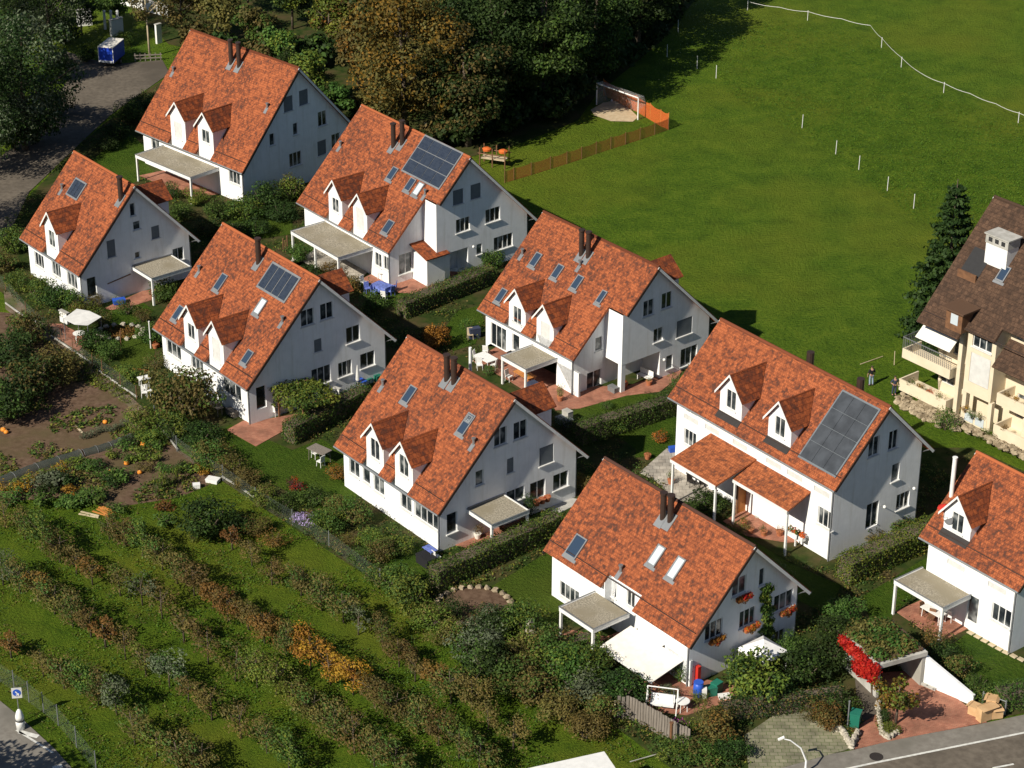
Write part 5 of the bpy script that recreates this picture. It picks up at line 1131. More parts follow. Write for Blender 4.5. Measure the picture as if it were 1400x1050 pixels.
def table(px, rz, mat, label, w=1.4, d=.8, h=.74, z=.06, round_=False, cloth=None, loc=None, group=None):
    t = thing('garden_table', label, 'table', at(*px, z) if loc is None else loc, rz, group)
    m = MB()
    if round_: m.lathe([(w/2, 0), (w/2, .04)], (0, 0, h-.04), 18)
    else: m.box((0, 0, h-.02), (w, d, .05))
    m.build('tabletop', mat, t)
    for a in (-1, 1):
        for b in (-1, 1):
            m = MB(); m.tube([(a*(w/2-.12)*(.7 if round_ else 1), b*((w if round_ else d)/2-.1)*(.7 if round_ else 1), 0), (a*(w/2-.15)*(.7 if round_ else 1), b*((w if round_ else d)/2-.12)*(.7 if round_ else 1), h-.045)], .03, 6); m.build('leg', mat, t)
    return t
def tablecloth(loc, rz, w, d, h, mat, label):
    m = MB(); g = random.Random(4); n = 24; top = [(0, 0)]
    P = []
    for i in range(n):
        a = 2*math.pi*i/n; c, s_ = math.cos(a), math.sin(a); k = 1/max(abs(c)/(w/2), abs(s_)/(d/2)); P.append((c*k, s_*k))
    m.v = [(x, y, h) for x, y in P]+[(x*1.08+g.uniform(-.04, .04), y*1.08+g.uniform(-.04, .04), h-.45+g.uniform(-.06, .06)) for x, y in P]
    m.f = [tuple(range(n))]+[(i, (i+1) % n, n+(i+1) % n, n+i) for i in range(n)]; m.mi = [0]*(n+1)
    o = recalc(m.build('tablecloth', mat, loc=loc, rz=rz)); return tag(o, label, 'tablecloth')
def net_fence(name, label, pts, h, mat, postmat, cat='fence', group=None, sag=0, post_r=.035, every=1, z=0, cap=None):
    P = [at(*p, z) for p in pts]; t = thing(name, label, cat, P[0], 0, group); o0 = P[0]
    m = MB(); s_ = 0
    for i in range(len(P)-1):
        a, b = P[i]-o0, P[i+1]-o0; l = (b-a).length; n = 6
        for j in range(n):
            f0, f1 = j/n, (j+1)/n; h0 = h-sag*math.sin(math.pi*f0); h1 = h-sag*math.sin(math.pi*f1)
            p, r_ = a.lerp(b, f0), a.lerp(b, f1)
            m.poly([p, r_, r_+Vector((0, 0, h1)), p+Vector((0, 0, h0))], [(s_+l*f0, 0), (s_+l*f1, 0), (s_+l*f1, h1), (s_+l*f0, h0)])
        s_ += l
    m.build('netting', mat, t)
    for p in P[::every]:
        m = MB(); m.tube([p-o0, p-o0+Vector((0, 0, h+.08))], post_r, 6); m.build('post', postmat, t)
    return t
# ------------------------------------------------------------------ meadow
GP = 'white electric fence posts in the meadow'
for i, (x, y, lb) in enumerate([(1096.5, 175, 'uppermost of the single white posts crossing the meadow'), (1142.5, 211, 'white post second in the line crossing the meadow'), (1174, 232, 'white post third in the line crossing the meadow'), (1213, 261, 'white post fourth in the line crossing the meadow'),
      (1249, 285, 'lowest white post of the meadow line, nearest the spruce'), (979, 107, 'bright post just outside the wood shade right of the goal'), (953, 94, 'post at the edge of the wood shade'), (912, 78, 'post in the wood shade behind the goal'), (927, 44, 'post in deep shade near the top edge')]):
    t = thing('fence_post', lb, 'fence post', at(x, y), .3*i, GP); m = MB(); m.tube([(0, 0, 0), (.03, 0, 1.45)], .036, 6); m.build('stake', 'frame_white', t)
    m = MB(); m.tube([(0, 0, 1.3), (.1, 0, 1.3)], .03, 5); m.build('insulator', 'dark_metal', t)
tp = [(1022, 14), (1065, 22), (1104, 28), (1150, 38), (1189, 47), (1205, 65), (1232, 92), (1258, 113), (1290, 127), (1325, 141), (1360, 155), (1392, 168), (1450, 190)]
P = [at(*p) for p in tp]; t = thing('tape_fence', 'white electric tape fence curving across the upper meadow', 'fence', P[0])
m = MB()
for i in range(len(P)-1):
    a, b = P[i]-P[0], P[i+1]-P[0]
    for j in range(4):
        f0, f1 = j/4, (j+1)/4; s0, s1 = (-.12*math.sin(math.pi*f) for f in (f0, f1)); p, r_ = a.lerp(b, f0), a.lerp(b, f1)
        m.poly([p+Vector((0, 0, 1.04+s0)), r_+Vector((0, 0, 1.04+s1)), r_+Vector((0, 0, 1.09+s1)), p+Vector((0, 0, 1.09+s0))])
m.build('tape', 'shutter_light', t)
for i in (0, 2, 5, 6, 8, 11):
    m = MB(); a = P[i]-P[0]; m.tube([a, a+Vector((0, 0, 1.2))], .04, 6); m.build('post', 'frame_white', t)
# goal
gl, gr = at(*q('P', 462, 572)), at(*q('P', 688, 655)); d = (gr-gl).normalized(); n = Vector((-d.y, d.x, 0)); 
if n.x < 0: n = -n
H_ = 2.35; g = thing('football_goal', 'white football goal with its net beside the sandy patch', 'goal', gl); a, b = Vector((0, 0, 0)), gr-gl; up = Vector((0, 0, H_))
m = MB(); m.tube([a, a+up], .07, 8); m.build('upright', 'white_paint', g); m = MB(); m.tube([b, b+up], .07, 8); m.build('upright', 'white_paint', g)
m = MB(); m.tube([a+up, b+up], .07, 8); m.build('crossbar', 'white_paint', g)
for k in (a, b):
    m = MB(); m.tube([k+up, k+up+n*.8, k+n*1.6], .035, 6); m.build('net_stay', 'grey_metal', g)
m = MB(); L_ = (b-a).length
m.poly([a+up+n*.8, b+up+n*.8, b+n*1.6, a+n*1.6], [(0, 0), (L_, 0), (L_, 2.5), (0, 2.5)]); m.poly([a+up, b+up, b+up+n*.8, a+up+n*.8], [(0, 0), (L_, 0), (L_, .8), (0, .8)])
for k in (a, b): m.poly([k+up, k+up+n*.8, k+n*1.6, k], [(0, 2.3), (.8, 2.3), (1.6, 0), (0, 0)])
m.build('net', 'net_goal', g)
b_ = MB(); b_.blob((0, 0, .13), .13, rough=0, n=10); o = b_.build('ball', 'white_paint', loc=at(*q('P', 545, 556)), smooth=True); tag(o, 'white football lying on the sand in front of the goal', 'ball')
net_fence('netting_fence', 'orange safety netting fence running behind and beside the football goal', qs('P', (500, 520), (600, 575), (680, 610), (755, 655), (812, 690), (855, 708)), 1.75, 'net_orange', 'wood_orange', sag=.15)
net_fence('netting_fence', 'long brownish netting fence along the lawn below the goal', qs('P', (855, 710), (780, 737), (700, 764), (620, 790), (540, 815), (460, 842), (380, 870), (300, 896), (210, 924), (105, 957), (10, 985), (-40, 1000)), 1.25, 'net_brown', 'wood_brown', sag=.1)
# playground frame
t = thing('climbing_frame', 'dark wooden playground frame with two orange seats at the wood edge', 'playground', at(676, 226), R(-20))
for a in (-1.3, 0, 1.3):
    for b in (-.6, .6): m = MB(); m.tube([(a, b, 0), (a, b, 1.9)], .06, 6); m.build('post', 'wood_brown', t)
for b in (-.6, .6): m = MB(); m.tube([(-1.5, b, 1.3), (1.5, b, 1.3)], .05, 6); m.build('rail', 'wood_brown', t)
for a in (-.8, .9): m = MB(); m.lathe([(.1, 0), (.42, .1), (.45, .3), (.2, .42)], (a, 0, 1.35), 12); m.build('seat', 'orange_net', t)
m = MB(); m.box((0, 0, .8), (2.5, 1.1, .08)); m.build('platform', 'wood_pale', t)
t = thing('marker_post', 'short white post in the shade below the autumn tree', 'post', at(582, 182)); m = MB(); m.box((0, 0, .5), (.14, .14, 1.0), taper=.8); m.build('stake', 'white_paint', t); m = MB(); m.box((0, 0, 1.03), (.2, .2, .05)); m.build('cap', 'white_paint', t)
# ------------------------------------------------------------------ people
def person(loc, rz, shirt, trousers, label, h=1.74, arms='down'):
    k = h/1.75; root = thing('person', label, 'person', loc, rz)
    def skin(name, V, E, rad, mat, parent, sub=2):
        me = bpy.data.meshes.new(name); me.from_pydata([tuple(Vector(v)*k) for v in V], E, []); o = bpy.data.objects.new(name, me); COL.objects.link(o)
        sk_ = o.modifiers.new('skin', 'SKIN'); o.modifiers.new('sub', 'SUBSURF').levels = sub; o.modifiers['sub'].render_levels = sub; sk_.use_smooth_shade = True
        for i, r_ in enumerate(rad):
            r_ = (r_, r_) if not isinstance(r_, tuple) else r_; me.skin_vertices[0].data[i].radius = (r_[0]*k, r_[1]*k)
        me.skin_vertices[0].data[0].use_root = True; me.materials.append(M[mat]); o.parent = parent; return o
    el = (.30, -.02, 1.12) if arms == 'down' else (.33, .10, 1.15); ha = (.30, -.12, .86) if arms == 'down' else (.18, -.16, 1.05)
    V = [(0, 0, .95), (0, 0, 1.15), (0, 0, 1.40), (0, 0, 1.50), (0, -.01, 1.60), (0, -.01, 1.70), (.18, 0, 1.42), el, ha, (-.18, 0, 1.42), (-el[0], el[1], el[2]), (-ha[0], ha[1], ha[2]),
         (.09, 0, .88), (.11, -.03, .50), (.11, .02, .09), (.13, -.14, .04), (-.09, 0, .88), (-.12, .03, .50), (-.13, .06, .09), (-.14, -.10, .04)]
    E = [(0, 1), (1, 2), (2, 3), (3, 4), (4, 5), (2, 6), (6, 7), (7, 8), (2, 9), (9, 10), (10, 11), (0, 12), (12, 13), (13, 14), (14, 15), (0, 16), (16, 17), (17, 18), (18, 19)]
    rd = [(.14, .10), (.13, .09), (.15, .09), .055, .085, .075, .06, .045, .035, .06, .045, .035, .085, .06, .045, .04, .085, .06, .045, .04]
    skin('body', V, E, rd, 'skin', root)
    skin('shirt', [V[0], V[1], V[2], V[6], V[7], V[9], V[10], (0, 0, 1.46)], [(0, 1), (1, 2), (2, 3), (3, 4), (2, 5), (5, 6), (2, 7)], [(.16, .12), (.15, .11), (.17, .11), .085, .065, .085, .065, .07], shirt, root)
    skin('trousers', [(0, 0, .97), V[12], V[13], V[14], V[16], V[17], V[18]], [(0, 1), (1, 2), (2, 3), (0, 4), (4, 5), (5, 6)], [(.155, .115), .105, .08, .068, .105, .08, .068], trousers, root)
    m = MB(); m.blob((0, .015*k, 1.70*k), .098*k, (1, 1.08, .9), 2, .03, 10); m.build('hair', 'hair', root, smooth=True)
    for sx in (-1, 1):
        m = MB(); m.box((.13*sx*k, -.06*k, .03), (.1*k, .28*k, .07*k)); m.build('shoe', 'rubber', root)
        for f_ in range(5):
            m = MB(); b0 = Vector((sx*ha[0], ha[1], ha[2]))*k+Vector((sx*(-.03 if f_ == 4 else 0), (-.028+.018*f_)*k, -.03*k))
            m.tube([b0, b0+Vector((0, -.005, -.045*k)), b0+Vector((-sx*.012, -.012, -.078*k))], [.010, .009, .007], 5); m.build('finger', 'skin', root)
    for sx in (-1, 1): m = MB(); m.blob((sx*.032*k, -.098*k, 1.655*k), .012, n=6); m.build('eye', 'dark_metal', root)
    m = MB(); m.tube([(0, -.10*k, 1.66*k), (0, -.125*k, 1.625*k)], [.008, .014], 5); m.build('nose', 'skin', root)
    return root
person(at(1190.5, 527), R(200), 'black_cloth', 'denim', 'person in black top and light jeans standing on the meadow edge')
person(at(1222, 540), R(20), 'navy_cloth', 'navy_cloth', 'person in dark clothes standing beside the lower balcony', 1.68, 'up')
def pole(p0, p1, z1, label, mat='wood_pale', r=.035):
    a = at(*p0, .03); b = at(*p1, z1); t = MB(); t.tube([(0, 0, 0), b-a], [r, r*.8], 6); o = t.build('garden_pole', mat, loc=a); return tag(o, label, 'pole')
pole((1176, 498), (1207, 487), .1, 'pale pole lying on the meadow behind the person in jeans')
pole((1222.5, 499), (1223.5, 480), 1.2, 'thin upright pole in the grass beside the persons')
pole((1231, 552), (1236, 536), 1.1, 'leaning stake in front of the lower balcony')
# rocks
rk = MB(); g_ = random.Random(9)
for i in range(150):
    t_ = g_.random(); x = 1232+t_*80+g_.uniform(-6, 6); y = 548+t_*32+g_.uniform(-10, 12); p = at(x, y, .12); rk.blob(p, g_.uniform(.14, .42), (1, 1, .65), i, .28, 6)
tag(rk.build('rockery_stones', 'rockery'), 'heap of pale brown boulders below the balconies of the brown roofed block', kind='stuff')
rk = MB()
for i in range(170):
    t_ = g_.random(); x = 1318+t_*100; y = 582+t_*48+g_.uniform(-3, 5); p = at(x, y, .15+g_.random()*.5); rk.blob(p, g_.uniform(.15, .34), (1, 1, .6), i, .28, 6)
o = rk.build('dry_stone_wall', 'rockery'); tag(o, 'dry stone retaining wall of pale boulders along the apartment block', 'stone wall')
# ------------------------------------------------------------------ upper left
def wall_piece(p0, p1, h, th, label, mat='white_paint', cap=None, z=0, name='garden_wall'):
    a, b = at(*p0, z), at(*p1, z); L = (b-a).length; t = thing(name, label, 'wall', a, math.atan2(b.y-a.y, b.x-a.x))
    m = MB(); m.bx(0, L, -th/2, th/2, 0, h); m.build('wall', mat, t); m = MB(); m.bx(-.05, L+.05, -th/2-.05, th/2+.05, h, h+.07); m.build('coping', cap or 'concrete', t); return t
wall_piece((106, 36), (126, 34), 1.9, .3, 'white garden wall piece above the blue trailer, left'); wall_piece((152, 50), (168, 46), 1.9, .4, 'white block shaped wall directly behind the trailer'); wall_piece((214, 60), (221, 58), 2.2, .3, 'narrow tall white wall by the birch stem')
wall_piece((140, -2), (232, 24), 1.3, .3, 'long white wall crossing the top edge above the trailer')
for i, x in enumerate((144, 153, 162)):
    t = thing('stone_post', ('left', 'middle', 'right')[i]+' white gate post above the blue trailer', 'post', at(x, 40), 0, 'white gate posts'); m = MB(); m.box((0, 0, 1), (.25, .25, 2)); m.build('shaft', 'white_paint', t); m = MB(); m.blob((0, 0, 2.1), .17); m.build('cap', 'white_paint', t)
t = thing('box_trailer', 'blue box trailer with pale roof parked beside the road', 'trailer', at(146, 93), R(-14))
m = MB(); m.bx(-.85, .85, 0, 3.1, .62, 2.3); m.build('box_body', 'tarp_blue', t); m = MB(); m.bx(-.87, .87, -.02, 3.12, 2.3, 2.38); m.build('roof', 'cloth_cream', t)
m = MB(); m.bx(-.87, .87, -.03, -.003, .62, .85); m.build('tail_board', 'cloth_white', t); m = MB(); m.bx(-.88, -.80, -.025, -.002, .86, 2.29); m.build('corner_trim', 'cloth_white', t); m = MB(); m.bx(.80, .88, -.025, -.002, .86, 2.29); m.build('corner_trim', 'cloth_white', t)
m = MB(); m.bx(-.8, .8, .05, 3.0, .48, .615); m.build('chassis', 'dark_metal', t); m = MB(); m.tube([(0, .05, .5), (0, -1.2, .45)], .05, 6); m.build('drawbar', 'dark_metal', t)
for sx in (-.92, .92):
    m = MB(); m.tube([(sx-.1, 1.6, .33), (sx+.1, 1.6, .33)], .33, 16); w_ = m.build('wheel', 'rubber', t); m = MB(); m.tube([(sx-.11, 1.6, .33), (sx+.11, 1.6, .33)], .17, 12); m.build('rim', 'zinc', w_)
m = MB(); m.tube([(0, -1.05, .45), (0, -1.05, .1)], .035, 6); m.build('jockey_wheel', 'grey_metal', t)
t = thing('picket_fence', 'low wooden fence right of the blue trailer under the birch', 'fence', at(185, 84), R(8))
for i in range(6): m = MB(); m.box((i*.55, 0, .45), (.1, .08, .9)); m.build('post', 'wood_grey', t)
for z in (.35, .7): m = MB(); m.box((1.4, -.06, z), (3.0, .04, .12)); m.build('rail', 'wood_grey', t)
# ------------------------------------------------------------------ small dormer house garden
def shed(loc, rz, w, d, h, mat, roofmat, label):
    t = thing('garden_shed', label, 'shed', loc, rz); m = MB(); m.bx(-w/2, w/2, -d/2, d/2, 0, h); m.build('wall', mat, t)
    m = MB(); m.box((0, 0, h+.12), (w+.3, d+.3, .08), rx=.12); m.build('roof', roofmat, t); m = MB(); m.bx(-.35, .35, -d/2-.03, -d/2-.002, .05, h-.15); dr = m.build('door', 'wood_orange', t)
    m = MB(); m.tube([(.25, -d/2-.06, .9), (.25, -d/2-.03, .9)], .03, 6); m.build('handle', 'zinc', dr); return t
shed(at(*q('C', 635, 815)), R(-51), 1.3, 2.0, 1.7, 'wood_brown', 'wood_brown', 'small brown wooden shed against the gable of the single dormer house')
def crate(loc, rz, w, d, h, mat, label, name='crate', cat='crate', lid=None):
    t = thing(name, label, cat, loc, rz); m = MB(); m.box((0, 0, h/2), (w, d, h), taper=1.05); m.build('box', mat, t); m = MB(); m.box((0, 0, h+.02), (w*1.08, d*1.08, .05)); m.build('lid', lid or mat, t); return t
crate(at(*q('C', 652, 858), .06), R(20), 1.0, .6, .35, 'plastic_blue', 'blue plastic box on the brick terrace beside the brown shed')
t = thing('canopy', 'small grey cloth canopy on posts beside the garden path', 'canopy', at(*q('L', 460, 335)), R(-30))
m = MB(); m.v = [(-1.3, -.9, 1.9), (0, -1, 1.75), (1.3, -.9, 1.95), (-1.3, .9, 2.1), (0, .95, 2.2), (1.3, .9, 2.0)]; m.f = [(0, 1, 4, 3), (1, 2, 5, 4)]; m.mi = [0, 0]; m.build('cloth', 'shutter_light', t)
for a in (-1.25, 1.25):
    for b in (-.85, .85): m = MB(); m.tube([(a, b, 0), (a, b, 1.95)], .03, 6); m.build('post', 'grey_metal', t)
table(q('L', 435, 345), .3, 'white_paint', 'round white table under the edge of the grey canopy', 1.0, round_=True)
pole(q('L', 662, 395), q('L', 658, 285), 1.9, 'tall wooden garden post on the lawn left of the collector house', 'wood_brown', .06)
wall_piece(q('L', 335, 235), q('L', 375, 255), 1.0, .25, 'short white wall beside the garden path gate', z=.04)
net_fence('wire_fence', 'wire mesh fence with brown posts along the garden path at left', [(-10, 388), (8, 396), (36, 430), (67, 455), (84, 468), (100, 482), (127, 503), (140, 510), (165, 528), (187, 546)], 1.15, 'net_wire', 'wood_brown', z=.03)
net_fence('wire_fence', 'wire mesh fence between the orchard and the house gardens', [(212, 575), (242, 617), (275, 640), (305, 657), (350, 688), (400, 718), (450, 748), (520, 800)], 1.25, 'net_wire', 'grey_metal', z=.03)
net_fence('wire_fence', 'wire mesh fence between the orchard and the lower left road', [(-25, 912), (0, 932), (20, 945), (40, 960), (60, 975), (80, 992), (105, 1022), (132, 1056)], 1.5, 'net_wire', 'grey_metal', z=.02)
def kerb(pts, label, h=.12, th=.09, mat='concrete', z=0):
    P = [at(*p, z) for p in pts]; m = MB()
    for i in range(len(P)-1):
        a, b = P[i]-P[0], P[i+1]-P[0]; d = b-a; m.box(((a+b)/2)+Vector((0, 0, h/2+.004*(i % 2))), (d.length, th, h), rz=math.atan2(d.y, d.x))
    o = m.build('kerb', mat, loc=P[0]); return tag(o, label, 'kerb', group=None)
kerb(qs('L', (30, 140), (120, 205), (200, 245)), 'pale edging board along the left start of the path', z=.04); kerb(qs('L', (280, 320), (400, 400), (500, 470)), 'pale concrete edging beside the canopy and path', z=.04)
kerb(qs('L', (540, 510), (640, 580), (750, 655)), 'pale concrete edging under the green mesh fence', z=.04); kerb(qs('L', (842, 770), (900, 850), (975, 945)), 'wooden edging plank along the bend of the wire fence', z=.04)
kerb(qs('O', (1215, 210), (1300, 262), (1395, 325)), 'wooden edging plank beside the wire fence above the orchard', z=.04)
# ------------------------------------------------------------------ vegetable plots
GV = 'vegetable plants in the plot'
for i in range(9):
    t_ = i/8; shrub(q('L', 495+195*t_, 535+150*t_), .55, .6, 'yg', ORD[i]+' lettuce from the top in the lower bright row beside the path', n=150, leaf=.2, name='lettuce_plant', cat='vegetable', group=GV, k=8)
for i in range(10):
    t_ = i/9; shrub(q('L', 175+300*t_, 320+185*t_), .55, .65, 'mg' if i % 3 else 'yg', ORD[i]+' leafy plant in the upper row beside the path', n=150, leaf=.2, name='chard_plant', cat='vegetable', group=GV, k=8)
for i in range(12):
    t_ = i/11; shrub(q('O', 20+430*t_, 285-145*t_), .8, .8, 'yg' if i % 4 else 'yel', ORD[i]+' plant from the left in the yellow green crop row', n=200, leaf=.22, name='crop_plant', cat='vegetable', group=GV, k=8)
for i, (x, y, k, r) in enumerate([(120, 280, 'yel', .6), (230, 260, 'sil', .8), (290, 250, 'sil', .9), (340, 240, 'dg', .8), (385, 290, 'org', .5), (260, 290, 'dg', .7), (480, 160, 'mg', .6), (540, 150, 'dg', .5), (600, 220, 'mg', .8), (650, 215, 'mg', .8), (620, 250, 'dg', .6), (610, 90, 'yg', .5), (700, 110, 'mg', .5), (760, 100, 'yg', .7), (820, 110, 'yg', .6), (690, 45, 'mg', .6), (800, 160, 'ol', .5),
      (900, 165, 'mg', .5), (1050, 175, 'yg', .7), (1110, 175, 'yel', .6), (990, 170, 'dg', .6), (480, 340, 'mg', .9), (520, 335, 'mg', .8), (420, 350, 'mg', .8), (380, 365, 'mg', .7), (220, 345, 'mg', .8), (640, 390, 'mg', .6), (900, 380, 'rust', .6), (900, 460, 'mg', .7), (60, 340, 'mg', .8), (1060, 545, 'yg', .4), (740, 20, 'dg', .6), (850, 40, 'mg', .6)]):
    shrub(q('O', x, y+12), r*1.5, r*1.5, k, '%s vegetable clump, %s in the scattered lower plot' % (KN.get(k, k), (ORD+['later '+o for o in ORD])[i]), n=420, leaf=.24, name='vegetable_clump', cat='vegetable', group=GV, k=9)
for i, (x, y) in enumerate(((858, 300), (885, 265), (925, 250), (968, 232))):
    shrub(q('O', x, y+8), .42, 1.7, 'yg' if i % 2 else 'mg', 'upright bean plant, %s in the row of four tall ones' % ORD[i], n=300, leaf=.2, name='bean_plant', cat='vegetable', group='tall bean plants', k=10)
def pumpkin(p, lb, r=.24):
    t = thing('pumpkin', lb, 'pumpkin', at(*p, .02), 0, 'orange pumpkins'); m = MB(); n = 20; b = 0
    m.lathe([(r*.5, 0), (r*.95, r*.3), (r, r*.7), (r*.8, r*1.2), (r*.3, r*1.35)], n=14); m.build('fruit', 'pumpkin_orange', t, smooth=True); m = MB(); m.tube([(0, 0, r*1.3), (.03, 0, r*1.6)], .03, 5); m.build('stalk', 'wood_pale', t)
pumpkin(q('O', 783, 38), 'largest pumpkin, at the top of the lower plot', 0.240); pumpkin(q('O', 693, 140), 'pumpkin in the middle of the lower plot', 0.220); pumpkin(q('O', 765, 190), 'pumpkin left of the tall bean plants', 0.190); pumpkin(q('O', 600, 180), 'pale pumpkin above the leafy clumps', 0.140)
pumpkin(q('L', 576, 795), 'pumpkin beside the grey green tunnel', 0.20); pumpkin(q('L', 20, 838), 'pumpkin at the left edge of the upper plot', 0.230); pumpkin(q('L', 35, 850), 'second pumpkin at the left edge of the upper plot', 0.20)
def tunnel(pts, r, mat, label):
    P = [at(*p) for p in pts]; t = thing('crop_tunnel', label, 'netting tunnel', P[0]); m = MB(); n = 8; N_ = 14
    S_ = [P[0].lerp(P[1], i/N_)-P[0] for i in range(N_+1)] if len(P) == 2 else [x-P[0] for i in range(len(P)-1) for x in [P[i].lerp(P[i+1], j/8) for j in range(8)]]+[P[-1]-P[0]]
    for i, c in enumerate(S_):
        d = (S_[min(i+1, len(S_)-1)]-S_[max(i-1, 0)]).normalized(); s_ = Vector((-d.y, d.x, 0)); rr = r*(1+.06*math.sin(i*2.1))
        for k in range(n+1): a = math.pi*k/n; m.v.append(tuple(c+s_*math.cos(a)*rr+Vector((0, 0, math.sin(a)*rr*.9))))
    for i in range(len(S_)-1):
        for k in range(n): a = i*(n+1)+k; m.f.append((a, a+1, a+n+2, a+n+1)); m.mi.append(0); m.uv[len(m.f)-1] = [(i*.5, k*.25), (i*.5, k*.25+.25), (i*.5+.5, k*.25+.25), (i*.5+.5, k*.25)]
    m.build('netting', mat, t, smooth=True)
    for i in range(0, len(S_), 4):
        c = S_[i]; d = (S_[min(i+1, len(S_)-1)]-S_[max(i-1, 0)]).normalized(); s_ = Vector((-d.y, d.x, 0)); h = MB(); h.tube([c+s_*math.cos(math.pi*k/8)*(r+.03)+Vector((0, 0, math.sin(math.pi*k/8)*(r+.03)*.9)) for k in range(9)], .015, 5); h.build('hoop', 'grey_metal', t)
tunnel([q('O', -60, 265), q('O', 200, 165), q('O', 440, 90)], .5, 'net_crop', 'dark netting tunnel across the vegetable plot, left part'); tunnel([q('O', 455, 85), q('O', 600, 45), q('O', 720, -2)], .42, 'net_crop', 'dark netting tunnel, right part towards the path bend')
for i in range(14):
    t_ = i/13; shrub(q('L', 450+280*t_, 880-75*t_+8*math.sin(i)), .42, .6, 'sil', ORD[i]+' grey green leek clump from the left above the dark tunnel', n=200, leaf=.22, name='leek_clump', cat='vegetable', group=GV, k=8)
def plank_pile(p, rz, n, L, mat, lb):
    t = thing('plank_pile', lb, 'planks', at(*p), rz)
    for i in range(n): m = MB(); m.box((rnd.uniform(-.1, .1), i*.2-.3, .06+.05*(i % 2)), (L*rnd.uniform(.8, 1), .14, .05), rz=rnd.uniform(-.15, .15)); m.build('plank', mat, t)
plank_pile(q('O', 570, 405), R(-38), 5, 1.6, 'wood_orange', 'pile of brown planks at the top of the orchard'); plank_pile(q('O', 490, 412), R(-15), 2, 1.7, 'wood_pale', 'two pale boards lying left of the brown planks')
plank_pile(q('L', 740, 530), R(-10), 7, 1.6, 'wood_orange', 'stack of cut wood beside the white chairs'); plank_pile(q('L', 452, 825), R(-50), 1, 1.6, 'wood_pale', 'single pale board on the brown soil')
crate(at(*q('O', 1165, 235)), R(-20), .9, .6, .25, 'white_paint', 'flat white box on the grass above the dark round bush'); crate(at(*q('O', 1075, 268)), R(10), .5, .4, .3, 'white_paint', 'small white bucket box left of the flat white box', 'bucket', 'bucket')
plain('flower_lilac', (.42, .32, .60), .8, var=.4, scale=8)
# ------------------------------------------------------------------ gardens by the houses
def post(px, h, mat, label, name='garden_post', cat='post', r=.05, z=.05):
    t = thing(name, label, cat, at(*px, z)); m = MB(); m.tube([(0, 0, 0), (0, 0, h)], r, 8); m.build('shaft', mat, t); m = MB(); m.tube([(0, 0, h), (0, 0, h+.06)], r*1.5, 8); m.build('cap', mat, t); return t
def closed_parasol(px, label, mat='cloth_white', h=2.5, z=.06):
    t = thing('parasol', label, 'parasol', at(*px, z)); m = MB(); m.tube([(0, 0, 0), (0, 0, h)], .025, 8); m.build('pole', 'wood_pale', t)
    m = MB(); m.lathe([(.04, 0), (.17, .15), (.13, .7), (.05, 1.35), (.02, 1.45)], (0, 0, h-1.4), 10); m.build('cloth', mat, t); m = MB(); m.lathe([(.3, 0), (.3, .08), (.05, .12)], n=12); m.build('foot', 'concrete', t); return t
def pot_plant(loc, kind, label, r=.35, h=.9, pot='terracotta', second=None):
    t = shrub(None, r, h, kind, label, n=260, leaf=.16, second=second, name='potted_plant', cat='plant', loc=Vector(loc)+Vector((0, 0, .0)), k=9)
    m = MB(); m.lathe([(.18, 0), (.26, .35), (.28, .35), (.28, .4)], n=12); m.build('pot', pot, t); return t
# collector house
closed_parasol(q('D', 672, 1068), 'closed white parasol at the front corner of the collector house')
chair(q('D', 760, 1040), .4, 'white_paint', 'white chair under the leafy pergola, left'); chair(q('D', 725, 1062), 2.4, 'white_paint', 'white chair on the brick terrace beside the closed parasol')
pg = thing('leafy_pergola', 'vine covered pergola at the gable of the collector house', 'pergola', at(418, 575), R(-51))
for a in (-1.7, 1.7):
    for b in (-1.3, 1.3): m = MB(); m.bx(a-.06, a+.06, b-.06, b+.06, 0, 2.3); m.build('post', 'wood_brown', pg)
for a in (-1.7, 0, 1.7): m = MB(); m.box((a, 0, 2.36), (.1, 3.2, .12)); m.build('beam', 'wood_brown', pg)
bl = [(x, y, 2.45+.2*math.sin(x*2+y), .8, .8, .35) for x in (-1.7, -.85, 0, .85, 1.7) for y in (-1.4, -.5, .4, 1.3)]+[(-1.9, -1.4, 1.4, .4, .4, .9), (1.9, -1.2, 1.2, .4, .5, .9), (.2, -1.7, 1.9, .6, .3, .5)]
c = bpy.data.objects.new('vine', leaf_mesh('vine', bl, 3800, .22, 'yg', 8, shell=.4, second='mg')); COL.objects.link(c); c.parent = pg
table(q('D', 1158, 925), R(-51), 'plastic_blue', 'small blue table at the rear of the collector house gable', .8, .6); chair(q('D', 1195, 900), 1.0, 'plastic_green', 'pale green chair beside the blue table', None, loc=None)
tag(closed_parasol(q('D', 1140, 935), 'thin closed parasol beside the small blue table', 'shutter_light', 2.2)); crate(at(*q('D', 1225, 885)), R(-51), 1.2, .5, .6, 'plastic_green', 'pale green garden box against the rear of the collector gable')
wall_piece(q('D', 1005, 960), q('D', 1050, 975), .8, .2, 'low white wall right of the leafy pergola')
chair(q('L', 790, 650), .2, 'white_paint', 'stack of white chairs by the green mesh fence, left one'); chair(q('L', 818, 640), 1.2, 'white_paint', 'stack of white chairs by the green mesh fence, right one'); table(q('L', 790, 600), .5, 'white_paint', 'upturned white table behind the white chairs', .9, .7, .9)
t = thing('ring_bed', 'round stone edged flower bed on the lawn by the collector house', 'flower bed', at(*q('L', 660, 300), .04)); m = MB()
for i in range(16): a = i*.393; m.blob((math.cos(a)*1.9, math.sin(a)*1.4, .12), .24, (1, 1, .7), i, .25, 6)
m.build('stone_ring', 'stone', t); c = bpy.data.objects.new('planting', leaf_mesh('planting', [(0, 0, .1, 1.7, 1.2, .3)], 900, .16, 'br', 5, shell=.2, second='rust')); COL.objects.link(c); c.parent = t
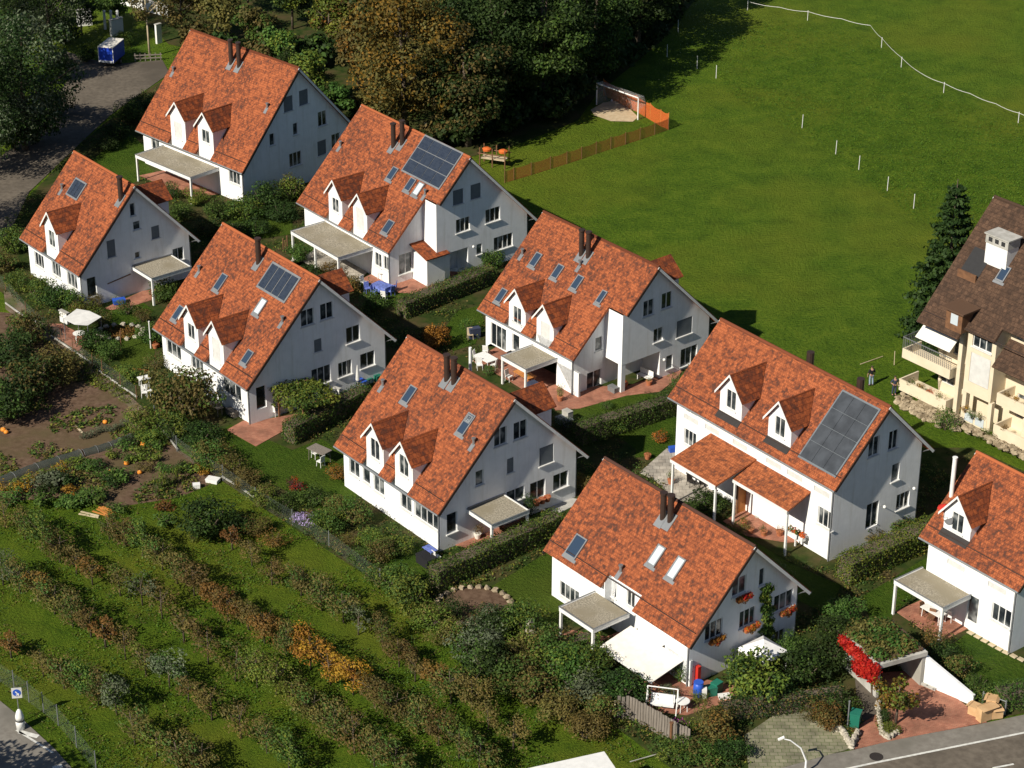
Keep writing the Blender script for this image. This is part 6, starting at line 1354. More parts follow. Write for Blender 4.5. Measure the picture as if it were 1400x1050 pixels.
table(q('L', 1180, 740), R(-51), 'wood_grey', 'grey garden bench table below the windows of the collector house', 1.5, .6); crate(at(*q('L', 1270, 752)), R(-51), 1.1, .45, .45, 'wood_grey', 'grey planter box below the right windows of the collector house', 'planter', 'planter')
pot_plant(at(*q('L', 1345, 755)), 'dg', 'dark potted plant at the front corner of the collector house')
pot_plant(at(*q('L', 850, 385)), 'rust', 'potted plant with red flowers at the left corner of the collector house', second='red'); post(q('L', 825, 385), 2.4, 'white_paint', 'white post under the left eave of the collector house')
# central house
t = table(q('E', 25, 665), R(-40), 'wood_grey', 'dark table with white chairs left of the central house', 1.7, 1.0, 1.0, z=.04); chair(q('E', 5, 650), .8, 'white_paint', 'white chair at the left end of the dark table'); chair(q('E', 45, 640), 2.6, 'white_paint', 'white chair behind the dark table'); chair(q('E', 30, 690), 4, 'white_paint', 'white chair in front of the dark table')
crate(at(583, 772), R(-51), 1.3, .8, .7, 'black_cloth', 'black covered box at the front corner of the central house', 'storage_box', 'box'); table((588, 765), R(-51), 'cloth_blue', 'pale blue folding table beside the black covered box', 1.0, .6, .9); chair((597, 768), 2.2, 'white_paint', 'white chair beside the pale blue folding table')
table(q('E', 940, 1030), R(-51), 'wood_brown', 'brown garden table on the brick terrace behind the pavilion', 1.2, .8); chair(q('E', 905, 1020), 1.0, 'wood_brown', 'brown chair at the brown garden table under the pavilion', None); pot_plant(at(*q('E', 780, 1035), .06), 'rust', 'large rusty plant in a cream pot before the pavilion', .45, 1.3, 'cloth_cream', second='ol')
for i, p in enumerate(((1050, 830), (1075, 835), (1100, 822))): pot_plant(hE.mw @ Vector((hE.xr+.35, hE.ongable(*q('E', *p))[0], .9)), 'red', ('left', 'middle', 'right')[i]+' red flower pot below the gable door of the central house', .32, .7, 'terracotta', 'mg')
def lilac(px, r, label):
    t = thing('flower_clump', label, 'flowers', at(*px)); c = bpy.data.objects.new('blossoms', leaf_mesh('blossoms', [(0, 0, r*.6, r, r, r*.6), (r*.5, r*.2, r*.5, r*.6, r*.6, r*.5)], 420, .12, 'purple', 11, shell=.6)); COL.objects.link(c); c.parent = t
    c.data.materials[0] = M['flower_lilac']; m = MB(); m.tube([(0, 0, 0), (0, 0, r*.6)], .03, 5); m.build('stalks', 'bark', t); return t
lilac((420, 718), .85, 'pale lilac flower clump beside the wire fence, below the dark red bush'); lilac((408, 712), .55, 'smaller pale lilac flowers left of the large lilac clump')
# solar array house
tl = at(*q('B', 690, 800), .06); table(None, R(-40), 'white_paint', 'table under the blue and white cloth near the stepped gable', 1.5, 1.0, loc=tl); tablecloth(tl, R(-40), 1.6, 1.1, .76, 'cloth_blue', 'pale blue and white cloth draped over the garden table')
table(q('B', 690, 725), R(-51), 'white_paint', 'white round table behind the blue covered one', 1.0, round_=True)
for i, (p, rz, mt) in enumerate((((610, 800), .5, 'cloth_blue'), ((645, 815), 1.2, 'cloth_blue'), ((740, 815), 3.9, 'cloth_blue'), ((755, 790), 4.6, 'cloth_blue'), ((590, 765), .9, 'white_paint'), ((700, 840), 2.8, 'white_paint'))):
    chair(q('B', *p), rz, mt, ('leftmost blue cushioned chair at the blue covered table', 'front left blue cushioned chair at the blue covered table', 'front right blue cushioned chair at the blue covered table', 'rightmost blue cushioned chair at the blue covered table', 'white chair left of the blue covered table', 'white chair in front of the blue covered table')[i], 'chairs round the blue covered table')
hB_x0 = hB.xr-2.0; c1 = hB.onground(*q('B', 937, 770)); c2 = hB.onground(*q('B', 1032, 738)); c3 = hB.onground(*q('B', 868, 735))
A = MB(); xa, ya, yb2 = c1.x, c1.y, c2.y; A.bx(hB_x0+.01, xa, ya, yb2, 0, 2.65); an = A.build('storage_annex', 'stucco', hB.root)
A = MB(); w_ = xa-hB_x0+.35; ln = math.hypot(w_, .7); A.slab([(0, ya-.3), (ln, ya-.3), (ln, yb2+.3), (0, yb2+.3)], lambda a, b, h: Vector((hB_x0+.02+a*w_/ln+h*.7/ln, b, 3.45-a*.7/ln+h*w_/ln)), .12); recalc(A.build('annex_roof', 'dormer_tiles', an))
crate(at(*q('B', 905, 640), .02), 0, .1, .1, .1, 'terracotta', 'tiny pot') if False else None
for i, (x, y) in enumerate(((930, 797), (970, 786), (1005, 775), (1040, 762), (1074, 750), (1105, 738), (1132, 728))):
    m = MB(); m.box((0, 0, .03), (.42, .42, .06)); m.build('stepping_stone', 'wood_pale', loc=at(*q('B', x, y), .03), rz=R(35)); tag(bpy.context.scene.objects[-1] if False else [o for o in COL.objects][-1], ORD[i]+' pale stepping stone from the left below the stepped gable', 'stepping stone', 'stepping stones by the stepped gable')
for i, (x, y) in enumerate(((870, 276), (910, 298), (950, 321), (992, 345), (1033, 367), (1073, 388), (1117, 409), (1160, 428))):
    m = MB(); m.box((0, 0, .03), (.46, .34, .06)); m.build('stepping_stone', 'wood_pale', loc=at(*q('K', x, y), .045), rz=R(-52+(i % 3)*4)); tag([o for o in COL.objects][-1], ORD[i]+' pale stepping stone from the left along the rightmost house', 'stepping stone', 'stepping stones by the rightmost house')
for i, p in enumerate(((150, 575), (162, 585), (172, 560))): post(q('B', *p), 1.2, 'wood_brown', ('left', 'middle', 'right')[i]+' dark garden post left of the solar array house porch')
# pillared house
table(q('M', 225, 830), R(-51), 'white_paint', 'white garden table left of the pillared house', 1.8, 1.1, z=.06); chair(q('M', 180, 810), 1.2, 'white_paint', 'white chair at the left end of the white garden table'); chair(q('M', 225, 780), 2.9, 'white_paint', 'white chair behind the white garden table'); chair(q('M', 262, 850), 4.4, 'white_paint', 'white chair right of the white garden table'); chair(q('M', 195, 850), .2, 'white_paint', 'white chair in front of the white garden table')
table(q('M', 410, 910), R(-51), 'wood_orange', 'orange wooden table under the small gravel roofed porch', 1.9, .9); chair(q('M', 335, 905), .9, 'white_paint', 'white armchair beside the orange wooden table'); crate(at(*q('M', 455, 950), .06), R(-51), .9, .7, .6, 'navy_cloth', 'dark blue covered grill on the brick terrace', 'covered_grill', 'grill')
crate(at(*q('M', 170, 700)), .4, .9, .5, .9, 'navy_cloth', 'blue covered item on the lawn left of the pillared house', 'covered_chair', 'chair'); chair(q('M', 150, 705), .2, 'wood_pale', 'pale deck chair beside the blue covered item', None)
pot_plant(at(*q('M', 580, 1000), .06), 'yg', 'tall yellow green pot plant at the glazed front of the pillared house', .4, 1.8); pot_plant(at(*q('M', 420, 920), .06), 'yg', 'yellow green pot plant at the porch post of the pillared house', .35, 1.3)
wall_piece(q('M', 278, 800), q('M', 320, 930), 1.7, .2, 'white partition wall beside the small porch', z=.04) if False else None
crate(at(*q('M', 835, 955), .06), R(-51), .8, .5, .4, 'grey_metal', 'grey box on the brick path below the pillared gable'); pot_plant(at(*q('M', 890, 935), .06), 'red', 'red flower pot left of the corner pillar', .3, .7, second='mg'); pot_plant(at(*q('M', 1005, 925), .06), 'yg', 'pot plant in the recess behind the corner pillar', .3, .9)
t = thing('garden_bench', 'white garden bench in the recess beneath the gable', 'bench', at(*q('M', 985, 905), .06), R(-45))
m = MB(); m.box((0, 0, .43), (1.4, .45, .06)); m.build('seat', 'white_paint', t); m = MB(); m.box((0, .24, .72), (1.4, .05, .45)); m.build('backrest', 'white_paint', t)
for a in (-.6, .6): m = MB(); m.box((a, 0, .2), (.06, .42, .4)); m.build('leg', 'white_paint', t)
crate(at(*q('E', 1195, 490)), R(-51), 1.2, .8, .5, 'shutter_grey', 'grey stone planter trough on the lawn behind the central house ridge', 'stone_trough', 'planter'); crate(at(*q('E', 1210, 478)), R(-51), .7, .5, .95, 'concrete', 'pale upright block behind the grey planter trough', 'stone_block', 'planter')
# tall two storey house
x_, z_ = hG.onfront(*q('F', 1040, 270)); c = hG.onground(*q('F', 990, 330)); c2 = hG.onground(*q('F', 1090, 320))
t = thing('wood_partition', 'orange wooden partition between the two tiled porches', 'partition', hG.mw @ Vector((hG.onground(*q('F', 1000, 335))[0]+.0, hG.onground(*q('F', 1000, 335))[1], .06)), hG.yaw+R(90))
m = MB(); m.bx(0, 3.2, -.05, .05, 0, 2.3); m.build('board_panel', 'wood_orange', t); m = MB(); m.bx(-.08, .0, -.08, .08, 0, 2.4); m.build('post', 'wood_brown', t)
tb_ = thing('picnic_table', 'orange wooden picnic table under the right tiled porch', 'table', at(*q('F', 1160, 335), .06), R(-51)); m = MB(); m.box((0, 0, .74), (2.2, .8, .06)); m.build('tabletop', 'wood_orange', tb_)
for b in (-.75, .75): m = MB(); m.box((0, b, .45), (2.2, .3, .05)); m.build('bench', 'wood_orange', tb_)
for a in (-.8, .8): m = MB(); m.box((a, 0, .36), (.1, 1.5, .1)); m.build('leg', 'wood_orange', tb_); m = MB(); m.box((a, 0, .36), (.09, .3, .7)); m.build('leg', 'wood_orange', tb_)
closed_parasol(q('F', 1098, 345), 'closed white parasol at the orange partition', h=2.2)
flb = thing('flower_trough', 'white trough of red flowers at the right end of the tiled porch', 'planter', hG.mw @ Vector((hG.onfront(*q('F', 1290, 375))[0], hG.yf-.5, .9))); flb.rotation_euler.z = hG.yaw
m = MB(); m.box((0, 0, 0), (1.6, .35, .3)); m.build('trough', 'white_paint', flb); c = bpy.data.objects.new('flowers', leaf_mesh('flowers', [(x, 0, .3, .3, .25, .25) for x in (-.6, -.2, .2, .6)], 500, .12, 'red', 6, second='mg')); COL.objects.link(c); c.parent = flb
m = MB(); m.box((0, 0, -.5), (.1, .1, .8)); m.build('stand', 'white_paint', flb)
pot_plant(at(*q('G', 18, 795), .05), 'rust', 'terracotta pot plant at the edge of the slab terrace', .4, .7, second='org'); crate(at(*q('G', 140, 760), .06), .3, .6, .4, .35, 'plastic_blue', 'small pale blue tub on the slab terrace', 'tub', 'tub')
table(q('G', 255, 915), R(-51), 'dark_metal', 'dark metal table under the left tiled porch', 1.6, .9); chair(q('G', 225, 925), .5, 'dark_metal', 'dark metal chair left of the dark metal table', 'dark metal chairs'); chair(q('G', 280, 935), 3.3, 'dark_metal', 'dark metal chair in front of the dark metal table', 'dark metal chairs'); pot_plant(at(*q('G', 130, 915), .06), 'yg', 'tall grass pot at the left porch post', .35, 1.4)
for i, p in enumerate(((1030, 385), (1060, 420), (1120, 430), (1190, 430))): pot_plant(at(*q('F', *p), .06), ('yg', 'ol', 'mg', 'rust')[i], ('first', 'second', 'third', 'fourth')[i]+' pot plant from the left along the brick porch terrace edge', .4, .9)
# wall lamps, satellite dish
def wall_lamp(h, px, label):
    y, z = h.ongable(*px); t = thing('wall_lamp', label, 'lamp', h.mw @ Vector((h.xr, y, z)), h.yaw, 'white wall lamps'); m = MB(); m.tube([(0, 0, 0), (.35, 0, .1)], .03, 6); m.build('arm', 'grey_metal', t); m = MB(); m.blob((.38, 0, .06), .13, rough=0); m.build('lamp_shade', 'white_paint', t, smooth=True)
wall_lamp(hG, q('J', 420, 455), 'white globe lamp on the gable of the tall house'); wall_lamp(hG, q('J', 622, 330), 'small grey lamp near the right window of the tall gable'); wall_lamp(hM, q('M', 1063, 800), 'small lamp right of the recess of the pillared house'); wall_lamp(hB, q('B', 1175, 545), 'white lamp right of the carport recess of the stepped gable')
dx, dt = hJ.onroof(*q('J', 895, 590)); p = hJ.mw @ (hJ.rf(dx, dt)+Vector((0, -.1, .1))); t = thing('satellite_dish', 'grey satellite dish beside the dormer of the rightmost house', 'satellite dish', p, R(-60)); m = MB(); m.tube([(0, 0, -.4), (0, 0, .5)], .03, 6); m.build('mast', 'zinc', t)
m = MB(); m.lathe([(.02, 0), (.25, .04), (.45, .14), (.46, .15)], n=16); o = m.build('dish', 'zinc', t); o.location = (0, 0, .5); o.rotation_euler = (R(-70), 0, 0) if False else (R(80), 0, 0); m = MB(); m.tube([(0, 0, .5), (0, -.45, .65)], .015, 5); m.build('arm', 'zinc', t)
dx, dt = hJ.onroof(*q('J', 850, 545)); t = thing('parasol', 'small red parasol on the roof left of the rightmost dormer', 'parasol', hJ.mw @ hJ.rf(dx, dt)); m = MB(); m.tube([(0, 0, 0), (0, 0, 1.0)], .025, 6); m.build('pole', 'white_paint', t); m = MB(); m.lathe([(.5, 0), (.35, .15), (.05, .3)], (0, 0, .8), 8); m.build('canopy', 'red_paint', t)
# white chimney pipes seen behind two ridges
hE.chimneys([], 1); C = MB(); e_ = hE.loc(at(609, 560)); C.tube([(-6.3, .9, hE.ez+hE.H-1.4), (-6.3, .9, hE.ez+hE.H+1.2)], .11, 10); C.build('chimney', 'white_paint', hE.root)
yy, zz = hJ.ongable(1306, 626, -8.3); C = MB(); C.tube([(-8.3, yy, hJ.ez+hJ.H-abs(yy)*hJ.H/hJ.W-.3), (-8.3, yy, zz)], .15, 10); C.tube([(-8.3, yy, zz), (-8.3, yy, zz+.06)], .18, 10); C.build('chimney', 'white_paint', hJ.root)
C = MB(); C.tube([(-8.9, 1.0, hG.ez+hG.H-1.3), (-8.9, 1.0, hG.ez+hG.H+.3)], .28, 10); C.build('chimney', 'pipe_brown', hG.root); C = MB(); C.tube([(-3.8, .9, hG.ez+hG.H-1.3), (-3.8, .9, hG.ez+hG.H+.3)], .28, 10); C.build('chimney', 'pipe_brown', hG.root)
# table under the porch of the rightmost house
table(q('K', 655, 195), R(-51), 'white_paint', 'white table on the brick terrace of the rightmost house', 1.7, .9); chair(q('K', 600, 170), .7, 'wood_brown', 'brown chair left of the white terrace table', 'brown terrace chairs'); chair(q('K', 640, 215), -.5, 'wood_brown', 'brown chair in front of the white terrace table', 'brown terrace chairs'); chair(q('K', 745, 205), 2.6, 'white_paint', 'white chair behind the porch post of the rightmost house')
# ------------------------------------------------------------------ awning house
x0a, z0a = hF.onfront(*q('S', 568, 205)); x1a, z1a = hF.onfront(*q('S', 822, 348)); za = (z0a+z1a)/2
yA, zA_ = hF.ongable(*q('S', 424, 300), x0a); yB, zB_ = hF.ongable(*q('S', 668, 455), x1a); yf_, zf_ = (yA+yB)/2, (zA_+zB_)/2
A = MB(); ln = math.hypot(hF.yf-yf_, za-zf_); cy, cz = (hF.yf-yf_)/ln, (za-zf_)/ln
A.slab([(x0a, 0), (x1a, 0), (x1a, ln), (x0a, ln)], lambda a, b, h: Vector((a, yf_+b*cy-h*cz, zf_+b*cz+h*cy)), .04); aw = recalc(A.build('awning', 'cloth_cream', hF.root))
A = MB(); A.bx(x0a, x1a, yf_-.08, yf_+.0, zf_-.14, zf_+.02); A.build('front_bar', 'white_paint', aw)
def gable_flowers(h, px, label, w=1.2, k='org', s2='red'):
    y, z = h.ongable(*px); t = thing('flower_box', label, 'flower box', h.mw @ Vector((h.xr+.02, y, z)), h.yaw, 'hanging flower boxes on the ivy gable'); m = MB(); m.bx(.02, .3, -w/2, w/2, -.12, .12); m.build('box', 'terracotta', t)
    c = bpy.data.objects.new('flowers', leaf_mesh('flowers', [(.22, b*w*.38, .12, .22, .25, .24) for b in (-1, 0, 1)]+[(.26, 0, -.1, .15, .3, .25)], 420, .13, k, int(z*10), second=s2)); COL.objects.link(c); c.parent = t
gable_flowers(hF, q('F', 1025, 705), 'orange flower box under the uppermost left gable window'); gable_flowers(hF, q('F', 903, 892), 'orange flower box under the lowest left gable window'); gable_flowers(hF, q('F', 1058, 838), 'orange flower box under the middle gable window'); gable_flowers(hF, q('F', 1218, 765), 'orange flower box under the right gable window')
iv = thing('ivy', 'ivy climbing up the white gable of the awning house', 'climbing plant', hF.mw @ Vector((hF.xr, 0, 0)), hF.yaw); y0_, z0_ = hF.ongable(*q('F', 1125, 660)); y1_, z1_ = hF.ongable(*q('F', 1140, 930)); bl = []
for i in range(22): f = i/21; bl.append((.14, y0_+(y1_-y0_)*f+.25*math.sin(i*1.7), max(.3, z0_+(z1_-z0_)*f), .16, .42+.15*math.sin(i), .34))
c = bpy.data.objects.new('foliage', leaf_mesh('foliage', bl, 2600, .18, 'mg', 21, shell=.2, second='yg')); COL.objects.link(c); c.parent = iv
m = MB(); m.tube([(.05, y1_, 0), (.05, (y0_+y1_)/2, 2), (.05, y0_, z0_)], .035, 5); m.build('stem', 'bark', iv)
t = thing('garden_tent', 'white pop up tent roof behind the big leafy bush', 'tent', at(*q('S', 1195, 405)), R(-51)); m = MB(); m.v = [(x*.85, y*.85, z-.4) for x, y, z in ((-1.3, -1.3, 2.0), (1.3, -1.3, 2.0), (1.3, 1.3, 2.0), (-1.3, 1.3, 2.0), (0, 0, 2.75), (-1.33, -1.33, 1.8), (1.33, -1.33, 1.8), (1.33, 1.33, 1.8), (-1.33, 1.33, 1.8))]
m.f = [(0, 1, 4), (1, 2, 4), (2, 3, 4), (3, 0, 4), (0, 5, 6, 1), (1, 6, 7, 2), (2, 7, 8, 3), (3, 8, 5, 0)]; m.mi = [0]*8; m.build('canopy', 'cloth_white', t)
for a in (-1.08, 1.08):
    for b in (-1.08, 1.08): m = MB(); m.tube([(a, b, 0), (a, b, 1.59)], .03, 6); m.build('leg', 'white_paint', t)
sw = thing('swing_seat', 'white framed garden swing seat behind the plank fence', 'swing seat', at(*q('S', 718, 595)), R(-12))
for a in (-1, 1): m = MB(); m.tube([(a*.95, -.55, 0), (a*.95, 0, 1.65), (a*.95, .55, 0)], .04, 6); m.build('side_frame', 'white_paint', sw)
m = MB(); m.tube([(-.95, 0, 1.65), (.95, 0, 1.65)], .04, 6); m.build('top_bar', 'white_paint', sw); m = MB(); m.box((0, 0, .45), (1.5, .5, .12)); m.build('seat', 'cloth_white', sw); m = MB(); m.box((0, .28, .72), (1.5, .1, .5), rx=-.2); m.build('backrest', 'cloth_white', sw)
for a in (-.7, .7): m = MB(); m.tube([(a, 0, 1.62), (a, 0, .5)], .015, 5); m.build('hanger', 'grey_metal', sw)
table(q('S', 815, 600), .3, 'white_paint', 'round white table right of the swing seat', .9, round_=True)
def barrel(px, r, h, mat, label, z=.06):
    t = thing('barrel', label, 'barrel', at(*px, z)); m = MB(); m.lathe([(r*.9, 0), (r, h*.3), (r, h*.7), (r*.92, h)], n=14); m.build('body', mat, t, smooth=True); m = MB(); m.lathe([(r*.95, 0), (r*.95, .05)], (0, 0, h), 14); m.build('lid', mat, t); return t
barrel(q('S', 890, 535), .33, 1.1, 'plastic_blue', 'blue rain barrel at the corner of the awning house'); crate(at(*q('S', 945, 525), .06), .3, .8, .5, .6, 'plastic_green', 'teal garden box beside the blue barrel'); crate(at(*q('S', 978, 510), .06), .8, .6, .5, .7, 'plastic_green', 'second teal box right of the barrel against the gable')
crate(at(*q('S', 918, 540), .06), 0, .3, .3, .7, 'white_paint', 'narrow white box right of the blue barrel'); crate(at(*q('S', 1015, 540), .06), .2, .7, .4, .2, 'white_paint', 'flat white tray on the bricks before the ivy gable', 'tray', 'tray')
for i, p in enumerate(((880, 440), (885, 470))): crate(at(*q('S', *p), .06), -.9, .35, .25, 1.3, 'red_paint', ('upper', 'lower')[i]+' red tool cabinet at the front corner of the awning house', 'tool_cabinet', 'cabinet')
fl = lilac(q('S', 790, 700), .75, 'bright pink flower clump below the white swing seat'); 
for c in fl.children:
    if c.name.startswith('blossoms'): c.data.materials[0] = M['flower_pink']
# plank fence
P = [at(*q('S', *p)) for p in ((500, 640), (560, 640), (640, 680), (740, 740), (850, 800))]; pf = thing('plank_fence', 'weathered grey plank fence at the lower end of the orchard boundary', 'fence', P[0]); k = 0
for i in range(len(P)-1):
    a, b = P[i]-P[0], P[i+1]-P[0]; d = b-a; nn = int(d.length/.22)
    for j in range(nn): m = MB(); c = a+d*((j+.5)/nn); m.box(c+Vector((0, 0, .85+rnd.uniform(-.06, .06))), (.19, .03, 1.7), rz=math.atan2(d.y, d.x)); m.build('plank', 'wood_grey', pf)
    m = MB(); m.box((a+b)/2+Vector((0, .06, 1.2)), (d.length, .05, .1), rz=math.atan2(d.y, d.x)); m.build('rail', 'wood_grey', pf)
post(q('S', 758, 790), 2.0, 'wood_brown', 'dark post at the outer side of the plank fence', r=.09, z=0); pole(q('S', 760, 790), q('S', 565, 845), .3, 'pale diagonal cable brace between plank fence and grass', 'concrete', .04)
for i, p in enumerate(((470, 620), (492, 640))): post(q('S', *p), 1.3, 'wood_pale', ('left', 'right')[i]+' leaning pale stake at the upper end of the plank fence', r=.05, z=0)
# standing stone and pond
t = MB(); t.lathe([(.42, 0), (.46, .5), (.38, 1.1), (.26, 1.6), (.10, 1.85)], n=9, sy=.7); g_ = random.Random(2); t.v = [(x+g_.uniform(-.05, .05), y+g_.uniform(-.05, .05), z) for x, y, z in t.v]; tag(t.build('standing_stone', 'stone', loc=at(*q('S', 88, 275))), 'tall pale standing stone at the corner of the small terrace', 'stone')
pc = at(648, 830); t = thing('garden_pond', 'round garden pond edged with pale stones below the long hedge', 'pond', pc); m = MB()
for i in range(26): a = i*.2417; m.blob((math.cos(a)*2.5, math.sin(a)*2.3, .14), .24, (1, 1, .8), i, .3, 6)
m.build('stone_edging', 'rockery', t); m = MB(); m.lathe([(2.3, 0), (2.3, .05)], (0, 0, .03), 24); m.build('water', 'pond_water', t) if False else m.build('water', 'soil', t)
# ------------------------------------------------------------------ garage and driveway
g0 = at(*q('K', 340, 462), 2.5); g1 = at(*q('K', 612, 388), 2.5); gb = at(*q('K', 150, 285), 2.5); du = (g1-g0); W_ = du.length; ang = math.atan2(du.y, du.x); D_ = (gb-g0).length
g0.z = 0; ga = thing('garage', 'concrete garage with planted roof at the top of the brick driveway', 'garage', g0, ang)
m = MB(); m.bx(0, .22, 0, D_, 0, 2.3); m.build('wall', 'concrete', ga); m = MB(); m.bx(W_-.22, W_, 0, D_, 0, 2.3); m.build('wall', 'concrete', ga); m = MB(); m.bx(.22, W_-.22, D_-.2, D_, 0, 2.3); m.build('wall', 'concrete', ga)
m = MB(); m.bx(-.08, W_+.08, -.1, D_+.05, 2.3, 2.6); m.build('roof_slab', 'concrete', ga); m = MB(); m.bx(.1, W_-.1, .15, D_-.1, 2.6, 2.78); m.build('roof_soil', 'soil', ga)
bl = [(x, y, 2.85+.15*math.sin(x*2+y*3), .7, .7, .35) for x in np.arange(.4, W_-.2, .75) for y in np.arange(.6, D_-.2, .75)]
c = bpy.data.objects.new('roof_planting', leaf_mesh('roof_planting', bl, 5200, .2, 'ol', 31, shell=.3, second='mg')); COL.objects.link(c); c.parent = ga
m = MB(); m.bx(.25, W_-.25, D_-.5, D_-.45, .1, 2.2); m.build('garage_door', 'shutter_grey', ga)
cr = thing('red_creeper', 'bright red creeper hanging over the left wall of the garage', 'climbing plant', g0, ang); bl = []
for i in range(20): f = i/19; bl.append((-.25, f*D_, 2.45-.35*abs(math.sin(i*1.9)), .28, .35, .45)); bl.append((-.2, f*D_*.6, 1.7-.5*f+.25*math.sin(i*2.3), .2, .32, .45))
bl += [(-.1, -.15, 2.3, .25, .2, .4), (-.15, -.1, 1.6, .2, .2, .5)]
c = bpy.data.objects.new('foliage', leaf_mesh('foliage', bl, 3400, .2, 'red', 32, shell=.3)); COL.objects.link(c); c.parent = cr; m = MB(); m.tube([(-.1, .3, 0), (-.12, .5, 1.4), (-.15, 1.5, 2.3)], .04, 5); m.build('stem', 'bark', cr)
# sloping driveway wall
a = at(*q('K', 590, 565)); b = at(*q('K', 885, 690)); d = b-a; L_ = d.length; sw_ = thing('retaining_wall', 'sloping white concrete wall along the right side of the driveway', 'wall', a, math.atan2(d.y, d.x)); m = MB()
m.v = [(0, -.12, 0), (L_, -.12, 0), (L_, .12, 0), (0, .12, 0), (-.4, -.12, 2.5), (.3, -.12, 2.1), (L_, -.12, .75), (L_, .12, .75), (.3, .12, 2.1), (-.4, .12, 2.5)]
m.f = [(0, 1, 6, 5, 4), (3, 9, 8, 7, 2), (4, 5, 8, 9), (5, 6, 7, 8), (1, 2, 7, 6), (0, 4, 9, 3)]; m.mi = [0]*6; recalc(m.build('wall', 'stucco', sw_)); m = MB(); m.bx(0, L_*.3, -.3, -.13, 0, .25); m.build('plinth', 'concrete', sw_)
wall_piece(q('K', 925, 665), q('K', 990, 645), .9, .18, 'short pale wall at the lower end of the sloping driveway wall', 'concrete', 'concrete') if False else None
def carton(px, rz, w, d, h, label, z=.07):
    t = thing('cardboard_box', label, 'box', at(*px, z), rz, 'cardboard boxes by the driveway'); m = MB(); m.bx(-w/2, w/2, -d/2, d/2, 0, h); m.build('box', 'cardboard', t)
    for s_ in (-1, 1): m = MB(); m.box((0, s_*d*.62, h-.02), (w, d*.35, .02), rx=s_*-.5); m.build('flap', 'cardboard', t)
carton(q('K', 895, 735), .9, .7, .7, .6, 'brown cardboard box standing against the end of the driveway wall'); carton(q('K', 960, 765), .5, 1.3, .5, .95, 'largest flattened cardboard box at the pavement edge'); carton(q('K', 985, 720), 1.2, .8, .6, 1.0, 'cardboard box stacked behind the largest one'); carton(q('K', 1015, 755), .2, .7, .5, .7, 'rightmost small cardboard box in shade')
t = thing('rubbish_bag', 'white rubbish bag right of the cardboard boxes', 'bag', at(*q('K', 1035, 745), .07)); m = MB(); m.blob((0, 0, .25), .3, (1, .9, .9), 3, .12); m.build('bag', 'cloth_white', t, smooth=True); m = MB(); m.blob((0, 0, .55), .08, seed=4); m.build('knot', 'cloth_white', t)
rl = thing('railing', 'grey metal tube railing behind the cardboard boxes', 'railing', at(*q('K', 935, 695)), 0); e_ = at(*q('K', 1065, 745))-at(*q('K', 935, 695))
for k_ in (Vector((0, 0, 0)), e_): m = MB(); m.tube([k_, k_+Vector((0, 0, 1.1))], .05, 8); m.build('post', 'zinc', rl)
m = MB(); m.tube([Vector((0, 0, 1.0)), e_+Vector((0, 0, 1.0))], .035, 8); m.build('rail', 'zinc', rl)
# left planter, bin
bn = thing('wheelie_bin', 'green wheeled bin at the foot of the ramp', 'bin', at(*q('K', 205, 810), .06), R(-20)); m = MB(); m.box((0, 0, .55), (.55, .6, .95), taper=1.12); m.build('body', 'plastic_green', bn); m = MB(); m.box((0, 0, 1.06), (.66, .74, .07)); m.build('lid', 'plastic_green', bn)
for a in (-.24, .24): m = MB(); m.tube([(a-.03, .3, .1), (a+.03, .3, .1)], .1, 10); m.build('wheel', 'rubber', bn)
post(q('K', 162, 815), 1.9, 'grey_metal', 'grey metal post left of the green bin', r=.045)
def stones(pts, name, label, r=.17, n=4, z=0, up_=1):
    P = [at(*p, z) for p in pts]; m = MB(); k = 0; t_ = thing(name, label, 'stone edging', P[0])
    for i in range(len(P)-1):
        l = int((P[i+1]-P[i]).length/(r*1.7))+1
        for j in range(l):
            for s_ in range(up_): m.blob(P[i].lerp(P[i+1], j/l)-P[0]+Vector((rnd.uniform(-.04, .04), rnd.uniform(-.04, .04), r*.6+s_*r*1.2)), r, (1, 1, .75), k, .2, 6); k += 1
    m.build('stones', 'stone', t_); return t_
stones(qs('K', (335, 690), (345, 770), (358, 860), (395, 888), (470, 850)), 'planter_edging', 'pale stone edging of the narrow planter between ramp and driveway', up_=2)
stones(qs('K', (80, 832), (130, 850), (150, 880), (182, 938), (205, 890), (225, 850)), 'planter_edging', 'rough pale stone edging around the bed left of the green bin', .2, up_=2)
for i, p in enumerate(((150, 845), (185, 880), (205, 850), (120, 845))): shrub(q('K', *p), .45, .55, ('mg', 'yg', 'rust', 'ol')[i], ('green', 'yellow green', 'rusty', 'olive')[i]+' low plant in the stone edged bed left of the bin', n=220, leaf=.16, k=8)
tree(q('K', 440, 800), 1.75, 3.6, 'autumn', 'small autumn tree leaning over the brick driveway', name='small_tree', n=1300, leaf=.22, k=16, second='yg', trunk=.1, h0=1.3)
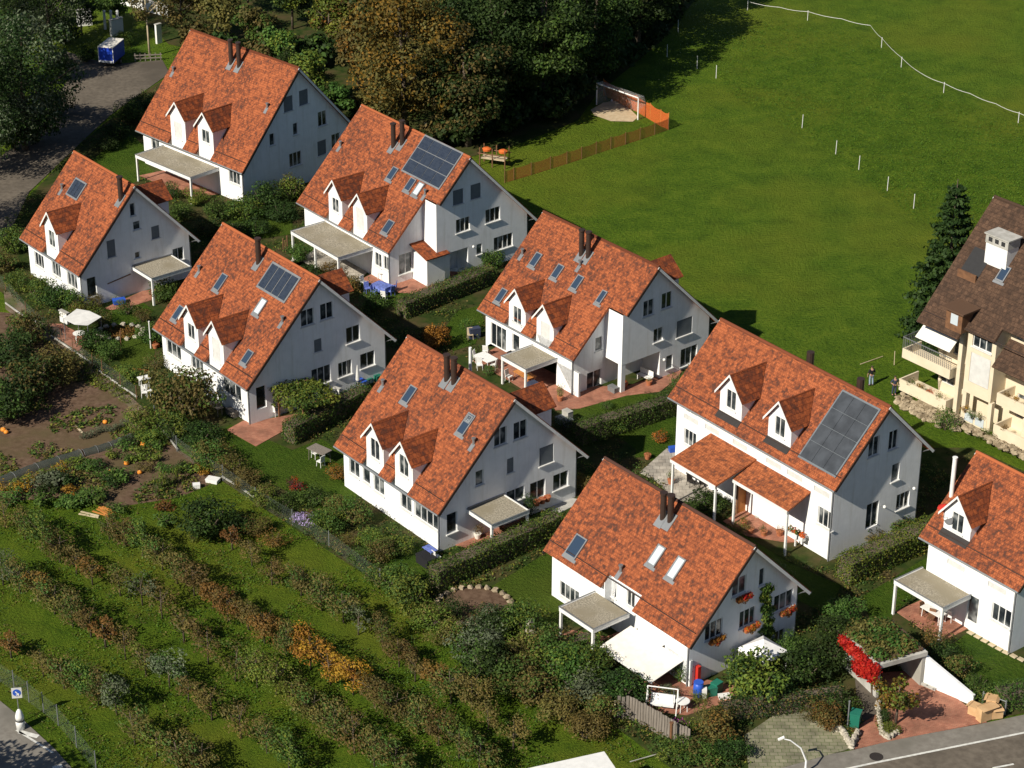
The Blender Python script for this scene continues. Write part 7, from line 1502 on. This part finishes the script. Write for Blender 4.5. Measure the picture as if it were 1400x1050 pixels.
# ------------------------------------------------------------------ roads
bo = thing('traffic_bollard', 'white rounded traffic bollard with sign on the road at lower left', 'bollard', at(28.5, 996, .06)); m = MB(); m.lathe([(.26, 0), (.28, .45), (.27, .62)], n=16); m.build('base', 'white_paint', bo, smooth=True); m = MB(); m.lathe([(.285, .62), (.285, .70)], n=16); m.build('band', 'dark_metal', bo)
m = MB(); m.lathe([(.27, .70), (.26, .95), (.18, 1.25), (.08, 1.42)], n=16); m.build('top', 'white_paint', bo, smooth=True)
sg = thing('traffic_sign', 'grey panel with a round blue arrow sign behind the white bollard', 'sign', at(27.5, 988, .02), R(8)); m = MB(); m.tube([(0, 0, 0), (0, 0, 2.6)], .035, 8); m.build('pole', 'zinc', sg); m = MB(); m.box((0, -.05, 2.25), (.62, .03, .75)); m.build('panel', 'shutter_light', sg)
m = MB(); m.tube([(0, -.068, 2.28), (0, -.082, 2.28)], .25, 20); m.build('disc', 'plastic_blue', sg); m = MB(); m.box((.02, -.092, 2.26), (.07, .01, .3), ry=R(-35)); m.box((.105, -.094, 2.15), (.06, .01, .17), ry=R(5)); m.box((.03, -.096, 2.13), (.17, .01, .06)); m.build('arrow', 'white_paint', sg)
lp = at(1101, 1056, .06); ls = thing('street_lamp', 'pale curved street lamp at the bottom edge of the pavement', 'street lamp', lp); h1 = hit(*q('S', 1298, 735), lp, Vector((0, 1, 0)))-lp
m = MB(); m.tube([(0, 0, 0), (0, 0, h1.z*.35), (h1.x*.25, 0, h1.z*.72), (h1.x*.7, 0, h1.z*.95), (h1.x, 0, h1.z)], [.08, .065, .05, .04, .035], 8); m.build('pole', 'cloth_white', ls); m = MB(); m.box((h1.x*1.08, 0, h1.z+.03), (.42, .16, .09), ry=-.5 if h1.x < 0 else .5); m.build('lamp_head', 'white_paint', ls)
# truck at the bottom edge
tk = thing('box_truck', 'white box truck roof cut by the bottom edge of the frame', 'truck', at(*q('S', 440, 797), 3.1)+Vector((0, 0, -3.1)), R(20.5))
m = MB(); m.bx(-7.0, 0, -2.4, 0, 1.0, 3.02); m.build('box_body', 'white_paint', tk); m = MB(); m.slab([(-7.03, -2.43), (.03, -2.43), (.03, .03), (-7.03, .03)], lambda a, b, h: Vector((a, b, 3.10+h)), .08); m.build('box_roof', 'white_paint', tk); m = MB(); m.bx(-7.05, .05, -2.45, -2.38, 2.98, 3.16); m.build('roof_rail', 'zinc', tk)
m = MB(); m.box((-8.0, -1.2, 1.5), (1.7, 2.2, 2.0)); cb = m.build('cab', 'white_paint', tk); m = MB(); m.box((-8.87, -1.2, 1.9), (.04, 1.9, .8)); m.build('windscreen', 'glass', cb); m = MB(); m.bx(-8.6, -.1, -2.0, -.4, .55, .99); m.build('chassis', 'dark_metal', tk)
for a in (-7.8, -1.6, -2.7):
    for b in (-2.25, -.15): m = MB(); m.tube([(a, b-.13, .48), (a, b+.13, .48)], .48, 16); m.build('wheel', 'rubber', tk)
# trees outside the frame whose shade falls into it
tree((-150, 1150), 4.0, 9, 'dg', 'tree beyond the lower left corner that shades the road', name='broadleaf_tree', n=5000, leaf=.4, k=30, trunk=.3)
# wood edge understory
for i, (x, y, r, k, s2) in enumerate([(500, 160, 1.8, 'ol', 'autumn'), (530, 200, 1.8, 'dg', 'mg'), (590, 205, 1.7, 'dg', 'ol'), (620, 195, 2.2, 'dg', None), (655, 185, 2.2, 'dg', None), (690, 180, 2.2, 'dg', 'mg'), (722, 165, 2.2, 'dg', None), (757, 162, 2.2, 'dg', 'mg'), (785, 140, 2.0, 'dg', None), (820, 105, 2.4, 'dg', None), (850, 85, 2.4, 'dg', None), (880, 60, 2.4, 'dg', None), (905, 35, 2.4, 'dg', None), (700, 140, 2.4, 'dg', None), (760, 120, 2.4, 'dg', None), (640, 150, 2.4, 'dg', None), (800, 85, 2.4, 'dg', None), (560, 140, 2.4, 'ol', None), (505, 90, 2.4, 'dg', None), (480, 60, 2.2, 'ol', None), (430, 90, 2.2, 'dg', 'mg'), (840, 40, 2.4, 'dg', None), (350, 100, 2.2, 'dg', 'ol'), (310, 85, 2.0, 'dg', None), (270, 70, 2.0, 'ol', None)]):
    shrub((x, y), r*1.1, r*1.6, k, '%s undergrowth bush, %s along the foot of the wood from its left end' % (KN.get(k, k), (ORD+[o+' extra' for o in ORD])[i]) if i < 17 else '%s undergrowth bush in the wood interior, %s from the goal side' % (KN.get(k, k), ORD[i-17]), n=1500, leaf=.30, second=s2, group='undergrowth of the wood', k=16, var=1)
# ground cover that nobody could count
def cover(name, polys, n, leaf, pals, seed, label, h=.18, avoid=(), clump=.0):
    g = random.Random(seed); gn = np.random.default_rng(seed); blobs = []; P = []
    def inside(p, poly):
        c = False; j = len(poly)-1
        for i in range(len(poly)):
            if (poly[i][1] > p[1]) != (poly[j][1] > p[1]) and p[0] < (poly[j][0]-poly[i][0])*(p[1]-poly[i][1])/(poly[j][1]-poly[i][1])+poly[i][0]: c = not c
            j = i
        return c
    xs = [p[0] for po in polys for p in po]; ys = [p[1] for po in polys for p in po]
    while len(P) < n:
        p = (g.uniform(max(-20, min(xs)), min(1420, max(xs))), g.uniform(max(-10, min(ys)), min(1070, max(ys))))
        if any(inside(p, po) for po in polys) and not any(inside(p, po) for po in avoid):
            w_ = at(*p, 0)
            if math.sin(w_.x*.9+2*math.sin(w_.y*.5))+math.sin(w_.y*.8+w_.x*.33) > -clump: P.append((w_.x, w_.y))
    P = np.array(P); m_ = 7; N_ = n*m_; XY = np.repeat(P, m_, 0)+gn.normal(size=(N_, 2))*.16; Z = np.abs(gn.normal(size=N_))*h+.05
    C3 = np.column_stack([XY, Z]); nr = gn.normal(size=(N_, 3)); nr[:, 2] = np.abs(nr[:, 2])+.6; nr /= np.linalg.norm(nr, axis=1)[:, None]
    t = np.cross(nr, gn.normal(size=(N_, 3))); t /= np.linalg.norm(t, axis=1)[:, None]; b = np.cross(nr, t); s = leaf*(.6+.8*gn.random(N_))[:, None]
    V = np.stack([C3+t*s*.5, C3+b*s*.3, C3-t*s*.5, C3-b*s*.3], 1).reshape(-1, 3); V[:, 2] = np.maximum(V[:, 2], .045)
    me = bpy.data.meshes.new(name); me.vertices.add(4*N_); me.vertices.foreach_set('co', V.astype(np.float32).ravel()); me.loops.add(4*N_); me.loops.foreach_set('vertex_index', np.arange(4*N_, dtype=np.int32))
    me.polygons.add(N_); me.polygons.foreach_set('loop_start', np.arange(0, 4*N_, 4, dtype=np.int32)); me.polygons.foreach_set('loop_total', np.full(N_, 4, dtype=np.int32))
    Cs = np.array([PAL[k] for k in pals]); ki = np.repeat(gn.integers(0, len(pals), n), m_); fi = gn.integers(0, 3, N_); c = Cs[ki, fi]
    cc = np.ones((4*N_, 4), np.float32); cc[:, :3] = np.repeat(c, 4, 0); me.color_attributes.new('Col', 'FLOAT_COLOR', 'CORNER').data.foreach_set('color', cc.ravel()); me.materials.append(M['leaves']); me.update(calc_edges=True)
    o = bpy.data.objects.new(name, me); COL.objects.link(o); tag(o, label, kind='stuff'); return o
HBOX = []
for h in (hA, hB, hC, hD, hM, hE, hF, hG, hJ): HBOX.append([tuple(h.mw @ Vector((x, y, 0)))[:2] for x, y in ((h.xl-.3, h.yf-.3), (h.xr+.3, h.yf-.3), (h.xr+.3, h.yr+.3), (h.xl-.3, h.yr+.3))])
def w2p(x, y):
    v = RC.transposed() @ (Vector((x, y, 0))-Vector((0, 0, CAMH))); return (700+v.x/-v.z*FPX, 525-v.y/-v.z*FPX)
HPX = [[w2p(*p) for p in b] for b in HBOX]
GPOLY = [(0, 398), (10, 300), (100, 205), (190, 130), (300, 60), (420, 100), (500, 150), (650, 240), (730, 296), (900, 390), (1000, 450), (1130, 530), (1250, 612), (1420, 650), (1420, 965), (1330, 985), (1160, 1018), (1020, 1050), (930, 1050), (830, 985), (600, 860), (520, 800), (300, 655), (190, 560), (60, 450)]
cover('ground_cover', [GPOLY], 11000, .16, ['mg', 'ol', 'dg', 'yg', 'br', 'mg'], 3, 'low leafy ground cover and weeds filling the beds between lawns and terraces', .2, SHEETS+HPX, .35)
OPOLY = [(-20, 690), (100, 682), (150, 695), (240, 682), (300, 655), (520, 802), (600, 862), (830, 987), (900, 1060), (-20, 1070)]
cover('grass', [OPOLY], 6500, .12, ['grs', 'grs', 'ol', 'grs', 'mg'], 5, 'tufted grass between the orchard rows', .05, [[(-20, 925), (25, 960), (75, 1005), (135, 1070), (-20, 1070)]], .5)
cover('weeds', [[(-20, 440), (60, 440), (187, 548), (240, 615), (300, 652), (245, 680), (150, 693), (100, 680), (-20, 688)]], 1300, .22, ['mg', 'yg', 'ol'], 6, 'weeds and small seedlings scattered over the brown vegetable plots', .08, [], -.2)
cover('meadow_tufts', [[(960, 60), (1060, 25), (1200, 55), (1260, 120), (1420, 180), (1420, 340), (1330, 330), (1250, 300), (1140, 215), (1000, 130)]], 7000, .11, ['grs'], 9, 'coarser uncut grass tufts in the upper right of the meadow', .04, [], 2.5)
# ------------------------------------------------------------------ light, world
az = R(44.8); el = R(37.5)
sd = bpy.data.lights.new('sun', 'SUN'); sun = bpy.data.objects.new('sun', sd); COL.objects.link(sun)
sd.energy = 5.0; sd.angle = R(.5); sd.color = (1, .925, .79)
sun.rotation_euler = Vector((math.cos(az)*math.cos(el), math.sin(az)*math.cos(el), -math.sin(el))).to_track_quat('-Z', 'Y').to_euler()
sun.location = (-60, 60, 90)
w = bpy.data.worlds.new('World'); S.world = w; w.use_nodes = True; nt = w.node_tree
sk = nt.nodes.new('ShaderNodeTexSky'); sk.sky_type = 'NISHITA'; sk.sun_disc = False
sk.sun_elevation = el; sk.sun_rotation = R(225.2); sk.altitude = 400; sk.ozone_density = 3.5
bg = nt.nodes['Background']; bg.inputs['Strength'].default_value = .050
nt.links.new(sk.outputs[0], bg.inputs['Color'])
S.view_settings.view_transform = 'Standard'; S.view_settings.look = 'None'; S.view_settings.exposure = .35; S.view_settings.gamma = 1
S.cycles.max_bounces = 6; S.cycles.transparent_max_bounces = 16
